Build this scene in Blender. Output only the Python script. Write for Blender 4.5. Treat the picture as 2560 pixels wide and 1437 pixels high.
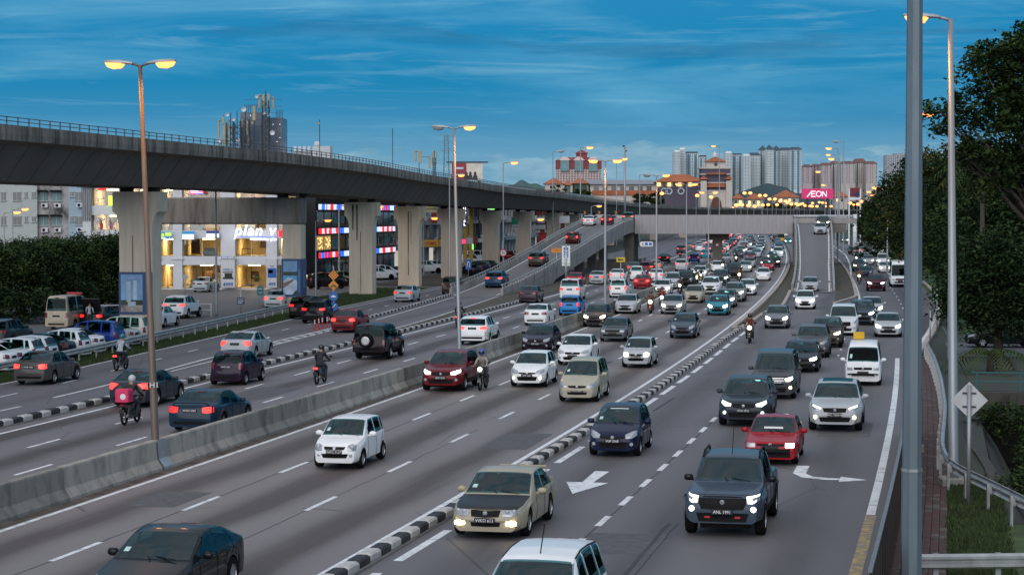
import bpy, math, random
import numpy as np
from mathutils import Vector, Matrix
from mathutils.bvhtree import BVHTree

for _o in list(bpy.data.objects):
 bpy.data.objects.remove(_o)
S = bpy.context.scene
COL = S.collection
R = math.radians
random.seed(7)

# ------------------------------------------------------------------ camera
FPX, CAM_H, Y_HOR = 5200.0, 7.7, 535.0          # focal length in photo pixels, height, horizon row
PITCH = math.atan((718.5 - Y_HOR) / FPX)
cam = bpy.data.cameras.new('camera')
cam.sensor_width = 36.0
cam.lens = 36.0 * FPX / 2560.0
cam.clip_start, cam.clip_end = 1.0, 12000.0
cam_o = bpy.data.objects.new('camera', cam)
COL.objects.link(cam_o)
cam_o.location = (0, 0, CAM_H)
cam_o.rotation_euler = (math.pi / 2 - PITCH, 0, 0)
S.camera = cam_o

# ------------------------------------------------------------------ sky
SUN_EL, SUN_AZ = R(24), R(196)
wd = bpy.data.worlds.new('World')
S.world = wd
wd.use_nodes = True
_n, _l = wd.node_tree.nodes, wd.node_tree.links
_n.clear()
def wn(t, **k):
 n = _n.new(t)
 for a, b in k.items():
  setattr(n, a, b)
 return n
def wmath(op, a, b=None, clamp=False):
 n = wn('ShaderNodeMath', operation=op, use_clamp=clamp)
 for i, v in enumerate((a, b)):
  if v is None:
   continue
  if isinstance(v, (int, float)):
   n.inputs[i].default_value = v
  else:
   _l.new(v, n.inputs[i])
 return n.outputs[0]
def wramp(fac, stops):
 n = wn('ShaderNodeValToRGB')
 e = n.color_ramp.elements
 while len(e) < len(stops):
  e.new(0.5)
 for i, (p, c) in enumerate(stops):
  e[i].position = p
  e[i].color = (c, c, c, 1) if isinstance(c, (int, float)) else (*c, 1)
 _l.new(fac, n.inputs[0])
 return n.outputs[0]
def wmix(fac, a, b):
 n = wn('ShaderNodeMix', data_type='RGBA')
 for i, v in ((0, fac), (6, a), (7, b)):
  if isinstance(v, (int, float)):
   n.inputs[i].default_value = v
  elif isinstance(v, tuple):
   n.inputs[i].default_value = (*v, 1)
  else:
   _l.new(v, n.inputs[i])
 return n.outputs[2]
def wnoise(vec, scale, detail=4, rough=0.55, dist=0.0):
 n = wn('ShaderNodeTexNoise')
 n.inputs['Scale'].default_value = scale
 n.inputs['Detail'].default_value = detail
 n.inputs['Roughness'].default_value = rough
 n.inputs['Distortion'].default_value = dist
 _l.new(vec, n.inputs['Vector'])
 return n.outputs[0]
tc = wn('ShaderNodeTexCoord')
sep = wn('ShaderNodeSeparateXYZ')
_l.new(tc.outputs['Generated'], sep.inputs[0])
def wvec(sx, sy, sz, off=(0, 0, 0)):
 c = wn('ShaderNodeCombineXYZ')
 for i, (k, o) in enumerate(zip((sx, sy, sz), off)):
  _l.new(wmath('ADD', wmath('MULTIPLY', sep.outputs[i], k), o), c.inputs[i])
 return c.outputs[0]
el = wmath('MAXIMUM', sep.outputs[2], 0.0)
sky = wramp(el, [(0.0, (.15, .29, .385)), (.028, (.095, .24, .36)), (.045, (.034, .185, .335)),
                 (.062, (.010, .165, .325)), (.09, (.012, .170, .345)), (.16, (.03, .19, .36)), (.32, (.17, .27, .39)),
                 (.6, (.42, .43, .48)), (1.0, (.54, .53, .56))])
# high streaks: thin, level, stretched sideways
st = wnoise(wvec(2.2, 2.2, 17, (1.3, .4, .2)), 2.3, 8, .58, .45)
st_m = wramp(st, [(.45, 0.0), (.57, .42), (.66, .85), (.76, 1.0)])
hi_w = wramp(el, [(.030, 0.0), (.055, .75), (.10, 1.0), (1.0, 1.0)])
sky = wmix(wmath('MULTIPLY', wmath('MULTIPLY', st_m, hi_w), .85), sky, (.105, .31, .46))
wf = wnoise(wvec(5.5, 5.5, 85, (4.1, 2.2, 5.0)), 2.0, 7, .60, .7)
wf_m = wramp(wf, [(.56, 0.0), (.72, 1.0), (1.0, 1.0)])
sky = wmix(wmath('MULTIPLY', wmath('MULTIPLY', wf_m, wramp(el, [(.02, 0.0), (.045, 1.0), (1.0, 1.0)])), .28), sky, (.22, .39, .49))
# darker bellies high up
dk = wnoise(wvec(2.4, 2.4, 19, (9.3, 7.7, 1.7)), 2.0, 8, .62, .6)
dk_m = wramp(dk, [(.54, 0.0), (.64, .8), (.8, 1.0)])
sky = wmix(wmath('MULTIPLY', wmath('MULTIPLY', dk_m, wramp(el, [(.055, 0.0), (.09, 1.0), (.4, .3)])), .62), sky, (.022, .095, .19))
# low cumulus bank over the skyline: lumpy tops, soft base
cu = wnoise(wvec(9, 9, 40, (2.1, .8, 3.4)), 1.7, 9, .62, .35)
band = wramp(el, [(.0, .36), (.010, .50), (.022, .56), (.031, .46), (.037, .26), (.048, 0.0)])
cu_m = wramp(wmath('ADD', cu, wmath('SUBTRACT', band, .45)), [(.50, 0.0), (.56, .78), (.74, 1.0)])
shade = wnoise(wvec(20, 20, 90, (.3, 5.8, 2.4)), 2.2, 5, .6)
cu_c = wmix(wramp(shade, [(.36, 0.0), (.64, 1.0)]), (.12, .25, .34), (.23, .36, .43))
sky = wmix(wmath('MULTIPLY', cu_m, .74), sky, cu_c)
bg = wn('ShaderNodeBackground')
bg.inputs[1].default_value = 1.0
_l.new(sky, bg.inputs[0])
wo = wn('ShaderNodeOutputWorld')
_l.new(bg.outputs[0], wo.inputs[0])

# ------------------------------------------------------------------ sun behind the evening cloud: very soft
sl = bpy.data.lights.new('sun', 'SUN')
sl.energy, sl.angle, sl.color = 1.45, R(60), (1.0, .92, .88)
so = bpy.data.objects.new('sun', sl)
COL.objects.link(so)
_sd = Vector((math.sin(SUN_AZ) * math.cos(SUN_EL), math.cos(SUN_AZ) * math.cos(SUN_EL), math.sin(SUN_EL)))
so.rotation_euler = (-_sd).to_track_quat('-Z', 'Y').to_euler()

vs = S.view_settings
vs.view_transform, vs.look, vs.exposure, vs.gamma = 'Standard', 'None', 0.52, 1.0
S.display_settings.display_device = 'sRGB'
cy = S.cycles
cy.use_denoising = True
cy.max_bounces, cy.diffuse_bounces, cy.glossy_bounces, cy.transmission_bounces, cy.transparent_max_bounces = 4, 3, 2, 2, 8
cy.sample_clamp_indirect = 4.0
cy.caustics_reflective = cy.caustics_refractive = False

# ------------------------------------------------------------------ road frame: s along the road, l to its left
_yy = np.arange(-120, 6000, .5)
_xx = 11.73056 + .1113806 * _yy - 25.83801 * np.exp(-_yy / 200.0)
_ss = np.concatenate([[0], np.cumsum(np.hypot(np.diff(_xx), np.diff(_yy)))])
_ss -= np.interp(44.2, _yy, _ss)
_tx, _ty = np.gradient(_xx, _ss), np.gradient(_yy, _ss)
def tang(s):
 a, b = float(np.interp(s, _ss, _tx)), float(np.interp(s, _ss, _ty))
 k = math.hypot(a, b)
 return a / k, b / k
def P(s, l=0.0, z=0.0):
 x, y = float(np.interp(s, _ss, _xx)), float(np.interp(s, _ss, _yy))
 a, b = tang(s)
 return Vector((x - b * l, y + a * l, z))
def heading(s):
 a, b = tang(s)
 return math.atan2(b, a)
def SL(x, y):
 i = int(((_xx - x) ** 2 + (_yy - y) ** 2).argmin())
 ds = (x - _xx[i]) * _tx[i] + (y - _yy[i]) * _ty[i]
 return float(_ss[i] + ds), float(-(x - _xx[i]) * _ty[i] + (y - _yy[i]) * _tx[i])
def G(px, py, h=0.0):
 """where the sight line through a photo pixel meets the level h"""
 dx, dz = (px - 1280) / FPX, (718.5 - py) / FPX
 y = math.cos(PITCH) + dz * math.sin(PITCH)
 z = -math.sin(PITCH) + dz * math.cos(PITCH)
 t = (h - CAM_H) / z
 return Vector((dx * t, y * t, h))
def X(px, y):
 return (px - 1280) / FPX * y
def Z(py, y):
 return CAM_H - (py - Y_HOR) / FPX * y

# ------------------------------------------------------------------ materials
MATS = {}
def mat(name, col=(.5, .5, .5), rough=.6, metal=0.0, emit=None, es=1.0, var=.12, scale=3.0, bump=0.0,
  spec=.5, coat=0.0, coord='Object', stretch=(1, 1, 1), dirt=None, dirt_scale=1.0, dirt_lo=.5, dirt_hi=.72, tint=(1, 1, 1), back=None):
 if name in MATS:
  return MATS[name]
 m = bpy.data.materials.new(name)
 MATS[name] = m
 m.use_nodes = True
 n, l = m.node_tree.nodes, m.node_tree.links
 b = n['Principled BSDF']
 b.inputs['Roughness'].default_value = rough
 b.inputs['Metallic'].default_value = metal
 b.inputs['Specular IOR Level'].default_value = spec
 b.inputs['Coat Weight'].default_value = coat
 b.inputs['Coat Roughness'].default_value = .06
 b.inputs['Specular Tint'].default_value = (*tint, 1)
 tcn = n.new('ShaderNodeTexCoord')
 mp = n.new('ShaderNodeMapping')
 mp.inputs['Scale'].default_value = stretch
 l.new(tcn.outputs[coord], mp.inputs[0])
 nz = n.new('ShaderNodeTexNoise')
 nz.inputs['Scale'].default_value = scale
 nz.inputs['Detail'].default_value = 5
 l.new(mp.outputs[0], nz.inputs['Vector'])
 if col == 'object':
  oi = n.new('ShaderNodeObjectInfo')
  base = oi.outputs['Color']
 else:
  rgb = n.new('ShaderNodeRGB')
  rgb.outputs[0].default_value = (*col, 1)
  base = rgb.outputs[0]
 hv = n.new('ShaderNodeHueSaturation')
 l.new(base, hv.inputs['Color'])
 mr = n.new('ShaderNodeMapRange')
 mr.inputs['From Min'].default_value, mr.inputs['From Max'].default_value = .3, .7
 mr.inputs['To Min'].default_value, mr.inputs['To Max'].default_value = 1 - var, 1 + var
 l.new(nz.outputs[0], mr.inputs[0])
 l.new(mr.outputs[0], hv.inputs['Value'])
 out = hv.outputs[0]
 if dirt:
  n2 = n.new('ShaderNodeTexNoise')
  n2.inputs['Scale'].default_value = dirt_scale
  n2.inputs['Detail'].default_value = 6
  n2.inputs['Roughness'].default_value = .65
  l.new(mp.outputs[0], n2.inputs['Vector'])
  cr = n.new('ShaderNodeValToRGB')
  cr.color_ramp.elements[0].position, cr.color_ramp.elements[1].position = dirt_lo, dirt_hi
  l.new(n2.outputs[0], cr.inputs[0])
  mx = n.new('ShaderNodeMix')
  mx.data_type = 'RGBA'
  l.new(cr.outputs[0], mx.inputs[0])
  l.new(out, mx.inputs[6])
  mx.inputs[7].default_value = (*dirt, 1)
  out = mx.outputs[2]
 if back:
  gm, mx = n.new('ShaderNodeNewGeometry'), n.new('ShaderNodeMix')
  mx.data_type = 'RGBA'
  l.new(gm.outputs['Backfacing'], mx.inputs[0])
  l.new(out, mx.inputs[6])
  mx.inputs[7].default_value = (*back, 1)
  out = mx.outputs[2]
 l.new(out, b.inputs['Base Color'])
 if emit:
  m.cycles.emission_sampling = 'AUTO' if es >= 4.5 else 'NONE'
  b.inputs['Emission Color'].default_value = (*emit, 1)
  b.inputs['Emission Strength'].default_value = es
 if bump:
  bp = n.new('ShaderNodeBump')
  bp.inputs['Strength'].default_value = bump
  bp.inputs['Distance'].default_value = .02
  l.new(nz.outputs[0], bp.inputs['Height'])
  l.new(bp.outputs[0], b.inputs['Normal'])
 return m

# ------------------------------------------------------------------ mesh builder
class MB:
 def __init__(s):
  s.v, s.f, s.m, s.uv = [], [], [], None
 def add(s, verts, faces, mi=0):
  o = len(s.v)
  s.v += [tuple(p) for p in verts]
  s.f += [tuple(i + o for i in f) for f in faces]
  s.m += [mi] * len(faces)
  return s
 def box(s, c, d, rz=0.0, mi=0, taper=1.0, rx=0.0, ry=0.0):
  x, y, z = d[0] / 2, d[1] / 2, d[2] / 2
  t = taper
  pts = [(-x, -y, -z), (x, -y, -z), (x, y, -z), (-x, y, -z), (-x * t, -y * t, z), (x * t, -y * t, z), (x * t, y * t, z), (-x * t, y * t, z)]
  M = Matrix.Rotation(rz, 3, 'Z') @ Matrix.Rotation(ry, 3, 'Y') @ Matrix.Rotation(rx, 3, 'X')
  c = Vector(c)
  return s.add([M @ Vector(p) + c for p in pts],
                     [(0, 3, 2, 1), (4, 5, 6, 7), (0, 1, 5, 4), (1, 2, 6, 5), (2, 3, 7, 6), (3, 0, 4, 7)], mi)
 def cbox(s, c, d, b=.02, mi=0):
  """box with chamfered edges"""
  x, y, z = (k / 2 for k in d)
  b = min(b, x * .9, y * .9, z * .9)
  pts, fs = [], []
  ring = lambda xx, yy, zz: [(-xx + b, -yy, zz), (xx - b, -yy, zz), (xx, -yy + b, zz), (xx, yy - b, zz), (xx - b, yy, zz), (-xx + b, yy, zz), (-xx, yy - b, zz), (-xx, -yy + b, zz)]
  for xx, yy, zz in ((x - b, y - b, -z), (x, y, -z + b), (x, y, z - b), (x - b, y - b, z)):
   pts += ring(xx, yy, zz)
  for k in range(3):
   for i in range(8):
    j = (i + 1) % 8
    fs.append((k * 8 + i, k * 8 + j, k * 8 + 8 + j, k * 8 + 8 + i))
  fs += [tuple(range(7, -1, -1)), tuple(range(24, 32))]
  c = Vector(c)
  return s.add([Vector(p) + c for p in pts], fs, mi)
 def tube(s, pts, rad, n=8, mi=0, cap=True):
  pts = [Vector(p) for p in pts]
  rs = rad if isinstance(rad, (list, tuple)) else [rad] * len(pts)
  o = len(s.v)
  for i, p in enumerate(pts):
   d = (pts[min(i + 1, len(pts) - 1)] - pts[max(i - 1, 0)]).normalized()
   u = d.cross(Vector((0, 0, 1)))
   if u.length < 1e-3:
    u = Vector((1, 0, 0))
   u.normalize()
   w = d.cross(u)
   for k in range(n):
    a = 2 * math.pi * (k + .5) / n
    s.v.append(tuple(p + (u * math.cos(a) + w * math.sin(a)) * rs[i]))
  for i in range(len(pts) - 1):
   for k in range(n):
    a, b2 = o + i * n + k, o + i * n + (k + 1) % n
    s.f.append((a, b2, b2 + n, a + n))
    s.m.append(mi)
  if cap:
   s.f.append(tuple(o + k for k in range(n))[::-1])
   s.f.append(tuple(o + (len(pts) - 1) * n + k for k in range(n)))
   s.m += [mi, mi]
  return s
 def lathe(s, prof, n=16, c=(0, 0, 0), axis='Z', mi=0):
  o = len(s.v)
  for r, h in prof:
   for k in range(n):
    a = 2 * math.pi * k / n
    p = (r * math.cos(a), r * math.sin(a), h)
    if axis == 'Y':
     p = (p[0], p[2], p[1])
    if axis == 'X':
     p = (p[2], p[0], p[1])
    s.v.append((p[0] + c[0], p[1] + c[1], p[2] + c[2]))
  for i in range(len(prof) - 1):
   for k in range(n):
    a, b2 = o + i * n + k, o + i * n + (k + 1) % n
    s.f.append((a, b2, b2 + n, a + n))
    s.m.append(mi)
  return s
 def prism(s, poly, z0, z1, mi=0):
  n = len(poly)
  return s.add([(x, y, z0) for x, y in poly] + [(x, y, z1) for x, y in poly],
                     [tuple(range(n - 1, -1, -1)), tuple(range(n, 2 * n))] + [(i, (i + 1) % n, (i + 1) % n + n, i + n) for i in range(n)], mi)
 def extrude_xz(s, poly, y0, y1, mi=0):
  n = len(poly)
  return s.add([(x, y0, z) for x, z in poly] + [(x, y1, z) for x, z in poly],
                     [tuple(range(n)), tuple(range(2 * n - 1, n - 1, -1))] + [(i, i + n, (i + 1) % n + n, (i + 1) % n) for i in range(n)], mi)
 def mesh(s, name, mats, smooth=False):
  me = bpy.data.meshes.new(name)
  me.from_pydata(s.v, [], s.f)
  for m in (mats if isinstance(mats, (list, tuple)) else [mats]):
   me.materials.append(m)
  if any(s.m):
   me.polygons.foreach_set('material_index', s.m)
  if smooth:
   me.polygons.foreach_set('use_smooth', [True] * len(me.polygons))
  if s.uv:
   ul = me.uv_layers.new(name='UVMap')
   li = np.zeros(len(me.loops), dtype=np.int32)
   me.loops.foreach_get('vertex_index', li)
   ul.data.foreach_set('uv', np.array(s.uv, dtype=np.float32)[li].ravel())
  me.update()
  return me
 def build(s, name, mats, parent=None, smooth=False, loc=(0, 0, 0), rz=0.0):
  return put(name, s.mesh(name, mats, smooth), parent, loc, rz)
def put(name, me, parent=None, loc=(0, 0, 0), rz=0.0):
 o = bpy.data.objects.new(name, me)
 COL.objects.link(o)
 o.location = loc
 if rz:
  o.rotation_euler = (0, 0, rz)
 if parent:
  o.parent = parent
 return o
def empty(name, loc=(0, 0, 0), rz=0.0, label=None, cat=None, group=None):
 o = put(name, None, None, loc, rz)
 o.empty_display_size = .2
 return tag(o, label, cat, group)
def tag(o, label=None, cat=None, group=None, kind=None):
 for k, v in (('label', label), ('category', cat), ('group', group), ('kind', kind)):
  if v:
   o[k] = v
 return o
def autosmooth(me, deg=35):
 me.polygons.foreach_set('use_smooth', [True] * len(me.polygons))
 try:
  me.set_sharp_from_angle(angle=R(deg))
 except Exception:
  pass
 return me
_txt = {}
def text_mesh(body, size, material, depth=.004, align='CENTER', shear=0.0, space=1.0, offset=0.0, width=None):
 """flat lettering in the local X-Z plane, facing -Y"""
 key = (body, size, material.name, depth, align, shear, space, offset, width)
 if key in _txt:
  return _txt[key]
 c = bpy.data.curves.new('lettering', 'FONT')
 c.body, c.size, c.extrude, c.align_x, c.align_y = body, size, depth, align, 'CENTER'
 c.shear, c.space_character, c.offset = shear, space, offset
 c.resolution_u = 2
 t = bpy.data.objects.new('lettering', c)
 COL.objects.link(t)
 me = bpy.data.meshes.new_from_object(t)
 bpy.data.objects.remove(t)
 bpy.data.curves.remove(c)
 if width:
  xs_ = [v.co.x for v in me.vertices]
  k_ = width / (max(xs_) - min(xs_))
  me.transform(Matrix.Diagonal((k_, k_, 1, 1)))
 me.transform(Matrix.Rotation(math.pi / 2, 4, 'X'))
 me.materials.clear()
 me.materials.append(material)
 me.name = 'lettering'
 _txt[key] = me
 return me

M_ASPH_C = dict()
def asphalt(name, base, warm, lane0, lanew, dark=.55):
 """road surface in road coordinates (UV = metres across, metres along): worn wheel tracks, oil bands, patches"""
 m = bpy.data.materials.new(name)
 m.use_nodes = True
 n, l = m.node_tree.nodes, m.node_tree.links
 b = n['Principled BSDF']
 uv = n.new('ShaderNodeUVMap')
 def noise(sc, st, det=5, ro=.6):
  mp = n.new('ShaderNodeMapping')
  mp.inputs['Scale'].default_value = st
  l.new(uv.outputs[0], mp.inputs[0])
  z = n.new('ShaderNodeTexNoise')
  z.inputs['Scale'].default_value, z.inputs['Detail'].default_value, z.inputs['Roughness'].default_value = sc, det, ro
  l.new(mp.outputs[0], z.inputs['Vector'])
  return z.outputs[0]
 def mth(op, a, c=None, c3=None):
  k = n.new('ShaderNodeMath')
  k.operation = op
  for i, v in enumerate((a, c, c3)):
   if v is None:
    continue
   if isinstance(v, (int, float)):
    k.inputs[i].default_value = v
   else:
    l.new(v, k.inputs[i])
  return k.outputs[0]
 def mixc(f, a, c):
  k = n.new('ShaderNodeMix')
  k.data_type = 'RGBA'
  for i, v in ((0, f), (6, a), (7, c)):
   if isinstance(v, tuple):
    k.inputs[i].default_value = (*v, 1)
   elif isinstance(v, (int, float)):
    k.inputs[i].default_value = v
   else:
    l.new(v, k.inputs[i])
  return k.outputs[2]
 sp = n.new('ShaderNodeSeparateXYZ')
 l.new(uv.outputs[0], sp.inputs[0])
 wob = mth('MULTIPLY', mth('SUBTRACT', noise(.06, (1, 1, 1), 2), .5), 1.6)
 ph = mth('MULTIPLY', mth('ADD', mth('SUBTRACT', sp.outputs[0], lane0), wob), 2 * math.pi / lanew)
 band = mth('POWER', mth('MULTIPLY', mth('ADD', mth('MULTIPLY', mth('COSINE', ph), 1.0), 1.0), .5), 2.2)
 streak = noise(1.0, (1.2, .05, 1), 6, .65)
 band = mth('MULTIPLY', band, mth('MULTIPLY', streak, 1.9))
 fine = noise(30.0, (1, 1, 1), 3, .7)
 blot = noise(.35, (1, .25, 1), 5, .6)
 c = mixc(blot, tuple(k * .82 for k in base), tuple(k * 1.15 for k in base))
 c = mixc(mth('MULTIPLY', noise(.12, (1, .6, 1), 3), .7), c, warm)
 bm = n.new('ShaderNodeClamp')
 l.new(mth('MULTIPLY', band, dark), bm.inputs[0])
 c = mixc(bm.outputs[0], c, (base[0] * .40, base[1] * .34, base[2] * .31))
 hv = n.new('ShaderNodeHueSaturation')
 l.new(c, hv.inputs['Color'])
 l.new(mth('ADD', mth('MULTIPLY', mth('SUBTRACT', fine, .5), .95), 1.0), hv.inputs['Value'])
 # fine cracks
 mp = n.new('ShaderNodeMapping')
 mp.inputs['Scale'].default_value = (1, .35, 1)
 l.new(uv.outputs[0], mp.inputs[0])
 vo = n.new('ShaderNodeTexVoronoi')
 vo.feature = 'DISTANCE_TO_EDGE'
 vo.inputs['Scale'].default_value = .22
 l.new(mp.outputs[0], vo.inputs['Vector'])
 ck = mth('MULTIPLY', mth('LESS_THAN', vo.outputs[0], .004), mth('GREATER_THAN', blot, .54))
 c2 = mixc(mth('MULTIPLY', ck, .55), hv.outputs[0], (.02, .02, .022))
 l.new(c2, b.inputs['Base Color'])
 b.inputs['Roughness'].default_value = .66
 b.inputs['Specular IOR Level'].default_value = .35
 bp = n.new('ShaderNodeBump')
 bp.inputs['Strength'].default_value = .25
 bp.inputs['Distance'].default_value = .01
 l.new(fine, bp.inputs['Height'])
 l.new(bp.outputs[0], b.inputs['Normal'])
 return m
def strip(name, l0, l1, s0, s1, z, material, ds=6.0, parent=None, build=True, mb=None, mi=0, nl=1, ztab=None):
 """a sheet along the road; l0, l1, z may be functions of s; UVs are metres across / along"""
 F = lambda q, s: q(s) if callable(q) else q
 mb = mb or MB()
 if mb.uv is None:
  mb.uv = []
 n = max(1, int(math.ceil((s1 - s0) / ds)))
 o = len(mb.v)
 for i in range(n + 1):
  s = s0 + (s1 - s0) * i / n
  for j in range(nl + 1):
   a = F(l0, s) + (F(l1, s) - F(l0, s)) * j / nl
   mb.v.append(tuple(P(s, a, F(z, s))))
   mb.uv.append((a, s))
 k = nl + 1
 for i in range(n):
  for j in range(nl):
   q = o + i * k + j
   mb.f.append((q, q + k, q + k + 1, q + 1) if F(l0, s0) > F(l1, s0) else (q, q + 1, q + k + 1, q + k))
   mb.m.append(mi)
 if build:
  return mb.build(name, material, parent)
 return mb
def sweep(prof, s0, s1, ds=4.0, zf=None, mb=None, mi=0, cap=True, lf=None):
 """closed cross-section (l, z) swept along the road"""
 mb = mb or MB()
 n = max(1, int(math.ceil((s1 - s0) / ds)))
 o, k = len(mb.v), len(prof)
 for i in range(n + 1):
  s = s0 + (s1 - s0) * i / n
  dz, dl = (zf(s) if zf else 0.0), (lf(s) if lf else 0.0)
  for a, z in prof:
   mb.v.append(tuple(P(s, a + dl, z + dz)))
 for i in range(n):
  for j in range(k):
   a, b = o + i * k + j, o + i * k + (j + 1) % k
   mb.f.append((a, b, b + k, a + k))
   mb.m.append(mi)
 if cap:
  mb.f += [tuple(o + j for j in range(k))[::-1], tuple(o + n * k + j for j in range(k))]
  mb.m += [mi, mi]
 return mb
def pl(tab):
 xs, ys = [a for a, b in tab], [b for a, b in tab]
 return lambda s: float(np.interp(s, xs, ys))
# ================================================================== ground, roads, markings
m_asA = asphalt('asphalt_main', (.198, .184, .186), (.212, .178, .170), 1.62, 3.2, 1.25)
m_asB = asphalt('asphalt_outbound', (.168, .160, .168), (.158, .136, .142), 12.4, 3.1, 1.2)
m_asC = asphalt('asphalt_side', (.135, .130, .140), (.148, .136, .142), -2.8, 3.4, .6)
m_asF = asphalt('asphalt_service', (.132, .128, .142), (.144, .132, .142), 24.2, 3.2, .35)
m_asP = asphalt('asphalt_lot', (.115, .117, .125), (.13, .125, .13), 0, 5.0, .15)
m_white = mat('road_paint_white', (.74, .75, .76), .55, var=.16, scale=4, coord='UV', dirt=(.24, .23, .24), dirt_scale=2.2, dirt_lo=.52, dirt_hi=.74)
m_yellow = mat('road_paint_yellow', (.55, .36, .07), .6, var=.2, scale=5, dirt=(.20, .18, .16), dirt_scale=4, dirt_lo=.38, dirt_hi=.56)
m_grass = mat('grass', (.045, .075, .018), .9, var=.45, scale=1.5, bump=.6, dirt=(.07, .06, .03), dirt_scale=.6, dirt_lo=.52, dirt_hi=.75)
m_earth = mat('bare_earth', (.075, .062, .048), .95, var=.35, scale=1.2, bump=.5, dirt=(.04, .05, .02), dirt_scale=.5)
m_conc = mat('concrete', (.30, .285, .265), .85, var=.15, scale=1.1, bump=.2, dirt=(.13, .115, .10), dirt_scale=.55, dirt_lo=.52, dirt_hi=.80)
m_far = mat('far_ground', (.035, .042, .028), .95, var=.3, scale=.02)

STUFF_Z = .0
HOLE = (10.5, 50.0, -22.5, -14.4)     # s0, s1, l0, l1 of the drain
def ground_quad(mb, s0, s1, l0, l1):
 strip('', l0, l1, s0, s1, 0.0, None, ds=25 if s1 < 700 else 400, build=False, mb=mb)
gmb = MB()
ground_quad(gmb, -90, 600, HOLE[3], 900)
ground_quad(gmb, -90, 600, -900, HOLE[2])
ground_quad(gmb, -90, HOLE[0], HOLE[2], HOLE[3])
ground_quad(gmb, HOLE[1], 600, HOLE[2], HOLE[3])
ground_quad(gmb, 600, 5600, -1500, 1800)
gmb.build('ground', m_far, None)['kind'] = 'structure'

c_right = pl([(-40, -11.75), (60, -11.75), (68, -11.9), (97, -13.6), (141, -15.8), (200, -16.2), (1200, -16.2)])
f_left = pl([(-40, 28.2), (44, 28.7), (55, 29.2), (63, 29.8), (76, 30.6), (107, 32.6), (119, 32.8), (160, 34.0), (1200, 35.5)])
l_kerb = 20.15
gore_l = pl([(70, 20.75), (110, 22.2), (150, 24.3), (160, 24.4)])        # left rim of the earth wedge beside the up ramp
k2_l = pl([(96, 26.1), (103.6, 26.6), (153, 29.4), (400, 29.6)])         # kerb between up ramp and service road
rA = strip('inbound_road', 10.75, -.45, -60, 1500, .004, m_asA, 8)
rB = strip('outbound_road', 20.15, 10.2, -60, 1500, .008, m_asB, 8)
rC = strip('side_road', -.75, c_right, -60, 1200, .012, m_asC, 8)
rF = strip('service_road', f_left, 20.4, -60, 1000, .016, m_asF, 8)
for o in (rA, rB, rC, rF):
 o['kind'] = 'structure'
lot = strip('car_park', 62, f_left, 20, 330, .010, m_asP, 8)
lot['kind'] = 'structure'

def dashes(l, s0, s1, phase, pitch, ln, w, z, mb):
 k = math.ceil((s0 - phase) / pitch)
 while phase + k * pitch < s1:
  a = phase + k * pitch
  lf = l if callable(l) else (lambda s, l=l: l)
  strip('', lambda s: lf(s) + w / 2, lambda s: lf(s) - w / 2, a, a + ln, z, None, ds=3, build=False, mb=mb)
  k += 1
def line(l, s0, s1, w, z, mb):
 lf = l if callable(l) else (lambda s, l=l: l)
 strip('', lambda s: lf(s) + w / 2, lambda s: lf(s) - w / 2, s0, s1, z, None, ds=6, build=False, mb=mb)
a1 = pl([(0, 6.4), (55, 6.42), (120, 7.05), (200, 7.1), (1000, 7.1)])
a2 = pl([(0, 3.25), (60, 3.4), (120, 3.6), (1000, 3.6)])
mk = MB(); dashes(a1, -40, 700, .4, 8.1, 2.75, .15, .010, mk); dashes(a2, -40, 700, .9, 8.25, 2.75, .15, .010, mk)
mk.build('lane_dashes', m_white, rA)
mk = MB(); line(0.02, -40, 230, .17, .010, mk); line(9.45, -40, 260, .17, .010, mk); line(0.02, 230, 900, .2, .010, mk); line(9.6, 260, 900, .2, .010, mk)
mk.build('edge_lines', m_white, rA)
b1 = pl([(0, 13.7), (20, 13.95), (45, 14.2), (80, 14.2), (1000, 14.2)])
b2 = pl([(0, 16.2), (21, 16.6), (45, 17.0), (60, 17.2), (1000, 17.2)])
mk = MB(); dashes(b1, -40, 700, 14.4, 8.05, 2.75, .14, .014, mk); dashes(b2, -40, 700, 21.2, 7.9, 2.75, .14, .014, mk)
mk.build('lane_dashes', m_white, rB)
mk = MB(); line(pl([(-40, 18.9), (25, 19.4), (48, 19.75), (1000, 19.8)]), -40, 900, .17, .014, mk); line(11.3, -40, 900, .15, .014, mk)
mk.build('edge_lines', m_white, rB)
mk = MB(); dashes(-4.6, -40, 62, 8.0, 3.75, 1.75, .17, .018, mk); dashes(-8.0, 68, 130, 1.0, 5.0, 1.2, .1, .018, mk); dashes(-12.2, 110, 400, 1.0, 8.0, 2.0, .12, .018, mk)
mk.build('lane_dashes', m_white, rC)
mk = MB()
dashes(pl([(-40, -1.0), (0, -1.12), (30, -1.3), (60, -1.42), (82, -1.38), (100, -1.55)]), -30, 100, 2.0, 6.2, 4.6, .22, .018, mk)
line(pl([(-40, -11.1), (0, -11.12), (70, -11.15), (75, -11.1)]), 11.3, 70, .23, .018, mk)
line(pl([(0, -8.72), (150, -8.75), (219, -8.6), (354, -11.0), (700, -14)]), 140, 600, .2, .018, mk)
line(lambda s: c_right(s) + .25, 78, 420, .25, .018, mk)
mk.build('edge_lines', m_white, rC)
mk = MB(); line(-11.14, -40, 11.2, .28, .018, mk)
mk.build('yellow_line', m_yellow, rC)
mk = MB()
def arrow(mb, s, l, pts, z=.018):
 """flat arrow drawn in local metres (ahead, left) for traffic driving towards smaller s"""
 if mb.uv is None:
  mb.uv = []
 o = len(mb.v)
 for a, b in pts:
  mb.v.append(tuple(P(s - a, l - b, z)))
  mb.uv.append((l - b, s - a))
 mb.f.append(tuple(range(o, o + len(pts))))
 mb.m.append(0)
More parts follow.
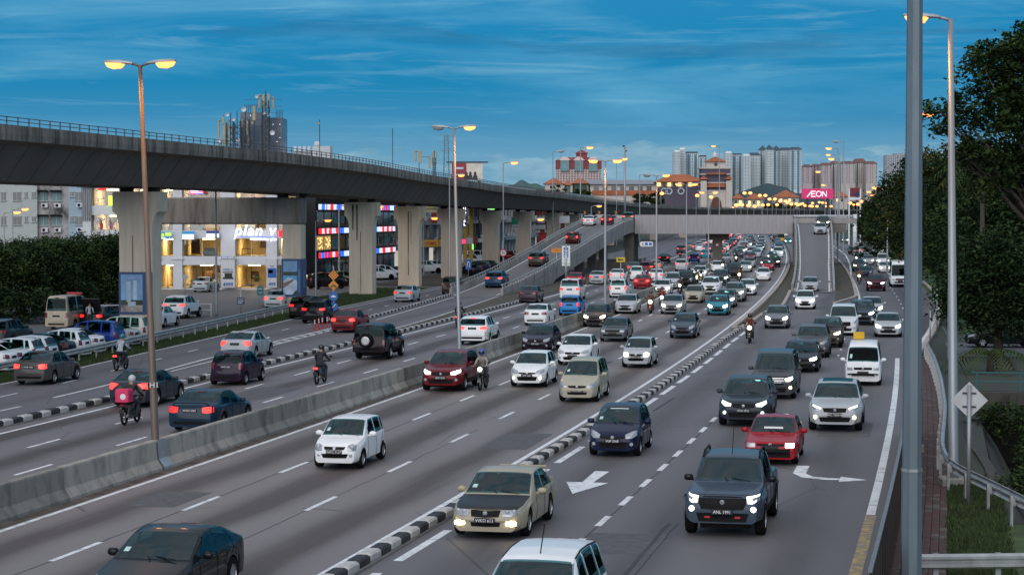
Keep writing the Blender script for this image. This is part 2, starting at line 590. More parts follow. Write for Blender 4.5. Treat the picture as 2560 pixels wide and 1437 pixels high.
arrow(mk, 18.7, -2.95, [(-.1, .22), (-.1, -.22), (2.5, -.16), (2.5, -.62), (5.0, .0), (2.5, .62), (2.5, .16)])
for q_ in ([(0, -.18), (0, .2), (1.9, .2), (1.9, -.18)], [(1.9, -.18), (1.9, .2), (2.6, .45), (2.85, .15)], [(2.85, .15), (2.6, .45), (2.85, .95), (3.25, .85)], [(3.25, .85), (2.85, .95), (2.9, 1.25), (3.2, 1.25)]):
 arrow(mk, 21.4, -8.75, [(a_, b_) for a_, b_ in q_])
arrow(mk, 21.4, -8.75, [(2.45, 1.25), (3.05, 2.05), (3.65, 1.25)])
mk.build('arrow_marking', m_white, rC)
mk = MB()
dashes(pl([(30, 25.3), (40, 25.85), (46, 26.05), (60, 27.2), (75, 28.3), (100, 29.2), (150, 31.5), (400, 32.5)]), 0, 300, 38.8, 7.3, 2.0, .13, .022, mk)
dashes(pl([(0, 22.6), (33, 23.1)]), 10, 36, 33, 6.8, 2.0, .13, .022, mk)
line(pl([(38, 23.4), (48, 23.8), (64, 25.05), (76, 25.75), (98, 26.35)]), 39, 96, .16, .022, mk)
line(pl([(54, 23.75), (62, 24.1), (76, 24.9), (100, 26.0)]), 54, 97, .13, .022, mk)
for k in range(11):                                           # chevrons in the nose between the two lanes
 s = 70 + k * 2.2
 strip('', lambda q: 25.0 + (q - 70) * .035 + .30, lambda q: 25.0 + (q - 70) * .035 - .26, s, s + .7, .022, None, build=False, mb=mk)
line(lambda s: f_left(s) - .22, -30, 300, .15, .022, mk)
line(lambda s: k2_l(s) - .75, 104, 156, .14, .022, mk)
line(lambda s: gore_l(s) + .35, 84, 152, .12, .022, mk)
mk.build('lane_markings', m_white, rF)
# tarred seams, patches
m_tar = mat('tar_seam', (.035, .034, .036), .7, var=.3, scale=6)
def seam(mb, pts, w, z):
 for i in range(len(pts) - 1):
  a, b = Vector(pts[i]), Vector(pts[i + 1])
  d = (b - a).normalized()
  nn = Vector((-d.y, d.x, 0)) * w / 2
  o = Vector((0, 0, z))
  mb.add([a - nn + o, b - nn + o, b + nn + o, a + nn + o], [(0, 1, 2, 3)])
mk = MB()
random.seed(3)
for (sa, sb, lf, w) in ((-30, 60, a1, .035), (-30, 30, a2, .025)):
 pts = [P(s, lf(s) + random.uniform(-.04, .04)) for s in np.arange(sa, sb, 1.3)]
 seam(mk, pts, w, .0085)
mk.build('tar_seam', m_tar, rA)
mk = MB()
m_patch = mat('road_patch', (.085, .080, .086), .75, var=.25, scale=4, bump=.2)
for par, lst in ((rA, ((24, 1.2, 5, 1.6), (58, 4.6, 7, 2.4), (86, 8.0, 5, 2.0), (9, 7.6, 3, 1.5), (110, 2.0, 8, 2.6))), (rB, ((40, 15.6, 6, 2.0), (80, 12.6, 7, 2.2), (66, 18.4, 4, 1.6))), (rC, ((30, -9.6, 5, 1.8), (48, -3.2, 6, 1.5), (4, -5.6, 3, 2.0)))):
 pb = MB()
 for s_, l_, n_, w_ in lst:
  strip('', l_ + w_ / 2, l_ - w_ / 2, s_, s_ + n_, .0062 if par is rA else .0102 if par is rB else .0142, None, build=False, mb=pb)
 tag(pb.build('repair_patch', m_patch, par), kind='stuff')
pts = [P(s, -6.25 - (10 - s) * .008 + random.uniform(-.03, .03)) for s in np.arange(-20, 9, 1.2)]
seam(mk, pts, .10, .0165); seam(mk, [p + Vector((.22, 0, 0)) for p in pts], .04, .0165)
seam(mk, [P(s, -4.62 + random.uniform(-.03, .03)) for s in np.arange(-20, 60, 1.5)], .035, .0165)
seam(mk, [P(s, -1.2 - .02 * s) for s in (38, 41, 44)], .1, .0165)
mk.build('tar_seam', m_tar, rC)
# dusty margin along the median barrier and the earth wedges
mg = strip('barrier_margin', 10.05, 9.62, -60, 300, .009, mat('margin_dirt', (.07, .055, .045), .95, var=.5, scale=2.2, dirt=(.12, .10, .09), dirt_scale=1.4, dirt_lo=.5, dirt_hi=.6), 4)
mg['kind'] = 'structure'
eg = strip('earth_wedge', gore_l, 20.7, 71, 300, .06, m_earth, 4); eg['kind'] = 'structure'
gr_r = pl([(93, -.9), (100, -1.15), (118, -1.5), (130, -2.4), (165, -2.1)])
eg2 = strip('earth_wedge', -.45, gr_r, 95, 300, .07, m_earth, 4); eg2['kind'] = 'structure'
eg3 = strip('earth_wedge', -6.55, lambda s: -8.62 if s > 150 else -6.6 - (s - 136) * .144, 136, 330, .07, m_earth, 5); eg3['kind'] = 'structure'
vg = strip('grass_verge', lambda s: f_left(s) + (2.0 if s < 112 else 3.4), f_left, -40, 118, .03, m_grass, 5); vg['kind'] = 'structure'
vg = strip('grass_verge', lambda s: 40.6, lambda s: f_left(s) + .1, 124, 168, .06, m_grass, 5); vg['kind'] = 'structure'
vg = strip('grass_verge', lambda s: 43.5, lambda s: f_left(s) + .1, 176, 330, .06, m_earth, 5); vg['kind'] = 'structure'
# grass tufts on the verges: real blades
def tufts(name, n, area, label):
 mb = MB()
 for _ in range(n):
  s, l, z = area()
  p = P(s, l, z)
  for b in range(4):
   a, h, w = random.uniform(0, 6.28), random.uniform(.07, .2), random.uniform(.015, .04)
   d = Vector((math.cos(a), math.sin(a), 0))
   q = p + Vector((random.uniform(-.15, .15), random.uniform(-.15, .15), 0))
   mb.add([q - d * w, q + d * w, q + d.yxz * .05 + Vector((0, 0, h))], [(0, 1, 2)])
 o = mb.build(name, mat('grass_blade', (.035, .06, .014), .8, var=.4, scale=2))
 tag(o, label, 'grass', kind='stuff')
tufts('grass', 9000, lambda: (lambda s: (s, f_left(s) + random.uniform(.05, 1.9), .03))(random.uniform(40, 112)), 'short grass along the left guard rail')
tufts('grass', 3500, lambda: (lambda s: (s, random.uniform(f_left(s) + .3, 40.2), .06))(random.uniform(124, 166)), 'patchy grass around the viaduct piers')

# ------------------------------------------------------------------ black and white kerbs: every block its own stone
m_kw = mat('kerb_white', (.50, .49, .47), .8, var=.2, scale=5, dirt=(.16, .14, .12), dirt_scale=5, dirt_lo=.52, dirt_hi=.75)
m_kb = mat('kerb_black', (.022, .023, .028), .75, var=.3, scale=5, dirt=(.12, .11, .10), dirt_scale=4, dirt_lo=.55, dirt_hi=.8)
def kerb(name, lf, s0, s1, label, w=.34, h=.24, bl=.84, side=1):
 root = empty(name, P(s0, lf(s0)), 0, label, 'kerb')
 base = sweep([(-w / 2 - .02, -.02), (w / 2 + .02, -.02), (w / 2 + .02, .05), (-w / 2 - .02, .05)], s0, s1, 4, lf=lf)
 o = base.build('kerb_bed', m_conc); o.parent = root; o.matrix_parent_inverse = root.matrix_basis.inverted()
 mes = []
 for m in (m_kw, m_kb):
  b = MB()
  b.cbox((0, 0, h / 2 + .02), (bl - .03, w, h), .045)
  mes.append(b.mesh('kerb_stone', m))
 rl = Vector(root.location)
 for k in range(int((s1 - s0) / bl)):
  s = s0 + (k + .5) * bl
  a, b = P(s - .3, lf(s - .3)), P(s + .3, lf(s + .3))
  p = P(s, lf(s)) - rl
  o = put('kerb_stone', mes[k % 2], root, p, math.atan2(b.y - a.y, b.x - a.x) + random.uniform(-.012, .012))
  o.location.z += random.uniform(-.012, .012)
 return root
kerb('traffic_kerb', lambda s: 20.42, -8, 146, 'black and white kerb between outbound lanes and the service lanes')
kerb('traffic_kerb', k2_l, 98, 153, 'black and white kerb between the up ramp and service road')
kerb('traffic_kerb', pl([(-40, -.42), (0, -.5), (30, -.72), (45, -.92), (63, -.9), (82, -.82), (97, -1.0)]), -12, 97, 'black and white kerb between inbound lanes and right side road', h=.22)
def plain_kerb(name, lf, s0, s1, label, w=.25, h=.16, m=None):
 o = sweep([(-w / 2, 0), (w / 2, 0), (w / 2, h - .03), (w / 2 - .03, h), (-w / 2 + .03, h), (-w / 2, h - .03)], s0, s1, 4, lf=lf).build(name, m or m_conc)
 return tag(o, label, 'kerb')
m_pink = mat('kerb_pale', (.42, .36, .32), .85, var=.2, scale=2, dirt=(.2, .18, .16), dirt_scale=1.5)
plain_kerb('kerb', gr_r, 97.2, 164, 'pale kerb curving from the side road towards the right ramp', .3, .22, m_pink)
plain_kerb('kerb', lambda s: -.55, 97.2, 270, 'long pale kerb on the right of the inbound lanes', .35, .30, m_pink)
plain_kerb('kerb', lambda s: f_left(s) + .13, 116, 300, 'low kerb between service road and viaduct piers')
plain_kerb('kerb', lambda s: c_right(s) - .1, 70, 330, 'low kerb along the right edge of the side road', .3, .2, m_pink)
plain_kerb('kerb', lambda s: -8.45 if s > 150 else -6.6 - (s - 136) * .132, 136, 330, 'pale kerb on the left of the far right lanes', .3, .22, m_pink)

# ------------------------------------------------------------------ concrete median barrier
m_bar = mat('barrier_concrete', (.33, .315, .28), .9, var=.15, scale=1.6, bump=.25, dirt=(.055, .05, .042), dirt_scale=1.1, dirt_lo=.48, dirt_hi=.78, stretch=(1, 1, .45))
m_bar2 = mat('barrier_concrete_dark', (.26, .25, .225), .9, var=.2, scale=1.3, bump=.25, dirt=(.05, .048, .04), dirt_scale=1.3, dirt_lo=.42, dirt_hi=.74, stretch=(1, 1, .4))
bar = empty('median_barrier', P(-20, 10.35), 0, 'long weathered concrete barrier between inbound and outbound lanes', 'barrier')
prof = [(-.34, 0), (.34, 0), (.33, .09), (.17, .33), (.12, .86), (.10, .90), (-.10, .90), (-.12, .86), (-.17, .33), (-.33, .09)]
def child_world(o, parent):
 o.parent = parent
 o.matrix_parent_inverse = Matrix.Translation(parent.location).inverted()
 return o
s, k = -20.0, 0
while s < 620:
 ln = 7.4 if s < 160 else 24.0
 o = sweep([(a + 10.35, z) for a, z in prof], s + .03, s + ln - .03, 3.7).build('barrier_segment', m_bar if k % 3 else m_bar2)
 child_world(o, bar)
 s += ln; k += 1
# ------------------------------------------------------------------ guard rail on the left verge
m_galv = mat('galvanised_steel', (.42, .43, .43), .45, .7, var=.2, scale=2.5, dirt=(.2, .16, .12), dirt_scale=1.5, dirt_lo=.55, dirt_hi=.8)
W_BEAM = [(-.02, -.155), (.02, -.155), (.075, -.11), (.075, -.06), (.02, -.015), (.02, .015), (.075, .06), (.075, .11), (.02, .155), (-.02, .155), (.035, .10), (.035, .07), (-.02, .02), (-.02, -.02), (.035, -.07), (.035, -.10)]
def guard_rail(path, label, zc=.62, face=-1, post_step=3.0, ds=2.5):
 """path: function t -> Vector on the ground, t in metres from 0 to its length"""
 f, T = path
 root = empty('guard_rail', f(0), 0, label, 'guard rail')
 mb = MB()
 n = max(2, int(T / ds))
 k = len(W_BEAM)
 for i in range(n + 1):
  t = T * i / n
  d = (f(min(t + .2, T)) - f(max(t - .2, 0))).normalized()
  nn = Vector((-d.y, d.x, 0)) * face
  for a, z in W_BEAM:
   mb.v.append(tuple(f(t) + nn * a + Vector((0, 0, zc + z)) - root.location))
 for i in range(n):
  for j in range(k):
   a, b = i * k + j, i * k + (j + 1) % k
   mb.f.append((a, b, b + k, a + k)); mb.m.append(0)
 mb.build('rail', m_galv, root)
 pb = MB(); pb.box((0, 0, .37), (.11, .07, .80)); pb.box((0, .06, .62), (.1, .06, .2))
 pm = pb.mesh('post', m_galv)
 t = .4
 while t < T:
  d = (f(min(t + .2, T)) - f(max(t - .2, 0))).normalized()
  nn = Vector((-d.y, d.x, 0)) * face
  put('post', pm, root, f(t) - nn * .12 - root.location, math.atan2(d.y, d.x) + (0 if face > 0 else math.pi))
  t += post_step
 return root
guard_rail((lambda t: P(-20 + t, f_left(-20 + t) + pl([(0, .7), (60, .75), (112, 1.7)])(-20 + t), .03), 134.0), 'long steel guard rail on the grass verge beside parked cars', zc=.66)
# ================================================================== elevated railway on the left
def conc_streak(name, base, dark, lo=.42, hi=.72, sc=.9):
 return mat(name, base, .88, var=.14, scale=1.4, bump=.2, dirt=dark, dirt_scale=sc, dirt_lo=lo, dirt_hi=hi, stretch=(1, 1, .12))
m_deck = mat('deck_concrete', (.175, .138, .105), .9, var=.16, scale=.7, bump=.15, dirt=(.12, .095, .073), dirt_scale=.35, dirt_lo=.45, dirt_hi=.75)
m_para = conc_streak('parapet_concrete', (.25, .225, .19), (.035, .032, .026), .40, .66, 1.3)
m_pier = conc_streak('pier_concrete', (.62, .53, .42), (.34, .28, .22), .5, .9)
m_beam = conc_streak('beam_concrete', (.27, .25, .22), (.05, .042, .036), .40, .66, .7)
m_dark = mat('dark_gap', (.02, .02, .02), .9)
m_rail = mat('rail_paint', (.12, .125, .13), .6, .3, var=.2)
cl = pl([(-60, 37.4), (0, 37.6), (86, 38.3), (122, 38.0), (150, 38.9), (203, 40.0), (246, 41.8), (288, 42.8), (336, 43.3), (420, 43.6), (500, 42), (560, 38.5), (620, 32.5), (680, 24), (740, 13), (800, 0), (860, -15), (920, -33), (1040, -75)])
zt = pl([(-60, 12.2), (105, 12.3), (140, 12.1), (170, 11.7), (225, 11.35), (315, 11.2), (525, 10.2), (640, 9.9), (1100, 9.8)])
via = empty('railway_viaduct', P(30, cl(30)), 0, 'long curving concrete railway viaduct on tall piers', 'viaduct')
piers_s = [86.4, 122.1, 150.5, 175.2, 203.5, 246, 288, 336, 380, 424, 470, 520, 575, 635, 700, 770, 850, 940]
DP = [(-2.4, -2.85), (2.4, -2.85), (3.75, -1.0), (4.4, -.78), (4.4, -.42), (4.15, -.42), (4.15, -.62), (-4.15, -.62), (-4.15, -.42), (-4.4, -.42), (-4.4, -.78), (-3.75, -1.0)]
ends = [10, 50] + piers_s + [1040]
for a, b in zip(ends[:-1], ends[1:]):
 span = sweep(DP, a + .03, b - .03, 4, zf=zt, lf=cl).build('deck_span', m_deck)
 child_world(span, via)
 for sd in (-1, 1):
  pr = [(sd * 4.12, -.45), (sd * 4.43, -.80), (sd * 4.46, -.45), (sd * 4.43, 0), (sd * 4.2, 0)]
  o = sweep(pr, a + .015, b - .015, 4, zf=zt, lf=cl).build('parapet', m_para)
  o.parent = span
pm = MB(); pm.box((0, 0, .21), (.05, .06, .44)); pmesh = pm.mesh('railing_post', m_rail)
mbr = MB()
for sd in (-1, 1):
 for zz in (.40, .2):
  if sd == 1 and zz == .2:
   continue
  sweep([(sd * 4.33 - .025, zz - .02), (sd * 4.33 + .025, zz - .02), (sd * 4.33 + .025, zz + .02), (sd * 4.33 - .025, zz + .02)], 10, 700, 5, zf=zt, lf=cl, mb=mbr)
child_world(mbr.build('railing', m_rail), via)
jb = MB()
for s in np.arange(46, 340, 3.1):
 sweep([(a * 1.003, z * 1.003 - .004) for a, z in (DP[0], DP[1], DP[2], DP[3], DP[10], DP[11])], s, s + .035, 1, zf=zt, lf=cl, mb=jb)
child_world(tag(jb.build('segment_joint', mat('joint_dark', (.085, .07, .055), .95)), kind='stuff'), via)
n_post = 0
s = 46.0
far_posts = MB()
while s < 600:
 p = P(s, cl(s) - 4.33, zt(s))
 if n_post < 210:
  o = put('railing_post', pmesh, None, p, heading(s)); child_world(o, via)
 else:
  far_posts.box(p + Vector((0, 0, .21)), (.06, .06, .44), heading(s))
 n_post += 1
 s += 1.42
child_world(tag(far_posts.build('railing_post', m_rail), kind='stuff'), via)
def pier_mesh(top, w=2.25, hw=3.15, dep=1.7):
 mb = MB()
 L = []
 z1 = top - 2.55
 for i in range(9):
  t = i / 8
  a = t * math.pi / 2
  L.append((w / 2 + (hw - w) / 2 * (1 - math.cos(a)), z1 + 1.25 * math.sin(a)))
 right = [(w / 2, 0)] + L + [(hw / 2, top - .06), (hw / 2 - .06, top)]
 poly = right + [(-x, z) for x, z in reversed(right)]
 mb.extrude_xz(poly, -dep / 2, dep / 2)
 mb.box((0, -dep / 2 - .012, z1 / 2), (.8, .03, z1 - .2))          # raised centre rib on both faces
 mb.box((0, dep / 2 + .012, z1 / 2), (.9, .03, z1 - .2))
 return mb.mesh('pier', m_pier)
def bearing(parent, top, n=2):
 for k in (-1, 1):
  MB().box((k * .9, 0, top + .16), (.7, .7, .32)).build('bearing', m_dark, parent)
def streaks(parent, spec):
 b = MB()
 for x, z0, z1, w in spec:
  b.box((x, -.885, (z0 + z1) / 2), (w, .006, z1 - z0))
 b.build('rain_stain', mat('rain_stain', (.06, .045, .035), .95, var=.4, scale=3, dirt=(.25, .21, .17), dirt_scale=2.0, dirt_lo=.45, dirt_hi=.6, stretch=(1, 1, .25)), parent)
pier_obs = []
for k, s in enumerate(piers_s):
 top = zt(s) - 2.85 - .30
 if k == 1:
  w = 1.62
  mb = MB()
  mb.cbox((0, 0, (top - 2.2) / 2), (w, 1.4, top - 2.2), .06)
  col = mb.mesh('pier', m_pier)
  o = put('pier', col, None, P(s, cl(s) - 1.0, 0), heading(s) - math.pi / 2); child_world(o, via)
  b = MB()
  b.cbox((-6.75, 0, top - 1.1), (15.3, 1.5, 2.2), .12)
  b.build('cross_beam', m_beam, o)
  b = MB(); b.box((-12.6, 0, (top - 2.2) / 2), (w, 2.0, top - 2.2)); b.build('column', m_pier, o)
  bearing(o, top)
 else:
  o = put('pier', pier_mesh(top), None, P(s, cl(s) - (.95 if s < 350 else 0), 0), heading(s) - math.pi / 2)
  child_world(o, via)
  bearing(o, top)
  random.seed(k)
 pier_obs.append(o)
streaks(pier_obs[2], [(-.75, 6.2, 8.6, .16), (-.35, 5.2, 8.6, .12), (.0, .3, 6.0, .06)])
streaks(pier_obs[3], [(.0, 1.2, 8.0, .10), (.3, 4.5, 8.0, .06)])
streaks(pier_obs[0], [(-.2, .0, 6.3, .05)])
# posters on the first two piers
m_blue = mat('poster_blue', (.012, .055, .16), .35, var=.1, spec=.4)
m_blue2 = mat('poster_blue_light', (.03, .16, .38), .35, var=.2, scale=1.2)
m_pale = mat('poster_pale', (.42, .52, .62), .4, var=.25, scale=1.5)
m_psky = mat('poster_sky', (.16, .34, .58), .4, var=.3, scale=.8)
m_pgreen = mat('poster_green', (.02, .04, .025), .5, var=.6, scale=2.5)
m_pbrown = mat('poster_brown', (.26, .14, .09), .5, var=.3, scale=3)
m_pool = mat('poster_pool', (.05, .33, .60), .3, var=.25, scale=3)
m_stone = mat('poster_stone', (.30, .27, .24), .5, var=.5, scale=4, dirt=(.04, .04, .03), dirt_scale=2)
def poster(parent, x0, x1, z0, z1, y, kind):
 o = MB().box(((x0 + x1) / 2, y - .03, (z0 + z1) / 2), (x1 - x0, .06, z1 - z0)).build('poster', m_blue, parent)
 b = MB()
 yf = y - .066
 def q(a, c, d, e, mi):
  X0, X1 = x0 + (x1 - x0) * a, x0 + (x1 - x0) * c
  Z0, Z1 = z0 + (z1 - z0) * d, z0 + (z1 - z0) * e
  b.box(((X0 + X1) / 2, yf - .002 * mi, (Z0 + Z1) / 2), (X1 - X0, .004, Z1 - Z0), mi=mi)
 if kind == 'pool':
  q(.1, .80, .06, .94, 0); q(.1, .80, .55, .66, 1); q(.1, .80, .38, .56, 2)
  b.add([(x0 + (x1 - x0) * u, yf - .012, z0 + (z1 - z0) * v) for u, v in ((.1, .06), (.55, .06), (.80, .22), (.80, .42), (.35, .52), (.1, .42))], [(0, 1, 2, 3, 4, 5)], 3)
  b.add([(x0 + (x1 - x0) * u, yf - .016, z0 + (z1 - z0) * v) for u, v in ((.1, .22), (.62, .42), (.62, .47), (.1, .36))], [(0, 1, 2, 3)], 4)
  q(.60, .80, .06, .16, 1); q(.87, .95, .12, .75, 5)
  b.build('print', [m_psky, m_pgreen, m_pool, m_pale, m_pbrown, m_blue2], o)
 else:
  q(.08, .92, .10, .94, 0); q(.30, .46, .30, .78, 5); q(.56, .70, .34, .80, 5); q(.08, .92, .16, .34, 1); q(.08, .92, .06, .22, 2); q(.35, .65, .20, .30, 4)
  b.build('print', [m_psky, m_pgreen, m_stone, m_pbrown, m_pale, m_pale], o)
  put('lettering', text_mesh('ocean', .26, m_pale), o, ((x0 + x1) / 2, yf - .03, z0 + (z1 - z0) * .87))
 return o
poster(pier_obs[0], -1.14, .62, 1.2, 3.95, -.875, 'garden')
MBp = MB().box((.88, -.905, 2.57), (.50, .06, 2.75)).build('poster', m_blue, pier_obs[0])
b = MB(); b.box((.9, -.94, 2.4), (.16, .006, 1.2)); b.box((.9, -.94, 3.4), (.3, .006, .2)); b.build('print', m_blue2, MBp)
poster(pier_obs[1], -.86, .80, .95, 4.05, -.71, 'pool')
MBp = MB().box((.83, 0, 2.5), (.06, 1.42, 3.1)).build('poster', m_blue, pier_obs[1])
b = MB(); b.box((.864, -.1, 2.4), (.006, .4, 1.4)); b.build('print', m_blue2, MBp)

# ================================================================== road flyover with two ramps
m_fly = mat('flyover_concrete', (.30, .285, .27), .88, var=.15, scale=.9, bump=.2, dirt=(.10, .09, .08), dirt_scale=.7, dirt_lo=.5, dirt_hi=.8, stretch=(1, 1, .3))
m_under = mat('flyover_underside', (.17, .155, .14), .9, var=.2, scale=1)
m_panel = mat('flyover_panel', (.36, .345, .35), .8, var=.12, scale=.6, dirt=(.22, .21, .22), dirt_scale=.8, dirt_lo=.4, dirt_hi=.8, stretch=(1, 1, .1))
m_ramp = asphalt('asphalt_ramp', (.155, .148, .15), (.17, .155, .15), 27, 4.0, .25)
hG = pl([(148, 0.0), (159, .33), (176, 1.1), (187, 1.75), (207, 2.9), (222, 3.9), (240, 4.9), (255, 5.7), (266, 6.15), (276, 6.3), (300, 6.3)])
hD = pl([(160, 0.0), (170, .15), (180, .5), (200, 1.7), (220, 3.1), (240, 4.6), (255, 5.6), (268, 6.1), (276, 6.3), (300, 6.3)])
fly = empty('flyover', P(276, 10), 0, 'concrete road flyover crossing the highway with grey side panels', 'flyover')
FS0, FS1 = 272.0, 283.0
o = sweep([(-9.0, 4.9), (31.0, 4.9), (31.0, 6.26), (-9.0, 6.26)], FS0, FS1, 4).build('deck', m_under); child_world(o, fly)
o = strip('deck_surface', 31, -10.5, FS0 - .1, FS1, 6.285, m_ramp, 4); child_world(o, fly)
n = 20
for k in range(n):                                            # side panels, one by one
 a, b = -1.0 + 23.7 * k / n, -1.0 + 23.7 * (k + 1) / n
 c = (P(FS0, a) + P(FS0, b)) / 2
 pb = MB().box((0, 0, 0), (23.7 / n - .02, .16, 2.85 + .0))
 o = put('side_panel', pb.mesh('side_panel', m_panel), None, c + Vector((0, -.22 - random.uniform(0, .015), 6.14)), heading(FS0) - math.pi / 2)
 child_world(o, fly)
for (l0, l1, s_, zz) in ((31, -10.5, FS1, 6.28), (31, 29.7, FS0, 6.28), (-6.7, -10.5, FS0, 6.28)):
 o = sweep([(min(l0, l1), zz), (max(l0, l1), zz), (max(l0, l1), zz + .8), (min(l0, l1), zz + .8)], s_ - .12, s_ + .12, 1).build('parapet', m_fly); child_world(o, fly)
mbr = MB()
for s_ in (FS1,):
 mbr.tube([P(s_, 31, 7.45), P(s_, -10.5, 7.45)], .05, 6)
 for k in range(24):
  mbr.box(P(s_, 31 - k * 1.8, 7.25), (.08, .08, .45))
child_world(mbr.build('railing', m_galv), fly)
for (l, s_) in ((10.4, 277), ):
 pb = MB(); pb.box((0, 0, 1.85), (1.45, 1.6, 3.7)); pb.box((0, 0, 4.3), (3.4, 2.0, 1.18))
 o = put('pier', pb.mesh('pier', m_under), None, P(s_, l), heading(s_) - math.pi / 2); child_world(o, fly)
 sg = MB().lathe([(0, -.03), (.32, -.03), (.32, 0)], 20, (0, -.83, 3.0), 'Y').build('speed_sign', mat('sign_red', (.5, .02, .025), .5), o)
 MB().lathe([(0, -.05), (.22, -.05), (.22, -.03)], 20, (0, -.83, 3.0), 'Y').build('sign_face', mat('sign_white', (.75, .76, .77), .5, var=.05), sg)
for (l, w) in ((-1.6, 1.2), (23.6, 1.4)):
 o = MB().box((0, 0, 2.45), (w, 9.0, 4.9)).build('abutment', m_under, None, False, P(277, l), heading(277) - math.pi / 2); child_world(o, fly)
def ramp(name, l0, l1, s0, s1, hf, solid_to, label, rail_sides):
 """l0 left rim, l1 right rim"""
 root = empty(name, P(s0, (l0(s0) + l1(s0)) / 2), 0, label, 'ramp')
 mb = MB(); ds = 3.0
 n = int((s1 - s0) / ds)
 for i in range(n + 1):
  s = s0 + (s1 - s0) * i / n
  bot = 0.0 if s < solid_to else max(0.0, hf(s) - 1.3)
  for a, z in ((l0(s), bot), (l1(s), bot), (l1(s), hf(s) + .015), (l0(s), hf(s) + .015)):
   mb.v.append(tuple(P(s, a, z)))
 for i in range(n):
  for j in range(4):
   a, b = i * 4 + j, i * 4 + (j + 1) % 4
   mb.f.append((a, b, b + 4, a + 4)); mb.m.append(0)
 mb.f.append((0, 1, 2, 3)); mb.m.append(0)
 child_world(mb.build('ramp_body', m_fly), root)
 srf = strip('ramp_surface', lambda s: l0(s) - .25, lambda s: l1(s) + .25, s0 - 4, s1, lambda s: hf(s) + .034, m_ramp, 4)
 child_world(srf, root)
 ln = MB(); line(lambda s: l0(s) - .5, s0 - 2, s1, .15, None, ln) if False else None
 lm = MB(); lm.uv = []
 for off, f in ((-.55, l0), (.55, l1)):
  strip('', lambda s: f(s) + off + .08, lambda s: f(s) + off - .08, s0 - 2, s1, lambda s: hf(s) + .042, None, 4, build=False, mb=lm)
 lm.build('edge_lines', m_white, srf)
 for side, f in ((1, l0), (-1, l1)):
  h = .62
  pr = [(-.13, 0), (.13, 0), (.11, h), (-.11, h)]
  o = sweep(pr, s0, s1, 3, zf=lambda s: hf(s) + .02, lf=lambda s: f(s) - side * .10).build('parapet', m_fly if side > 0 else m_panel if rail_sides == 2 else m_fly)
  child_world(o, root)
  rb = MB()
  if rail_sides != 2:
   s = s0 + .5
   while s < s1:
    rb.box(P(s, f(s) - side * .10, hf(s) + h + .14), (.12, .1, .28), heading(s)); s += 1.6
   sweep([(-.06, .92), (.06, .92), (.06, 1.02), (-.06, 1.02)], s0, s1, 4, zf=lambda s: hf(s), lf=lambda s: f(s) - side * .10, mb=rb)
   child_world(rb.build('railing', m_galv), root)
  else:
   kb = [MB(), MB()]
   s, q = s0, 0
   while s < s1:
    kb[q % 2].box(P(s, f(s) - side * .36, hf(s) + .12), (.95, .16, .2), heading(s)); s += 1.0; q += 1
   child_world(tag(kb[0].build('kerb_stone', m_kw), kind='stuff'), root)
   child_world(tag(kb[1].build('kerb_stone', m_kb), kind='stuff'), root)
 return root
rampG = ramp('up_ramp', pl([(146, 29.45), (300, 29.7)]), pl([(146, 24.35), (200, 24.2), (260, 23.2), (272, 22.8)]), 150, 272, hG, 186, 'concrete ramp rising from the outbound side to the flyover', 1)
rampD = ramp('down_ramp', pl([(130, -2.35), (200, -2.0), (272, -1.2)]), pl([(130, -6.6), (200, -6.35), (272, -6.7)]), 166, 272, hD, 290, 'concrete ramp coming down from the flyover beside the right lanes', 2)
for s in (198, 214, 230, 246, 262):
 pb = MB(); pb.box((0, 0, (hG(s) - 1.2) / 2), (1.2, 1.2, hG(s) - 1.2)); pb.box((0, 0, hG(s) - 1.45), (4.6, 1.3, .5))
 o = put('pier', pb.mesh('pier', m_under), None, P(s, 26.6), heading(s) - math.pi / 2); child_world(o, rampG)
# a second parapet line where the ramp leaves the flyover, seen under its deck
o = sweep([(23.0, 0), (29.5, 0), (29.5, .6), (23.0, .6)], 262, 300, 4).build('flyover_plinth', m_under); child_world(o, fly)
# ================================================================== vehicle builder
m_paint = mat('car_paint', 'object', .28, 0.0, var=.08, scale=1.3, spec=.06, coat=.32, back=(.012, .012, .013))
def tinted(name, col, lo, hi):
 m = bpy.data.materials.new(name)
 m.use_nodes = True
 n, l = m.node_tree.nodes, m.node_tree.links
 n.remove(n['Principled BSDF'])
 t, g, x, f, r = [n.new('ShaderNode' + q) for q in ('BsdfTransparent', 'BsdfGlossy', 'MixShader', 'LayerWeight', 'MapRange')]
 t.inputs[0].default_value = (*col, 1)
 g.inputs['Color'].default_value = (.75, .95, 1, 1)
 g.inputs['Roughness'].default_value = .03
 f.inputs[0].default_value = .35
 r.inputs['To Min'].default_value, r.inputs['To Max'].default_value = lo, hi
 l.new(f.outputs['Fresnel'], r.inputs[0]); l.new(r.outputs[0], x.inputs[0])
 l.new(t.outputs[0], x.inputs[1]); l.new(g.outputs[0], x.inputs[2])
 l.new(x.outputs[0], n['Material Output'].inputs[0])
 return m
m_glass = tinted('car_glass', (.24, .42, .43), .006, .085)
m_tyre = mat('tyre_rubber', (.010, .010, .011), .9, var=.2, scale=8, spec=.1)
m_rim = mat('rim_alloy', (.42, .43, .45), .3, .8, var=.1)
m_trim = mat('black_trim', (.008, .008, .009), .55, var=.2, scale=4, spec=.12)
m_seat = mat('car_seat', (.03, .03, .032), .9, var=.2, scale=6, spec=.1)
m_chrome = mat('chrome', (.60, .61, .63), .15, 1.0, var=.05)
m_plate = mat('plate_black', (.01, .01, .012), .5)
m_ptext = mat('plate_text', (.75, .76, .78), .5, var=.05)
m_lens = mat('lamp_lens_off', (.36, .38, .41), .12, .2, var=.25, scale=9, spec=.8)
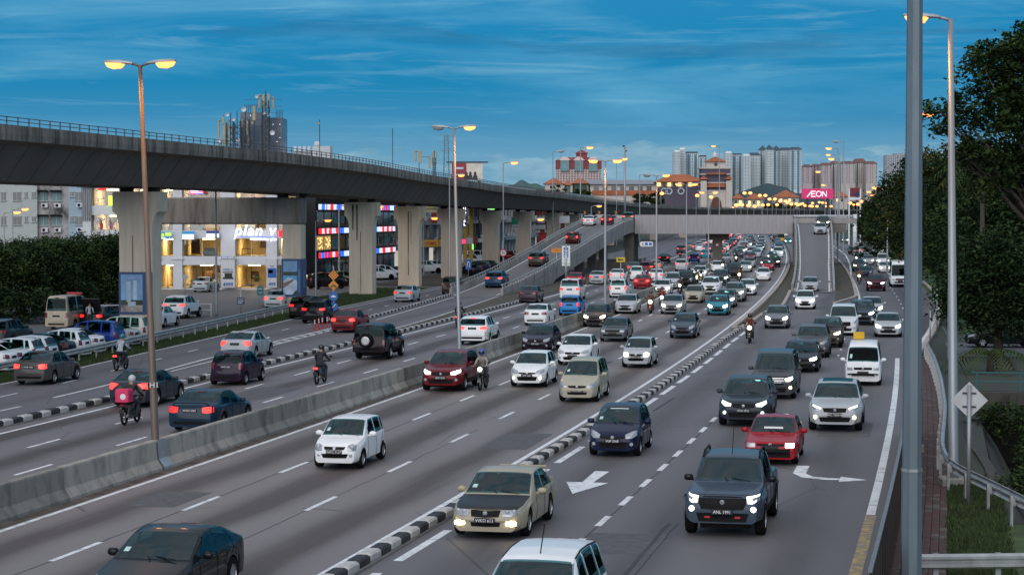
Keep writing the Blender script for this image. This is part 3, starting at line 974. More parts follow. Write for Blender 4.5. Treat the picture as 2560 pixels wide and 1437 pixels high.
m_hl = mat('headlight_on', (.9, .9, .85), .2, emit=(1.0, .80, .42), es=6.0, var=0)
m_hlw = mat('headlight_white', (.9, .9, .9), .2, emit=(.95, 1.0, .84), es=6.0, var=0)
m_drl = mat('daylight_strip', (.9, .9, .9), .2, emit=(.93, 1.0, .80), es=1.3, var=0)
m_fog = mat('fog_lamp_on', (.9, .9, .8), .2, emit=(1.0, .86, .38), es=5.0, var=0)
m_tl = mat('tail_light_on', (.5, .01, .01), .2, emit=(1.0, .025, .02), es=.9, var=0)
m_tlb = mat('brake_light_on', (.5, .01, .01), .2, emit=(1.0, .045, .035), es=2.0, var=0)
m_tlo = mat('tail_lens_off', (.16, .008, .01), .15, var=.25, scale=8, spec=.7)
m_amber = mat('indicator_on', (.6, .2, .02), .2, emit=(1.0, .38, .05), es=4.0, var=0)
m_sticker = mat('windscreen_sticker', (.45, .62, .60), .5, var=.2, scale=20)
m_white_p = mat('vinyl_white', (.7, .71, .72), .5, var=.05)

class Shell:
 def __init__(s, L, W, H, fo, wb, r, top, belt, bot=.2, tf=.24, tr=.16, tumble=.30, bulge=(.16, .10), un=.75, ur=.6, arch=.06, crown=.03, flare=0.0):
  s.L, s.W, s.H, s.fo, s.wb, s.r = L, W, H, fo, wb, r
  s.u = np.arange(0, L + .001, .01)
  z = np.interp(s.u, [a for a, b in top], [b for a, b in top])
  kk = np.ones(9) / 9
  zp = np.concatenate([np.full(4, z[0]), z, np.full(4, z[-1])])
  zs = np.convolve(zp, kk, 'valid')
  w = np.clip(np.minimum(s.u, L - s.u) / .12, 0, 1)
  s.z = z * (1 - w) + zs * w
  s.belt, s.bot, s.tf, s.tr, s.tumble, s.bulge, s.un, s.ur = belt, bot, tf, tr, tumble, bulge, un, ur
  s.ra, s.crown, s.flare = r + arch, crown, flare
 def half_w(s, u):
  w = s.W / 2
  if u < s.un:
   w *= 1 - s.tf * (1 - u / s.un) ** 2.6
  v = s.L - u
  if v < s.ur:
   w *= 1 - s.tr * (1 - v / s.ur) ** 2.6
  return w
 def ring(s, u):
  w = s.half_w(u)
  zt = float(np.interp(u, s.u, s.z))
  zB = min(float(np.interp(u, [a for a, b in s.belt], [b for a, b in s.belt])), zt - .05)
  zb = s.bot if not isinstance(s.bot, list) else float(np.interp(u, [a for a, b in s.bot], [b for a, b in s.bot]))
  tuck, fl = .86, 0.0
  for c in (s.fo, s.fo + s.wb):
   d = abs(u - c)
   if d < s.ra:
    h = s.r * 1.0 + math.sqrt(max(s.ra ** 2 - d * d, 0))
    if h > zb:
     zb, tuck = h, .97
   if d < s.ra * 1.35:
    fl = max(fl, s.flare * (1 - d / (s.ra * 1.35)) ** .5)
  zb = min(zb, zB - .06)
  D = zB - zb
  w += fl
  y5 = .955 * (w - fl)
  ztE = zt - s.crown * min(1, (zt - zB) / .3) - .012
  tz = lambda g: zB + g * (ztE - zB)
  ty = lambda g: y5 - s.tumble * (tz(g) - zB) - .02 * g
  y8 = ty(.93)
  return [(tuck * w, zb), (max(tuck, .97) * w, zb + min(.06, D * .2)), (w, zb + .42 * D), (.995 * w - fl * .3, zb + .70 * D), (.98 * (w - fl), zb + .90 * D), (y5, zB),
    (ty(.3), tz(.3)), (ty(.65), tz(.65)), (y8, tz(.93)), (max(y8 - .055, .02), zt - (zt - ztE) * .55), (max(y8 - .055, .02) * .55, zt - (zt - ztE) * .15), (0, zt)]
 def pt(s, u, v, side=1):
  u = min(max(u, 0), s.L)
  rg = s.ring(u)
  i = min(int(v), 10)
  f = v - i
  y = rg[i][0] * (1 - f) + rg[i + 1][0] * f
  z = rg[i][1] * (1 - f) + rg[i + 1][1] * f
  return s.defo(u, y * side, z)
 def defo(s, u, y, z):
  q = (y / (s.W / 2)) ** 2
  x = s.L / 2 - u
  x -= s.bulge[0] * q * max(0, 1 - u / (s.L * .45))
  x += s.bulge[1] * q * max(0, 1 - (s.L - u) / (s.L * .45))
  return Vector((x, y, z))
 def hole(s, u, r):
  k = s.k
  if r >= 9:
   return k['ws'][0] + .05 < u < k['ws'][1] - .04 or k['rw'][0] + .04 < u < k['rw'][1] - .04
  if r in (6, 7):
   t = (r + .5 - 5.3) / 3.15
   return any(a + (c - a) * t + .05 < u < b + (d - b) * t - .05 for a, b, c, d in k['side'])
  return False
 def mesh(s):
  us = list(np.linspace(0, s.L, int(s.L / .06)))
  for c in (s.fo, s.fo + s.wb):
   us += [c - s.ra, c + s.ra, c - s.ra * .97, c + s.ra * .97, c - s.ra * .85, c + s.ra * .85]
  us += [.02, .05, s.L - .02, s.L - .05]
  us = sorted(set(round(a, 4) for a in us if 0 <= a <= s.L))
  mb = MB()
  nr = 12
  for u in us:
   rg = s.ring(u)
   for y, z in rg:
    mb.v.append(tuple(s.defo(u, y, z)))
   for y, z in rg[-2::-1]:
    mb.v.append(tuple(s.defo(u, -y, z)))
  k = 2 * nr - 1
  for i in range(len(us) - 1):
   for j in range(k - 1):
    a = i * k + j
    if not s.hole((us[i] + us[i + 1]) / 2, j if j < 11 else 21 - j):
     mb.f.append((a, a + k, a + k + 1, a + 1)); mb.m.append(0)
  n = len(us)
  mb.f.append(tuple(range(k))); mb.m.append(0)
  mb.f.append(tuple((n - 1) * k + j for j in range(k))[::-1]); mb.m.append(0)
  s.bvh = BVHTree.FromPolygons([Vector(p) for p in mb.v], mb.f)
  me = mb.mesh('body', m_paint)
  return autosmooth(me, 42)
 def surf(s, u0b, u1b, u0t, u1t, v0, v1, nu=8, nv=5, side=1, off=.008, whole=False):
  """panel lying on the shell between ring rows v0..v1"""
  mb = MB()
  cols = []
  vs = [v0 + (v1 - v0) * j / nv for j in range(nv + 1)]
  seq = [(v, 1) for v in vs] + ([(v, -1) for v in vs[-2::-1]] if whole else [])
  for i in range(nu + 1):
   for v, sd in seq:
    t = (v - v0) / (v1 - v0)
    ua, ub = u0b + (u0t - u0b) * t, u1b + (u1t - u1b) * t
    u = ua + (ub - ua) * i / nu
    sd = sd if whole else side
    p = s.pt(u, v, sd)
    d1 = s.pt(u + .03, v, sd) - s.pt(u - .03, v, sd)
    d2 = s.pt(u, min(v + .2, 11), sd) - s.pt(u, v - .2, sd)
    nn = d1.cross(d2)
    nn = nn.normalized() if nn.length > 1e-9 else Vector((0, 0, 1))
    c = Vector((p.x * .3, 0, s.H * .45))
    if nn.dot(p - c) < 0:
     nn = -nn
    mb.v.append(tuple(p + nn * off))
  k = len(seq)
  for i in range(nu):
   for j in range(k - 1):
    a = i * k + j
    mb.f.append((a, a + 1, a + k + 1, a + k)); mb.m.append(0)
  return mb
 def proj(s, axis, a, b):
  """front/rear: a = y, b = z ; side: a = u, b = z"""
  if axis == 'F':
   h = s.bvh.ray_cast(Vector((s.L, a, b)), Vector((-1, 0, 0)))
  elif axis == 'B':
   h = s.bvh.ray_cast(Vector((-s.L, a, b)), Vector((1, 0, 0)))
  else:
   h = s.bvh.ray_cast(Vector((s.L / 2 - a, s.W, b)), Vector((0, -1, 0)))
  return h[0]
 def patch(s, axis, top, bot, nv=4, off=.012, nu=6, mirror=False):
  """top/bot: polylines in the view plane, same length; laid on the body"""
  mb = MB()
  def res(pl_, n):
   t = np.linspace(0, len(pl_) - 1, n + 1)
   return [tuple(np.array(pl_[min(int(q), len(pl_) - 2)]) * (1 - (q - min(int(q), len(pl_) - 2))) + np.array(pl_[min(int(q), len(pl_) - 2) + 1]) * (q - min(int(q), len(pl_) - 2))) for q in t]
  T_, B_ = res(top, nu), res(bot, nu)
  dv = {'F': Vector((off, 0, 0)), 'B': Vector((-off, 0, 0)), 'S': Vector((0, off, 0))}[axis]
  last = None
  grid = []
  for i in range(nu + 1):
   for j in range(nv + 1):
    f = j / nv
    a = T_[i][0] * (1 - f) + B_[i][0] * f
    b = T_[i][1] * (1 - f) + B_[i][1] * f
    h = s.proj(axis, a, b)
    grid.append((a, b, h))
  xs = [g[2] for g in grid if g[2] is not None]
  for a, b, h in grid:
   if h is None:
    near = min(xs, key=lambda q: (q.y - a) ** 2 + (q.z - b) ** 2) if xs else Vector((0, a, b))
    h = Vector((near.x, a, b)) if axis != 'S' else Vector((s.L / 2 - a, near.y, b))
   p = h + dv
   mb.v.append((p.x, -p.y if mirror else p.y, p.z))
  k = nv + 1
  for i in range(nu):
   for j in range(nv):
    a = i * k + j
    mb.f.append((a, a + 1, a + k + 1, a + k)); mb.m.append(0)
  return mb

def wheel_meshes(r, w=.2, key={}):
 k = (round(r, 3), w)
 if k in key:
  return key[k]
 t = MB().lathe([(r * .62, -w / 2), (r * .9, -w / 2), (r * .97, -w * .42), (r, -w * .3), (r, w * .3), (r * .97, w * .42), (r * .9, w / 2), (r * .62, w / 2), (r * .60, w * .3), (r * .60, -w * .3), (r * .62, -w / 2)], 24, axis='Y')
 tm = autosmooth(t.mesh('tyre', m_tyre), 40)
 b = MB()
 b.lathe([(r * .64, w * .42), (r * .60, w * .46), (r * .57, w * .30), (r * .56, 0)], 24, axis='Y')
 b.lathe([(0, w * .36), (r * .12, w * .36), (r * .13, w * .25)], 12, axis='Y')
 b.lathe([(0, w * .05), (r * .57, w * .05)], 16, axis='Y', mi=1)
 for q in range(7):
  a = 2 * math.pi * q / 7
  M = Matrix.Rotation(a, 3, 'Y')
  pts = [M @ Vector(p) for p in ((-.05 * r / .3, w * .34, .03), (.05 * r / .3, w * .34, .03), (.035 * r / .3, w * .40, r * .6), (-.035 * r / .3, w * .40, r * .6),
                                       (-.05 * r / .3, w * .15, .03), (.05 * r / .3, w * .15, .03), (.035 * r / .3, w * .25, r * .6), (-.035 * r / .3, w * .25, r * .6))]
  b.add(pts, [(0, 1, 2, 3), (0, 4, 5, 1), (1, 5, 6, 2), (2, 6, 7, 3), (3, 7, 4, 0)])
 rm = b.mesh('rim', [m_rim, m_trim])
 key[k] = (tm, rm)
 return key[k]

SPECS = {}
def spec(name, shell, **k):
 SPECS[name] = (shell, k)
def sh(L, W, H, fo, wb, r, top, belt, **k):
 return dict(L=L, W=W, H=H, fo=fo, wb=wb, r=r, top=top, belt=belt, **k)

spec('hatch', sh(3.70, 1.64, 1.52, .74, 2.46, .29,
     [(0, .50), (.03, .62), (.10, .72), (.25, .80), (.60, .90), (.95, .98), (1.25, 1.16), (1.62, 1.40), (1.85, 1.475), (2.3, 1.52), (2.9, 1.50), (3.30, 1.44), (3.42, 1.36), (3.56, 1.08), (3.63, .93), (3.67, .70), (3.70, .5)],
     [(0, .62), (.9, .90), (2.5, .96), (3.7, 1.0)]),
     ws=(.98, 1.72), rw=(3.36, 3.60), side=[(1.33, 2.28, 1.80, 2.28), (2.36, 3.10, 2.36, 2.98), (3.16, 3.42, 3.06, 3.24)],
     hl=[(.40, .72), (.60, .80), (.73, .83), (.42, .60), (.62, .60), (.74, .68)], tl=[(.57, 1.0), (.74, 1.0), (.58, .72), (.76, .72)],
     gr=[(-.40, .66), (0, .66), (.40, .66), (-.38, .60), (0, .58), (.38, .60)], it=[(-.46, .47), (0, .47), (.46, .47), (-.40, .30), (0, .29), (.40, .30)], fog=(.60, .42, .055))
spec('small_hatch', sh(3.49, 1.50, 1.44, .66, 2.36, .275,
     [(0, .48), (.03, .62), (.08, .72), (.2, .79), (.5, .86), (.86, .93), (1.15, 1.14), (1.48, 1.36), (1.7, 1.42), (2.2, 1.44), (2.9, 1.42), (3.22, 1.37), (3.32, 1.28), (3.42, .98), (3.46, .7), (3.49, .46)],
     [(0, .62), (.85, .86), (2.4, .90), (3.5, .93)], tf=.20, tumble=.24),
     ws=(.90, 1.58), rw=(3.25, 3.40), side=[(1.22, 2.10, 1.66, 2.10), (2.18, 2.86, 2.18, 2.84), (2.92, 3.20, 2.90, 3.12)],
     hl=[(.40, .73), (.52, .77), (.64, .73), (.40, .57), (.52, .55), (.64, .58)], tl=[(.52, .98), (.66, .98), (.54, .68), (.68, .68)],
     gr=[(-.34, .69), (0, .69), (.34, .69), (-.30, .60), (0, .60), (.30, .60)], it=[(-.42, .48), (0, .48), (.42, .48), (-.36, .35), (0, .34), (.36, .35)], fog=(.50, .43, .05))
spec('sedan', sh(4.45, 1.72, 1.47, .88, 2.60, .31,
     [(0, .46), (.03, .58), (.10, .68), (.3, .77), (.75, .86), (1.22, .95), (1.55, 1.15), (1.95, 1.37), (2.25, 1.44), (2.65, 1.47), (3.05, 1.44), (3.35, 1.36), (3.70, 1.18), (3.92, 1.07), (4.25, 1.04), (4.36, 1.0), (4.42, .78), (4.45, .5)],
     [(0, .6), (1.2, .90), (3.0, .95), (4.45, .97)]),
     ws=(1.26, 2.05), rw=(3.22, 3.86), side=[(1.62, 2.52, 2.10, 2.52), (2.60, 3.42, 2.60, 3.22), (3.46, 3.66, 3.28, 3.34)],
     hl=[(.44, .70), (.62, .76), (.76, .80), (.46, .59), (.64, .58), (.77, .66)], tl=[(.44, .93), (.62, .95), (.78, .96), (.46, .76), (.64, .74), (.80, .76)],
     gr=[(-.42, .66), (0, .67), (.42, .66), (-.36, .56), (0, .55), (.36, .56)], it=[(-.50, .42), (0, .42), (.50, .42), (-.44, .28), (0, .27), (.44, .28)], fog=(.64, .38, .055))
spec('fastback', sh(4.63, 1.80, 1.42, .90, 2.70, .325,
     [(0, .46), (.03, .57), (.10, .66), (.3, .74), (.8, .83), (1.30, .92), (1.70, 1.14), (2.15, 1.34), (2.45, 1.40), (2.80, 1.42), (3.2, 1.38), (3.6, 1.27), (4.0, 1.12), (4.30, 1.02), (4.48, 1.0), (4.56, .92), (4.60, .72), (4.63, .5)],
     [(0, .58), (1.2, .87), (3.0, .93), (4.63, .97)], flare=.015),
     ws=(1.34, 2.22), rw=(3.34, 4.22), side=[(1.72, 2.62, 2.28, 2.62), (2.70, 3.58, 2.70, 3.36), (3.62, 3.86, 3.40, 3.46)],
     hl=[(.46, .66), (.64, .72), (.80, .76), (.48, .58), (.66, .57), (.81, .64)], tl=[(.40, .93), (.62, .97), (.84, .97), (.56, .80), (.66, .70), (.86, .74)],
     gr=[(-.46, .63), (0, .64), (.46, .63), (-.40, .54), (0, .53), (.40, .54)], it=[(-.54, .42), (0, .42), (.54, .42), (-.48, .28), (0, .27), (.48, .28)], fog=(.68, .38, .055))
spec('round_sedan', sh(4.74, 1.82, 1.42, .95, 2.70, .32,
     [(0, .46), (.03, .58), (.09, .68), (.25, .75), (.75, .83), (1.35, .91), (1.70, 1.10), (2.15, 1.33), (2.45, 1.39), (2.85, 1.42), (3.25, 1.39), (3.6, 1.29), (3.98, 1.10), (4.15, 1.03), (4.5, 1.0), (4.64, .95), (4.71, .72), (4.74, .48)],
     [(0, .58), (1.3, .84), (3.2, .90), (4.74, .92)], tf=.22),
     ws=(1.40, 2.24), rw=(3.40, 4.06), side=[(1.82, 2.72, 2.32, 2.72), (2.80, 3.62, 2.80, 3.42), (3.66, 3.84, 3.46, 3.52)],
     hl=[(.42, .70), (.60, .73), (.78, .76), (.42, .57), (.60, .56), (.78, .62)], tl=[(.44, .90), (.62, .92), (.82, .93), (.46, .72), (.64, .70), (.84, .74)],
     gr=[(-.36, .70), (0, .71), (.36, .70), (-.33, .555), (0, .54), (.33, .555)], it=[(-.36, .42), (0, .42), (.36, .42), (-.34, .32), (0, .31), (.34, .32)], fog=(.62, .40, .07))
spec('old_saloon', sh(4.28, 1.66, 1.37, .82, 2.44, .29,
     [(0, .44), (.02, .62), (.06, .72), (.2, .76), (.7, .82), (1.22, .88), (1.55, 1.09), (1.92, 1.30), (2.15, 1.35), (2.6, 1.37), (3.0, 1.35), (3.2, 1.28), (3.55, 1.05), (3.72, .95), (4.1, .93), (4.2, .90), (4.26, .66), (4.28, .44)],
     [(0, .62), (1.2, .83), (3.0, .86), (4.28, .88)], tf=.12, tr=.10, bulge=(.08, .06)),
     ws=(1.26, 2.02), rw=(3.08, 3.66), side=[(1.62, 2.48, 2.06, 2.48), (2.56, 3.32, 2.56, 3.10)],
     hl=[(.46, .71), (.60, .71), (.72, .71), (.46, .58), (.60, .58), (.73, .60)], tl=[(.34, .84), (.56, .85), (.76, .85), (.34, .68), (.56, .67), (.77, .68)],
     gr=[(-.42, .69), (0, .69), (.42, .69), (-.42, .60), (0, .60), (.42, .60)], it=[(-.60, .44), (0, .44), (.60, .44), (-.56, .34), (0, .34), (.56, .34)], fog=None)
spec('old_hatch', sh(4.02, 1.64, 1.36, .80, 2.38, .285,
     [(0, .42), (.02, .60), (.06, .70), (.2, .74), (.7, .81), (1.18, .88), (1.50, 1.09), (1.85, 1.29), (2.05, 1.34), (2.5, 1.36), (2.95, 1.33), (3.2, 1.25), (3.62, 1.0), (3.84, .90), (3.94, .85), (4.0, .62), (4.02, .42)],
     [(0, .6), (1.15, .83), (2.9, .86), (4.02, .86)], tf=.11, tr=.10, bulge=(.08, .06)),
     ws=(1.22, 1.96), rw=(3.02, 3.74), side=[(1.56, 2.40, 1.98, 2.40), (2.48, 3.24, 2.48, 3.0)],
     hl=[(.46, .695), (.60, .695), (.72, .69), (.46, .56), (.60, .56), (.73, .57)], tl=[(.50, .82), (.62, .82), (.75, .82), (.50, .66), (.62, .65), (.76, .66)],
     gr=[(-.42, .67), (0, .67), (.42, .67), (-.42, .60), (0, .60), (.42, .60)], it=[(-.62, .52), (0, .52), (.62, .52), (-.60, .26), (0, .25), (.60, .26)], fog=None)
spec('suv', sh(4.45, 1.85, 1.68, .88, 2.66, .355,
     [(0, .56), (.03, .76), (.09, .88), (.25, .95), (.8, 1.03), (1.20, 1.09), (1.55, 1.31), (1.95, 1.55), (2.2, 1.63), (2.7, 1.68), (3.4, 1.66), (3.9, 1.59), (4.05, 1.50), (4.25, 1.16), (4.36, 1.03), (4.42, .78), (4.45, .55)],
     [(0, .72), (1.2, 1.04), (3.0, 1.09), (4.45, 1.14)], bot=.27, flare=.02),
     ws=(1.24, 2.05), rw=(3.98, 4.26), side=[(1.62, 2.56, 2.12, 2.56), (2.64, 3.46, 2.64, 3.40), (3.54, 3.98, 3.48, 3.80)],
     hl=[(.44, .84), (.64, .90), (.80, .95), (.46, .75), (.66, .74), (.82, .84)], tl=[(.44, 1.06), (.66, 1.09), (.84, 1.10), (.48, .92), (.68, .92), (.86, .94)],
     gr=[(-.42, .84), (0, .85), (.42, .84), (-.38, .70), (0, .68), (.38, .70)], it=[(-.56, .52), (0, .52), (.56, .52), (-.50, .36), (0, .35), (.50, .36)], fog=(.68, .52, .06), plate_z=.60, clad=True)
spec('mpv', sh(4.15, 1.64, 1.70, .76, 2.66, .30,
     [(0, .50), (.03, .64), (.09, .76), (.25, .84), (.6, .93), (.92, 1.02), (1.25, 1.26), (1.65, 1.54), (1.9, 1.64), (2.4, 1.70), (3.2, 1.69), (3.78, 1.63), (3.90, 1.54), (4.05, 1.10), (4.10, .80), (4.15, .5)],
     [(0, .64), (.9, .94), (2.5, 1.0), (4.15, 1.03)], tumble=.26),
     ws=(.96, 1.76), rw=(3.82, 4.03), side=[(1.36, 2.26, 1.86, 2.26), (2.34, 3.14, 2.34, 3.12), (3.22, 3.76, 3.20, 3.66)],
     hl=[(.40, .70), (.58, .78), (.72, .83), (.42, .60), (.60, .58), (.74, .66)], tl=[(.58, 1.06), (.74, 1.06), (.60, .74), (.76, .74)],
     gr=[(-.38, .68), (0, .69), (.38, .68), (-.34, .60), (0, .58), (.34, .60)], it=[(-.42, .42), (0, .42), (.42, .42), (-.38, .32), (0, .31), (.38, .32)], fog=(.60, .40, .06))
spec('van', sh(4.88, 1.85, 1.90, .88, 2.95, .335,
     [(0, .52), (.02, .78), (.06, .92), (.2, 1.0), (.55, 1.08), (.90, 1.16), (1.30, 1.46), (1.72, 1.76), (1.95, 1.84), (2.5, 1.90), (3.8, 1.90), (4.5, 1.84), (4.64, 1.74), (4.78, 1.2), (4.84, .85), (4.88, .5)],
     [(0, .74), (.9, 1.05), (2.5, 1.10), (4.88, 1.13)], tf=.15, tr=.08, tumble=.18, ur=.4),
     ws=(.94, 1.82), rw=(4.56, 4.76), side=[(1.40, 2.36, 1.96, 2.36), (2.44, 3.44, 2.44, 3.42), (3.52, 4.44, 3.50, 4.34)],
     hl=[(.50, .86), (.66, .91), (.80, .94), (.52, .76), (.68, .76), (.81, .83)], tl=[(.56, 1.10), (.72, 1.11), (.85, 1.12), (.58, .90), (.74, .90), (.87, .92)],
     gr=[(-.48, .92), (0, .93), (.48, .92), (-.46, .62), (0, .60), (.46, .62)], it=[(-.56, .46), (0, .46), (.56, .46), (-.50, .30), (0, .29), (.50, .30)], fog=(.72, .50, .06))
spec('microvan', sh(3.95, 1.62, 1.92, .78, 2.10, .29,
     [(0, .44), (.02, .84), (.05, .98), (.12, 1.05), (.25, 1.22), (.58, 1.66), (.75, 1.79), (1.1, 1.87), (1.8, 1.92), (3.2, 1.91), (3.75, 1.84), (3.84, 1.74), (3.90, 1.1), (3.95, .45)],
     [(0, .86), (.3, .98), (2.0, 1.02), (3.95, 1.02)], tf=.10, tr=.06, tumble=.14, un=.4, ur=.3, bulge=(.10, .05)),
     ws=(.15, .64), rw=(3.78, 3.89), side=[(.50, 1.20, .80, 1.20), (1.30, 2.30, 1.30, 2.30), (2.40, 3.50, 2.40, 3.46)],
     hl=[(.46, .82), (.58, .83), (.70, .83), (.46, .69), (.58, .69), (.70, .70)], tl=[(.62, .95), (.74, .95), (.62, .72), (.75, .72)],
     gr=[(-.40, .82), (0, .83), (.40, .82), (-.40, .72), (0, .71), (.40, .72)], it=[(-.50, .54), (0, .54), (.50, .54), (-.50, .42), (0, .42), (.50, .42)], fog=None)
spec('pickup', sh(5.26, 1.86, 1.80, .92, 3.15, .39,
     [(0, .62), (.02, .86), (.07, 1.0), (.2, 1.07), (.8, 1.13), (1.35, 1.18), (1.68, 1.42), (2.02, 1.66), (2.25, 1.75), (2.8, 1.80), (3.3, 1.79), (3.62, 1.73), (3.72, 1.60), (3.80, 1.24), (3.9, 1.16), (4.5, 1.15), (5.16, 1.15), (5.22, 1.0), (5.26, .6)],
     [(0, .82), (1.3, 1.10), (3.0, 1.13), (5.26, 1.10)], bot=.36, tf=.14, tr=.04, tumble=.24, flare=.045, arch=.08, bulge=(.12, .03)),
     ws=(1.39, 2.12), rw=(3.66, 3.79), side=[(1.74, 2.62, 2.18, 2.62), (2.70, 3.46, 2.70, 3.40)],
     hl=[(.56, 1.0), (.72, 1.02), (.84, 1.03), (.58, .84), (.72, .83), (.86, .90)], tl=[(.76, 1.10), (.90, 1.10), (.76, .84), (.90, .84)],
     gr=[(-.46, 1.0), (0, 1.01), (.46, 1.0), (-.40, .74), (0, .72), (.40, .74)], it=[(-.60, .56), (0, .56), (.60, .56), (-.52, .44), (0, .43), (.52, .44)], fog=(.73, .70, .06), plate_z=.64, clad=True)
spec('offroader', sh(4.60, 1.82, 1.88, .78, 2.68, .38,
     [(0, .60), (.02, .88), (.06, 1.0), (.2, 1.07), (.8, 1.12), (1.30, 1.16), (1.58, 1.42), (1.85, 1.70), (2.05, 1.80), (2.6, 1.87), (3.6, 1.88), (4.35, 1.84), (4.46, 1.74), (4.54, 1.16), (4.58, .9), (4.60, .58)],
     [(0, .82), (1.25, 1.08), (3.0, 1.12), (4.60, 1.14)], bot=.40, tf=.08, tr=.04, tumble=.17, flare=.05, arch=.09, bulge=(.08, .03), ur=.3),
     ws=(1.33, 1.94), rw=(4.38, 4.53), side=[(1.64, 2.46, 2.0, 2.46), (2.54, 3.34, 2.54, 3.34), (3.44, 4.30, 3.44, 4.26)],
     hl=[(.54, .96), (.66, .96), (.80, .96), (.54, .82), (.66, .82), (.80, .82)], tl=[(.74, 1.06), (.86, 1.06), (.74, .80), (.87, .80)],
     gr=[(-.46, .98), (0, .98), (.46, .98), (-.46, .80), (0, .80), (.46, .80)], it=[(-.6, .6), (0, .6), (.6, .6), (-.6, .5), (0, .5), (.6, .5)], fog=None, plate_z=.62, clad=True)
spec('high_van', sh(4.84, 1.70, 2.25, .95, 2.57, .33,
     [(0, .50), (.02, .80), (.06, .92), (.2, 1.02), (.45, 1.14), (.95, 1.72), (1.3, 2.06), (1.7, 2.2), (2.2, 2.25), (4.4, 2.24), (4.66, 2.16), (4.74, 2.02), (4.80, 1.1), (4.84, .5)],
     [(0, .78), (.45, 1.05), (2.5, 1.12), (4.84, 1.12)], tf=.14, tr=.06, tumble=.13, un=.5, ur=.3),
     ws=(.50, 1.10), rw=(4.70, 4.79), side=[(.85, 1.70, 1.25, 1.70), (1.85, 2.95, 1.85, 2.95), (3.08, 4.50, 3.08, 4.45)],
     hl=[(.50, .90), (.62, .95), (.74, .98), (.50, .74), (.62, .74), (.75, .80)], tl=[(.64, 1.12), (.80, 1.12), (.64, .78), (.81, .78)],
     gr=[(-.42, .84), (0, .85), (.42, .84), (-.40, .74), (0, .73), (.40, .74)], it=[(-.5, .48), (0, .48), (.5, .48), (-.5, .34), (0, .34), (.5, .34)], fog=None)
spec('minibus', sh(6.9, 2.08, 2.75, 1.1, 3.9, .40,
     [(0, .50), (.02, .9), (.06, 1.05), (.15, 1.15), (.45, 2.15), (.65, 2.55), (1.0, 2.68), (2.0, 2.75), (6.3, 2.74), (6.7, 2.62), (6.82, 1.4), (6.9, .5)],
     [(0, .95), (.4, 1.10), (3, 1.25), (6.9, 1.25)], bot=.34, tf=.08, tr=.05, tumble=.07, un=.4, ur=.3, bulge=(.16, .06)),
     ws=(.16, .56), rw=(6.72, 6.80), side=[(.55, 1.30, .66, 1.30), (1.45, 3.0, 1.45, 3.0), (3.15, 4.7, 3.15, 4.7), (4.85, 6.4, 4.85, 6.35)],
     hl=[(.60, .92), (.76, .93), (.90, .93), (.60, .74), (.76, .74), (.91, .76)], tl=[(.80, 1.1), (.96, 1.1), (.80, .8), (.97, .8)],
     gr=[(-.5, .92), (0, .92), (.5, .92), (-.5, .74), (0, .74), (.5, .74)], it=[(-.6, .6), (0, .6), (.6, .6), (-.6, .46), (0, .46), (.6, .46)], fog=None)

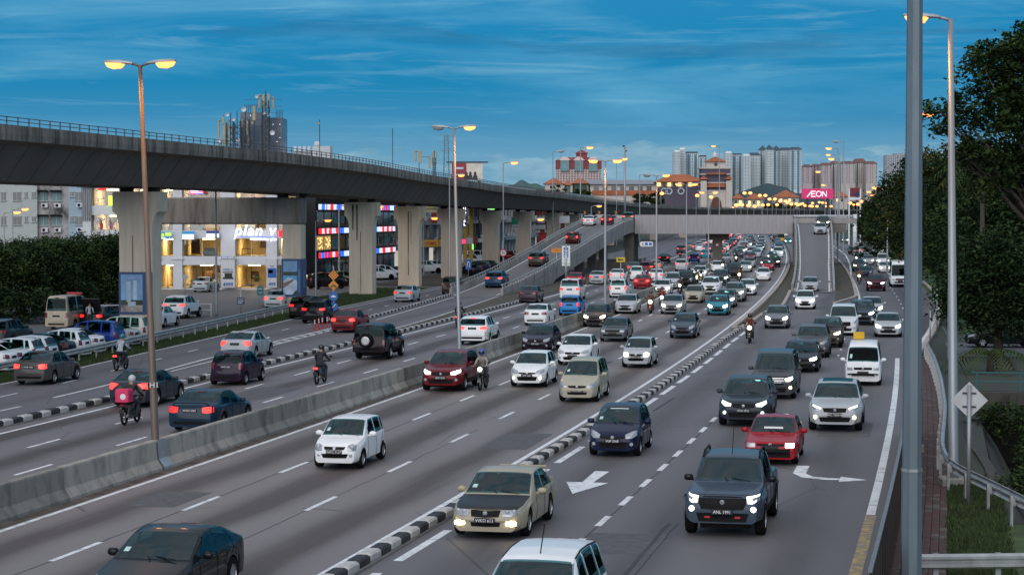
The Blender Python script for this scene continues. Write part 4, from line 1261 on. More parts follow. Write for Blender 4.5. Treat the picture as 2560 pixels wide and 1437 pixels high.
def q3(l):
 h = len(l) // 2
 return l[:h], l[h:]
TPL = {}
def template(kind):
 if kind in TPL:
  return TPL[kind]
 a, k = SPECS[kind]
 s = Shell(**a)
 T = dict(shell=s, k=k, parts=[])
 s.k = k
 add = T['parts'].append       # (name, mesh, level, location, role)
 add(('body', s.mesh(), 0, None, 'paint'))
 ub = MB(); ub.box((0, 0, (s.bot if not isinstance(s.bot, list) else .2) + .22), (s.L * .93, s.W * .72, .40)); ub.box((s.L / 2 - s.fo, 0, s.r + .1), (s.r * 2.2, s.W * .62, s.r * 1.6)); ub.box((s.L / 2 - s.fo - s.wb, 0, s.r + .1), (s.r * 2.2, s.W * .62, s.r * 1.6))
 add(('underbody', ub.mesh('underbody', m_trim), 0, None, 'trim'))
 xs_ = s.L / 2 - k['side'][0][1] - .05
 zb_ = float(np.interp(k['side'][0][1], [a_ for a_, b_ in s.belt], [b_ for a_, b_ in s.belt]))
 for sd in (1, -1):
  q = MB(); q.cbox((xs_ + .25, sd * s.W * .23, zb_ - .32), (.5, .48, .16), .05); q.box((xs_, sd * s.W * .23, zb_ - .08), (.14, .46, .58), ry=R(-12)); q.cbox((xs_ - .07, sd * s.W * .23, zb_ + .27), (.10, .26, .17), .04)
  add(('seat', q.mesh('seat', m_seat), 1, None, 'trim'))
 q = MB(); q.box((xs_ - .95, 0, zb_ - .1), (.16, s.W * .74, .55), ry=R(-15))
 add(('rear_seat', q.mesh('rear_seat', m_seat), 1, None, 'trim'))
 q = MB(); q.cbox((s.L / 2 - k['ws'][0] - .30, 0, zb_ - .07), (.45, s.W * .78, .12), .04)
 add(('dashboard', q.mesh('dashboard', m_trim), 1, None, 'trim'))
 q = MB(); q.tube([(xs_ + .52 + .05 * math.sin(t), -s.W * .23 + .18 * math.cos(t), zb_ + .02 + .17 * math.sin(t)) for t in np.linspace(0, 6.28, 13)], .016, 5, cap=False)
 add(('steering_wheel', q.mesh('steering_wheel', m_trim), 1, None, 'trim'))
 u0, u1 = k['ws']
 add(('windscreen', autosmooth(s.surf(u0, u1, u0, u1, 8.75, 11, 10, 4, whole=True).mesh('windscreen', m_glass)), 0, None, 'glass'))
 u0, u1 = k['rw']
 add(('rear_window', autosmooth(s.surf(u0, u1, u0, u1, 9.0, 11, 8, 4, whole=True).mesh('rear_window', m_glass)), 0, None, 'glass'))
 for w in k['side']:
  for sd in (1, -1):
   add(('side_window', autosmooth(s.surf(*w, 5.3, 8.45, 6, 5, side=sd).mesh('side_window', m_glass)), 0, None, 'glass'))
 t, b = q3(k['hl'])
 for mi in (False, True):
  add(('headlight', s.patch('F', t, b, 4, .014, 6, mirror=mi).mesh('headlight', m_lens), 0, None, 'head'))
 t, b = q3(k['tl'])
 for mi in (False, True):
  add(('tail_light', s.patch('B', t, b, 4, .014, 6, mirror=mi).mesh('tail_light', m_tlo), 0, None, 'tail'))
 t, b = q3(k['gr'])
 add(('grille', s.patch('F', t, b, 3, .012, 8).mesh('grille', m_trim), 1, None, 'trim'))
 zc = (t[1][1] + b[1][1]) / 2
 em = MB()
 h = s.proj('F', 0, zc)
 if h:
  em.lathe([(0, .014), (.05, .012), (.062, 0)], 12, (h.x + .014, 0, zc), 'X')
  add(('emblem', em.mesh('emblem', m_chrome), 2, None, 'trim'))
 t, b = q3(k['it'])
 add(('air_intake', s.patch('F', t, b, 3, .010, 8).mesh('air_intake', m_trim), 1, None, 'trim'))
 if k.get('fog'):
  y, z, r = k['fog']
  for sd in (1, -1):
   h = s.proj('F', y, z)
   if h:
    add(('fog_lamp', MB().lathe([(0, .016), (r, .014), (r * 1.1, -.01)], 12, (h.x + .004, sd * y, z), 'X').mesh('fog_lamp', m_lens), 1, None, 'fog'))
 pz = k.get('plate_z', k['it'][1][1] + .05)
 h = s.proj('F', 0, pz) or Vector((s.L / 2, 0, pz))
 T['plate_f'] = Vector((h.x + .035, 0, pz))
 add(('number_plate', MB().cbox((h.x + .018, 0, pz), (.02, .50, .125), .008).mesh('number_plate', m_plate), 1, None, 'plate_f'))
 zr = k.get('rplate_z', (k['tl'][1][1] + k['tl'][-1][1]) / 2 - .04)
 h = s.proj('B', 0, zr) or Vector((-s.L / 2, 0, zr))
 T['plate_r'] = Vector((h.x - .035, 0, zr))
 add(('number_plate', MB().cbox((h.x - .018, 0, zr), (.02, .50, .125), .008).mesh('number_plate', m_plate), 1, None, 'plate_r'))
 # rear bumper insert and high brake light
 zl = s.bot + .10 if not isinstance(s.bot, list) else .3
 add(('rear_bumper_insert', s.patch('B', [(-s.W * .34, zl + .11), (0, zl + .11), (s.W * .34, zl + .11)], [(-s.W * .33, zl), (0, zl), (s.W * .33, zl)], 2, .010, 8).mesh('rear_bumper_insert', m_trim), 1, None, 'trim'))
 u0, u1 = k['rw']
 p = s.pt(u0 - .02, 11)
 add(('high_brake_light', MB().box((p.x - .03, 0, p.z + .004), (.06, .30, .03)).mesh('high_brake_light', m_tlo), 1, None, 'brake3'))
 # mirrors
 um = k['side'][0][0] + .10
 for sd in (1, -1):
  c = s.pt(um, 5.6, sd)
  b = MB()
  b.cbox((c.x, c.y + sd * .155, c.z + .04), (.13, .22, .15), .04)
  b.box((c.x + .01, c.y + sd * .03, c.z - .01), (.07, .12, .05))
  add(('door_mirror', autosmooth(b.mesh('door_mirror', m_paint), 50), 0, None, 'mirror'))
 # doors: shut lines and handles on both flanks
 db = MB()
 for w in k['side'][:2]:
  for sd in (1, -1):
   c = s.pt(w[1] - .14, 4.5, sd)
   add(('door_handle', MB().cbox((c.x, c.y + sd * .012, c.z - .02), (.17, .035, .035), .012).mesh('door_handle', m_paint), 2, None, 'paint'))
 for u in ([k['side'][0][0] - .06, k['side'][0][1] + .04] + [k['side'][1][1] + .05]):
  if s.fo + s.r < u < s.fo + s.wb + .15:
   for sd in (1, -1):
    pts = []
    for v in (1.1, 2, 3, 4, 5):
     p = s.pt(u - (0.10 if (v < 3 and u > s.fo + s.wb - .4) else 0), v, sd)
     pts.append((p.x, p.y + sd * .002, p.z))
    db.tube(pts, .007, 4)
 add(('door_gap', db.mesh('door_gap', m_trim), 2, None, 'trim'))
 # wiper
 wb_ = MB()
 u0 = k['ws'][0]
 for yy in (.45, -.1):
  wb_.tube([s.pt(u0 - .01, 11) + Vector((.03, yy + .1, .01)), s.pt(u0 + .08, 10.3) + Vector((.02, yy * .3 - .35, .01))], .010, 4)
 add(('wiper', wb_.mesh('wiper', m_trim), 2, None, 'trim'))
 if k.get('clad'):
  for sd in (1, -1):
   c = s.surf(s.fo + s.ra + .02, s.fo + s.wb - s.ra - .02, s.fo + s.ra + .02, s.fo + s.wb - s.ra - .02, .9, 1.6, 6, 2, side=sd, off=.012)
   add(('sill_cladding', c.mesh('sill_cladding', m_trim), 1, None, 'trim'))
 tm, rm = wheel_meshes(s.r, .21 if s.r < .34 else .25)
 T['wheels'] = [(s.L / 2 - u, sd * (s.W / 2 - .115 + (.02 if s.r > .36 else 0)), s.r, sd) for u in (s.fo, s.fo + s.wb) for sd in (1, -1)]
 T['wm'] = (tm, rm)
 TPL[kind] = T
 return T

def slot(o, m):
 o.material_slots[0].link = 'OBJECT'
 o.material_slots[0].material = m
NV = [0]
def vehicle(kind, pos, yaw, color, label, cat='car', group=None, name=None, lod=2, head=None, tail=None, brake=False, fog=None, plate=None, mirror=None, pitch=0.0, skip=(), sticker=False):
 """one vehicle at pos (ground point under its middle), nose along yaw; head/tail/fog = lamp material when lit"""
 T = template(kind)
 root = empty(name or {'pickup': 'pickup_truck', 'van': 'passenger_van', 'microvan': 'delivery_van', 'high_van': 'ambulance', 'minibus': 'minibus'}.get(kind, 'car'), pos, yaw, label, cat, group)
 if pitch:
  root.rotation_euler = (0, -pitch, yaw)
 ob = {}
 lastp = None
 for nm, me, lv, loc, role in T['parts']:
  if lv > lod or nm in skip:
   continue
  o = put(nm, me, root)
  ob.setdefault(nm, []).append(o)
  if role in ('paint', 'mirror'):
   c = mirror if (role == 'mirror' and mirror) else color
   o.color = (*c, 1)
  if role == 'head' and head:
   slot(o, head)
  elif role == 'tail' and tail:
   slot(o, tail)
  elif role == 'fog' and fog:
   slot(o, fog)
  elif role == 'brake3' and brake:
   slot(o, m_tlb)
  elif role in ('plate_f', 'plate_r') and plate and lod >= 2:
   t = put('lettering', text_mesh(plate, .105, m_ptext, .002, space=.95), o, T[role], math.pi / 2 if role == 'plate_f' else -math.pi / 2)
 tm, rm = T['wm']
 for x, y, z, sd in T['wheels']:
  w = put('wheel', tm, root, (x, y, z), 0 if sd > 0 else math.pi)
  if lod >= 1:
   put('rim', rm, w)
 if sticker:
  s, k = T['shell'], T['k']
  u0, u1 = k['ws']
  u = u0 + (u1 - u0) * .22
  st = s.surf(u, u + .13, u, u + .13, 9.25, 9.6, 2, 2, side=-1 if sticker is True else 1, off=.012)
  o = st.build('windscreen_sticker', m_sticker, root)
 NV[0] += 1
 return root, ob, T
def on_road(kind, px, py, d, color, label, h=None, lat=None, yaw_off=0.0, **kw):
 """px, py: photo position where the nearer axle meets the ground; d = -1 coming towards the camera, +1 driving away"""
 T = template(kind)
 s = T['shell']
 g = G(px, py, 0.0 if h is None else h(SL(*G(px, py).xy)[0]) if callable(h) else h)
 ss, ll = SL(g.x, g.y)
 yaw = heading(ss) + (0 if d > 0 else math.pi) + yaw_off
 ax = (s.L / 2 - s.fo - s.wb) if d > 0 else (s.L / 2 - s.fo)
 off = Vector((math.cos(yaw), math.sin(yaw), 0)) * (-ax)
 z = .02 if h is None else g.z + .04
 return vehicle(kind, (g.x + off.x, g.y + off.y, z), yaw, color, label, **kw)
# ================================================================== motorcycles and people
m_cloth = mat('jacket_cloth', 'object', .9, var=.2, scale=9, bump=.3)
m_trou = mat('trousers_dark', (.03, .035, .05), .9, var=.25, scale=9)
m_skin = mat('skin', (.32, .19, .12), .6, var=.1, scale=12)
m_shoe = mat('shoe', (.02, .02, .02), .7)
m_helm = mat('helmet_paint', 'object', .2, var=.03, coat=.5)
m_visor = mat('visor', (.01, .012, .015), .05, spec=.8)
m_bikep = mat('bike_paint', 'object', .3, var=.05, coat=.4)
m_engine = mat('engine_metal', (.10, .10, .105), .45, .6, var=.3, scale=12)
def skin_body(name, verts, edges, radii, mats, region, root=0):
 me = bpy.data.meshes.new(name)
 me.from_pydata(verts, edges, [])
 o = bpy.data.objects.new(name, me)
 COL.objects.link(o)
 md = o.modifiers.new('skin', 'SKIN')
 md.use_smooth_shade = True
 md.branch_smoothing = .5
 for i, r in enumerate(radii):
  sv = me.skin_vertices[0].data[i]
  sv.radius = (r, r) if not isinstance(r, tuple) else r
  sv.use_root = i == root
 sb = o.modifiers.new('sub', 'SUBSURF')
 sb.levels = sb.render_levels = 1
 dg = bpy.context.evaluated_depsgraph_get()
 nm = bpy.data.meshes.new_from_object(o.evaluated_get(dg))
 bpy.data.objects.remove(o)
 nm.materials.clear()
 for m in mats:
  nm.materials.append(m)
 for p in nm.polygons:
  p.material_index = region(p.center)
  p.use_smooth = True
 nm.name = name
 return nm
def rider_mesh(lean=.0):
 L = lean
 v = [(-.18, 0, .90), (-.14 + L * .3, 0, 1.05), (-.06 + L * .7, 0, 1.24), (.0 + L, 0, 1.38), (.03 + L, 0, 1.47), (.07 + L, 0, 1.58), (.08 + L, 0, 1.68)]
 e = [(i, i + 1) for i in range(6)]
 r = [(.17, .13), (.155, .12), (.175, .125), (.13, .10), .06, .095, .075]
 for sd in (1, -1):
  b = len(v)
  v += [(-.01 + L, sd * .17, 1.385), (.10 + L * .8, sd * .27, 1.16), (.33, sd * .31, 1.06), (.44, sd * .32, 1.04), (.49, sd * .31, 1.02)]
  e += [(3, b), (b, b + 1), (b + 1, b + 2), (b + 2, b + 3), (b + 3, b + 4)]
  r += [.075, .058, .045, .042, .035]
  b = len(v)
  v += [(-.12, sd * .13, .88), (.12, sd * .18, .82), (.27, sd * .20, .74), (.14, sd * .20, .50), (.03, sd * .20, .31), (.10, sd * .21, .26), (.20, sd * .22, .25)]
  e += [(0, b), (b, b + 1), (b + 1, b + 2), (b + 2, b + 3), (b + 3, b + 4), (b + 4, b + 5), (b + 5, b + 6)]
  r += [.10, .092, .072, .062, .045, .045, .035]
 def reg(c):
  if c.z < .36:
   return 3
  if c.z < .98 and not (abs(c.y) > .24 and c.x > .3):
   return 1
  if c.x > .40 and c.z < 1.12:
   return 2
  if c.z > 1.45:
   return 2
  return 0
 return skin_body('person', v, e, r, [m_cloth, m_trou, m_skin, m_shoe], reg)
RIDERS = [rider_mesh(0.06), rider_mesh(0.16)]
def helmet_mesh():
 b = MB()
 pr = []
 for i in range(9):
  a = -math.pi / 2 * .75 + (math.pi / 2 * 1.75) * i / 8
  pr.append((max(.142 * math.cos(a), .001), .145 * math.sin(a)))
 b.lathe(pr, 18)
 me = b.mesh('helmet', m_helm)
 return autosmooth(me, 60)
HELM = helmet_mesh()
vb = MB()
for i in range(7):
 a = R(-62 + i * 124 / 6)
 for z, q in ((-.045, .147), (.01, .152), (.055, .146)):
  vb.v.append((q * math.cos(a), q * math.sin(a), z))
for i in range(6):
 for j in range(2):
  k = i * 3 + j
  vb.f.append((k, k + 3, k + 4, k + 1)); vb.m.append(0)
VISOR = autosmooth(vb.mesh('visor', m_visor), 60)
def bike_parts(kind):
 P_ = []
 r = .285
 tw = MB().lathe([(r * .78, -.035), (r * .93, -.045), (r, -.02), (r, .02), (r * .93, .045), (r * .78, .035), (r * .76, 0), (r * .78, -.035)], 20, axis='Y')
 tyre = autosmooth(tw.mesh('wheel', m_tyre), 40)
 sp = MB().lathe([(.04, -.05), (.05, -.03), (.05, .03), (.04, .05)], 10, axis='Y')
 for q in range(6):
  a = q * math.pi / 3
  sp.tube([(.03 * math.cos(a), 0, .03 * math.sin(a)), (r * .78 * math.cos(a), 0, r * .78 * math.sin(a))], .014, 5)
 hub = sp.mesh('rim', m_rim)
 P_.append(('wheel', tyre, (.62, 0, r), hub)); P_.append(('wheel', tyre, (-.62, 0, r), hub))
 f = MB()
 f.tube([(.62, .09, r), (.44, .09, .78)], .025, 6); f.tube([(.62, -.09, r), (.44, -.09, .78)], .025, 6)
 f.tube([(-.62, .10, r), (-.05, .09, .36)], .028, 6); f.tube([(-.62, -.10, r), (-.05, -.09, .36)], .028, 6)
 f.tube([(-.62, .12, r), (-.48, .12, .66)], .03, 6); f.tube([(-.62, -.12, r), (-.48, -.12, .66)], .03, 6)
 f.tube([(.42, 0, .80), (.20, 0, .50), (-.10, 0, .50)], .045, 8)
 P_.append(('frame', f.mesh('frame', m_engine), None, None))
 e = MB(); e.cbox((.02, 0, .38), (.42, .24, .24), .05); e.tube([(.1, -.13, .3), (-.3, -.15, .27), (-.75, -.16, .36)], [.03, .045, .055], 8)
 P_.append(('engine', e.mesh('engine', m_engine), None, None))
 c = MB()
 if kind == 'cub':
  c.add([(.50, .05, .88), (.50, -.05, .88), (.46, .20, .55), (.46, -.20, .55), (.30, .17, .30), (.30, -.17, .30), (.42, 0, .92), (.36, .17, .58), (.36, -.17, .58), (.24, .14, .32), (.24, -.14, .32)],
              [(0, 2, 3, 1), (2, 4, 5, 3), (0, 6, 7, 2), (1, 3, 8, 6), (2, 7, 9, 4), (3, 5, 10, 8), (6, 8, 7), (7, 8, 10, 9)])
  c.extrude_xz([(.18, .52), (-.1, .58), (-.2, .70), (-.80, .78), (-.78, .66), (-.35, .50), (.0, .42)], -.11, .11)
 else:
  c.extrude_xz([(.42, .70), (.34, .92), (.10, .98), (-.10, .80), (.05, .55), (.30, .50)], -.14, .14)
  c.extrude_xz([(-.10, .72), (-.80, .90), (-.82, .80), (-.30, .60)], -.10, .10)
  c.extrude_xz([(.70, .78), (.62, 1.02), (.44, 1.05), (.40, .72)], -.12, .12)
 P_.append(('fairing', autosmooth(c.mesh('fairing', m_bikep), 30), None, None))
 g = MB(); g.extrude_xz([(.62 + .30 * math.cos(a), r + .31 * math.sin(a)) for a in np.linspace(.3, 2.5, 7)] + [(.62 + .285 * math.cos(a), r + .295 * math.sin(a)) for a in np.linspace(2.5, .3, 7)], -.06, .06)
 P_.append(('mudguard', g.mesh('mudguard', m_bikep), None, None))
 g = MB(); g.extrude_xz([(-.62 + .30 * math.cos(a), r + .33 * math.sin(a)) for a in np.linspace(.9, 3.0, 7)] + [(-.62 + .285 * math.cos(a), r + .31 * math.sin(a)) for a in np.linspace(3.0, .9, 7)], -.065, .065)
 P_.append(('mudguard', g.mesh('mudguard', m_trim), None, None))
 s_ = MB(); s_.cbox((-.33, 0, .79), (.78, .24, .10), .04)
 P_.append(('seat', s_.mesh('seat', m_trim), None, None))
 h = MB(); h.tube([(.36, .34, 1.0), (.46, .2, 1.0), (.46, -.2, 1.0), (.36, -.34, 1.0)], .02, 6)
 for sd in (1, -1):
  h.tube([(.44, sd * .24, 1.0), (.42, sd * .32, 1.18)], .010, 5); h.cbox((.42, sd * .36, 1.21), (.03, .13, .08), .012)
 P_.append(('handlebar', h.mesh('handlebar', m_trim), None, None))
 x = .52 if kind == 'cub' else .66
 P_.append(('headlight', MB().lathe([(0, .05), (.07, .045), (.095, .0), (.085, -.05)], 14, (x, 0, .92), 'X').mesh('headlight', m_lens), None, None))
 P_.append(('tail_light', MB().cbox((-.83, 0, .74 if kind == 'cub' else .84), (.06, .20, .09), .02).mesh('tail_light', m_tlo), None, None))
 P_.append(('number_plate', MB().cbox((-.87, 0, .52), (.012, .22, .13), .004).mesh('number_plate', m_plate), None, None))
 return P_
BIKES = {k: bike_parts(k) for k in ('cub', 'sport')}
def bike(px, py, d, bcol, jcol, hcol, blabel, plabel, kind='cub', head=None, tail=None, bag=None, lean=0, h=None, big=1.0):
 g = G(px, py, h or 0.0)
 ss, ll = SL(g.x, g.y)
 yaw = heading(ss) + (0 if d > 0 else math.pi)
 ax = -.62 if d > 0 else .62
 loc = (g.x - math.cos(yaw) * ax, g.y - math.sin(yaw) * ax, .02 + (h or 0))
 root = empty('motorcycle', loc, yaw, blabel, 'motorcycle', 'motorcycles in the traffic')
 for nm, me, lo, sub in BIKES[kind]:
  o = put(nm, me, root, lo or (0, 0, 0))
  if nm in ('fairing', 'mudguard'):
   o.color = (*bcol, 1)
  if nm == 'headlight' and head:
   slot(o, head); o.scale = (1, big, big); o.location = (0, 0, .92 * (1 - big))
  if nm == 'tail_light' and tail:
   slot(o, tail)
  if sub:
   put('rim', sub, o)
 p = put('person', RIDERS[lean], None, loc, yaw)
 p.color = (*jcol, 1)
 tag(p, plabel, 'person', 'motorcycle riders')
 hx = .09 + (.06 if lean == 0 else .16)
 hm = put('helmet', HELM, p, (hx, 0, 1.645)); hm.color = (*hcol, 1)
 put('visor', VISOR, hm)
 if bag:
  b = MB(); b.cbox((-.62, 0, 1.07), (.50, .52, .46), .03); b.box((-.62, 0, 1.31), (.46, .48, .03))
  bo = b.build('delivery_box', mat('bag_pink', (.62, .03, .12), .6, var=.1), None, False, loc, yaw)
  tag(bo, 'pink insulated delivery box on the back of a motorcycle', 'delivery box')
  lb = MB().lathe([(0, -.006), (.10, -.004), (.11, 0)], 14, (-.872, -.05, 1.06), 'X').build('print', m_white_p, bo)
  MB().box((-.62, -.264, 1.06), (.3, .006, .2)).build('print', m_white_p if False else mat('bag_print', (.45, .02, .10), .6), bo)
 return root
def standing_person(loc, yaw, shirt, label, reach=True):
 v = [(0, 0, .95), (0, 0, 1.12), (.02, 0, 1.30), (.04, 0, 1.44), (.06, 0, 1.53), (.09, 0, 1.62), (.10, 0, 1.72)]
 e = [(i, i + 1) for i in range(6)]
 r = [(.16, .12), (.145, .11), (.17, .115), (.12, .09), .055, .09, .075]
 for sd in (1, -1):
  b = len(v)
  v += [(.02, sd * .19, 1.42), (.06, sd * .26, 1.16), (.25, sd * .22, .98), (.30, sd * .20, .95)]
  e += [(3, b), (b, b + 1), (b + 1, b + 2), (b + 2, b + 3)]
  r += [.07, .052, .042, .04]
  b = len(v)
  v += [(0, sd * .10, .90), (.02 + sd * .03, sd * .11, .50), (-.02 + sd * .05, sd * .12, .09), (.10 + sd * .05, sd * .13, .05)]
  e += [(0, b), (b, b + 1), (b + 1, b + 2), (b + 2, b + 3)]
  r += [.10, .068, .05, .045]
 reg = lambda c: 3 if c.z < .11 else 1 if c.z < .97 and abs(c.y) < .2 else 2 if (c.z > 1.5 or (c.x > .14 and c.z < 1.1)) else 0
 me = skin_body('person', v, e, r, [m_cloth, m_trou, m_skin, m_shoe], reg)
 o = put('person', me, None, loc, yaw)
 o.color = (*shirt, 1)
 hb = MB()
 hb.lathe([(max(.105 * math.cos(a), .001), .115 * math.sin(a)) for a in np.linspace(-.35, math.pi / 2, 6)], 14, (.085, 0, 1.685))
 autosmooth(hb.mesh('hair', m_trim))
 put('hair', autosmooth(hb.mesh('hair', m_trim)), o)
 return tag(o, label, 'person')
# ================================================================== street lamps and signs
m_pole = mat('pole_galvanised', (.30, .315, .33), .45, .5, var=.15, scale=1.5, dirt=(.18, .15, .12), dirt_scale=.8, dirt_lo=.55, dirt_hi=.8, stretch=(1, 1, .1))
m_polerust = mat('pole_rusty', (.17, .14, .115), .6, .4, var=.25, scale=3, dirt=(.13, .07, .04), dirt_scale=1.4, dirt_lo=.42, dirt_hi=.68, stretch=(1, 1, .15))
m_lamp_h = mat('lamp_housing', (.38, .39, .40), .45, .4, var=.1)
m_sod = mat('sodium_lamp', (.9, .6, .3), .3, emit=(1.0, .27, .045), es=2.5, var=0)
m_sodf = mat('sodium_lamp_far', (.9, .6, .3), .3, emit=(1.0, .29, .05), es=2.3, var=0)
m_ldead = mat('lamp_glass_off', (.35, .37, .40), .2, var=.1)
_hd = {}
def head_mesh(sc):
 if sc in _hd:
  return _hd[sc]
 b = MB()
 prof = [(0.0, .06, .05), (.12, .11, .075), (.45, .16, .10), (.80, .16, .085), (.95, .09, .045)]
 for x, w, h in prof:
  for y, z in ((-w, 0), (-w * .8, h * .7), (0, h), (w * .8, h * .7), (w, 0), (w * .8, -h * .3), (-w * .8, -h * .3)):
   b.v.append((x * sc, y * sc, z * sc))
 for i in range(4):
  for j in range(7):
   a, c = i * 7 + j, i * 7 + (j + 1) % 7
   b.f.append((a, c, c + 7, a + 7)); b.m.append(0)
 b.f += [tuple(range(6, -1, -1)), tuple(range(28, 35))]; b.m += [0, 0]
 h = autosmooth(b.mesh('lamp_housing', m_lamp_h), 50)
 g = MB()
 for x, w, d in ((.30, .10, .0), (.38, .15, .13), (.64, .16, .17), (.84, .13, .12), (.92, .07, .0)):
  for y, z in ((-w, -.025), (-w * .7, -.035 - d * .8), (0, -.04 - d), (w * .7, -.035 - d * .8), (w, -.025)):
   g.v.append((x * sc, y * sc, z * sc))
 for i in range(4):
  for j in range(4):
   a = i * 5 + j
   g.f.append((a, a + 1, a + 6, a + 5)); g.m.append(0)
 gm = autosmooth(g.mesh('bulb', m_ldead), 60)
 _hd[sc] = (h, gm)
 return _hd[sc]
def lamp(base, H, heads, label, lean=(0, 0), r0=.13, r1=.065, m=None, n=10, sc=1.0, group='street lamps', light=0, arm=.45, bulb=None, watt=0):
 """heads: list of (world angle the arm points to, lit)"""
 root = empty('street_lamp', base, 0, label, 'street lamp', group)
 top = Vector((lean[0], lean[1], H))
 MB().tube([(0, 0, 0), (lean[0] * .02, 0, H * .02), tuple(top)], [r0 * 1.15, r0, r1], n).build('pole', m or m_pole, root, True)
 for ang, lit in heads:
  d = Vector((math.cos(ang), math.sin(ang), 0))
  a = MB()
  a.tube([top + Vector((0, 0, -.05)), top + d * arm * .5 + Vector((0, 0, .02)), top + d * arm + Vector((0, 0, .05))], r1 * .62, 6)
  a.build('arm', m or m_pole, root, True)
  hm, gm = head_mesh(sc)
  h = put('lamp_housing', hm, root, top + d * (arm - .05) + Vector((0, 0, .05)), ang)
  h.rotation_euler = (0, R(-4), ang)
  g = put('bulb', gm, h)
  if lit:
   slot(g, bulb or (m_sod if base[1] < 260 else m_sodf))
   if watt:
    ld = bpy.data.lights.new('lamp_light', 'SPOT')
    ld.energy, ld.color, ld.spot_size, ld.spot_blend, ld.shadow_soft_size = watt, (1.0, .45, .12), R(165), .6, .15
    lo_ = bpy.data.objects.new('lamp_light', ld)
    COL.objects.link(lo_)
    lo_.parent = root
    lo_.location = top + d * (arm + .55) + Vector((0, 0, -.12))
 return root
LEFT = lambda s: heading(s) + math.pi / 2
RIGHT = lambda s: heading(s) - math.pi / 2
# double lamps standing in the median barrier
for px, lit, lab, lean, rust, topz in ((388, (1, 1), 'nearest double street lamp on a rusty pole rising from the concrete barrier', (-.42, 0), 1, 165),
                                       (1150, (0, 1), 'double street lamp in the barrier with only its right lamp lit', (-.3, 0), 0, 322),
                                       (1513, (1, 1), 'double street lamp in the barrier with both lamps lit, third one along', (0, 0), 0, 404),
                                       (1641, (0, 1), 'double street lamp with a dark left lamp before the flyover panels', (0, 0), 0, 440),
                                       (1716, (1, 1), 'double street lamp with both lamps lit just before the flyover', (0, 0), 0, 462),
                                       (1771, (1, 1), 'double street lamp in the median just beyond the flyover', (0, 0), 0, 482)):
 lo, hi = 0.0, 900.0
 for _ in range(50):
  mid = (lo + hi) / 2
  p = P(mid, 10.35)
  if 1280 + p.x / p.y * FPX < px:
   lo = mid
  else:
   hi = mid
 p = P(lo, 10.35)
 H = Z(topz, p.y)
 lamp((p.x, p.y, .0), H, [(LEFT(lo), lit[0]), (RIGHT(lo), lit[1])], lab, lean, .125 if rust else .115, .06, m_polerust if rust else m_pole, 8, .95 if p.y < 150 else 1.15, 'double lamps in the median', bulb=None if p.y < 200 else m_sod, watt=150 if p.y < 200 else 0, arm=.28)
 if lo < 120:       # the steel plate that closes the gap in the barrier at the pole
  b = MB()
  prf = [(-.36, 0), (-.35, .10), (-.19, .34), (-.14, .90)]
  for sgn in (-1, 1):
   for k in range(2):
    for a, z in prf:
     q = P(lo + (-.35 if k == 0 else .35), 10.35 + a - .02, z + .01)
     b.v.append(tuple(q - p))
   break
  for i in range(3):
   b.f.append((i, i + 1, i + 5, i + 4)); b.m.append(0)
  o = b.build('cover_plate', m_galv, None, False, tuple(p)); child_world(o, bar); o.location = tuple(p)
# tall and single lamps: photo column, photo row of the foot, photo row of the head, arm direction, lit
singles = [
 (541, 790, 412, 'R', 0, 'slim unlit street lamp in front of the white shop building'),
 (790, 745, 552, 'R', 1, 'short lit street lamp before the black building with lit bands'),
 (848, 712, 515, 'R', 0, 'unlit lamp close against the first pier of the black building'),
 (1124, 735, 440, 'R', 1, 'tall street lamp beside the start of the up ramp'),
 (1258, 684, 408, 'R', 1, 'tall lit street lamp standing left of the up ramp'),
 (1382, 648, 380, 'R', 0, 'tall unlit street lamp behind the up ramp'),
 (1451, 630, 370, 'R', 1, 'tall lit lamp in front of the pink hotel block'),
 (1541, 618, 398, 'R', 1, 'tall lit lamp to the left of the tall camera pole'),
 (1599, 612, 437, 'R', 1, 'lit lamp in front of the long grey mall roof'),
 (1059, 690, 546, 'R', 1, 'short lit lamp beside the third viaduct pier'),
 (1326, 672, 549, 'R', 1, 'short lit lamp between two far viaduct piers'),
 (1478, 640, 516, 'R', 1, 'low lit lamp under the far viaduct deck'),
 (12, 765, 532, 'R', 1, 'small lit lamp at left before the old flats, lower of two'),
 (33, 760, 524, 'R', 1, 'small lit lamp at left before the old flats, nearer of two'),
 (918, 700, 518, 'R', 1, 'low lit lamp right of the stained viaduct pier'),
 (2372, 906, 288, 'L', 1, 'street lamp with lit head behind the nearest right lamp post'),
 (2108, 640, 356, 'L', 0, 'tall unlit lamp beside the right ramp, tallest of its cluster'),
 (2094, 660, 372, 'L', 1, 'tall lit lamp beside the right ramp with slim head'),
 (2088, 632, 388, 'L', 1, 'lit lamp over the right ramp, upper of the bright pair'),
 (2098, 620, 398, 'L', 1, 'lit lamp over the right ramp, lower of the bright pair'),
 (2062, 606, 430, 'L', 1, 'lit lamp above the far end of the right ramp'),
 (2075, 602, 463, 'L', 1, 'lit lamp just above the pink sign'),
 (1798, 596, 366, 'L', 1, 'tall lit lamp before the clock tower roof'),
 (2218, 690, 470, 'L', 1, 'lit lamp among the roadside trees at right'),
 (2192, 640, 480, 'L', 1, 'lit lamp at the left rim of the roadside trees'),
]
for px, pb, pt, dr, lit, lab in singles:
 g = G(px, pb)
 s_, l_ = SL(g.x, g.y)
 H = Z(pt, g.y)
 sc = 1.0 if g.y < 220 else 1.5 if g.y < 420 else 2.2
 lamp((g.x, g.y, 0), H, [(RIGHT(s_) if dr == 'R' else LEFT(s_), lit)], lab, (0, 0), .09 * (1 if sc < 1.4 else 1.4), .05 * sc, m_pole, 8, sc, 'single street lamps', arm=.6, bulb=m_sod if lit else None)
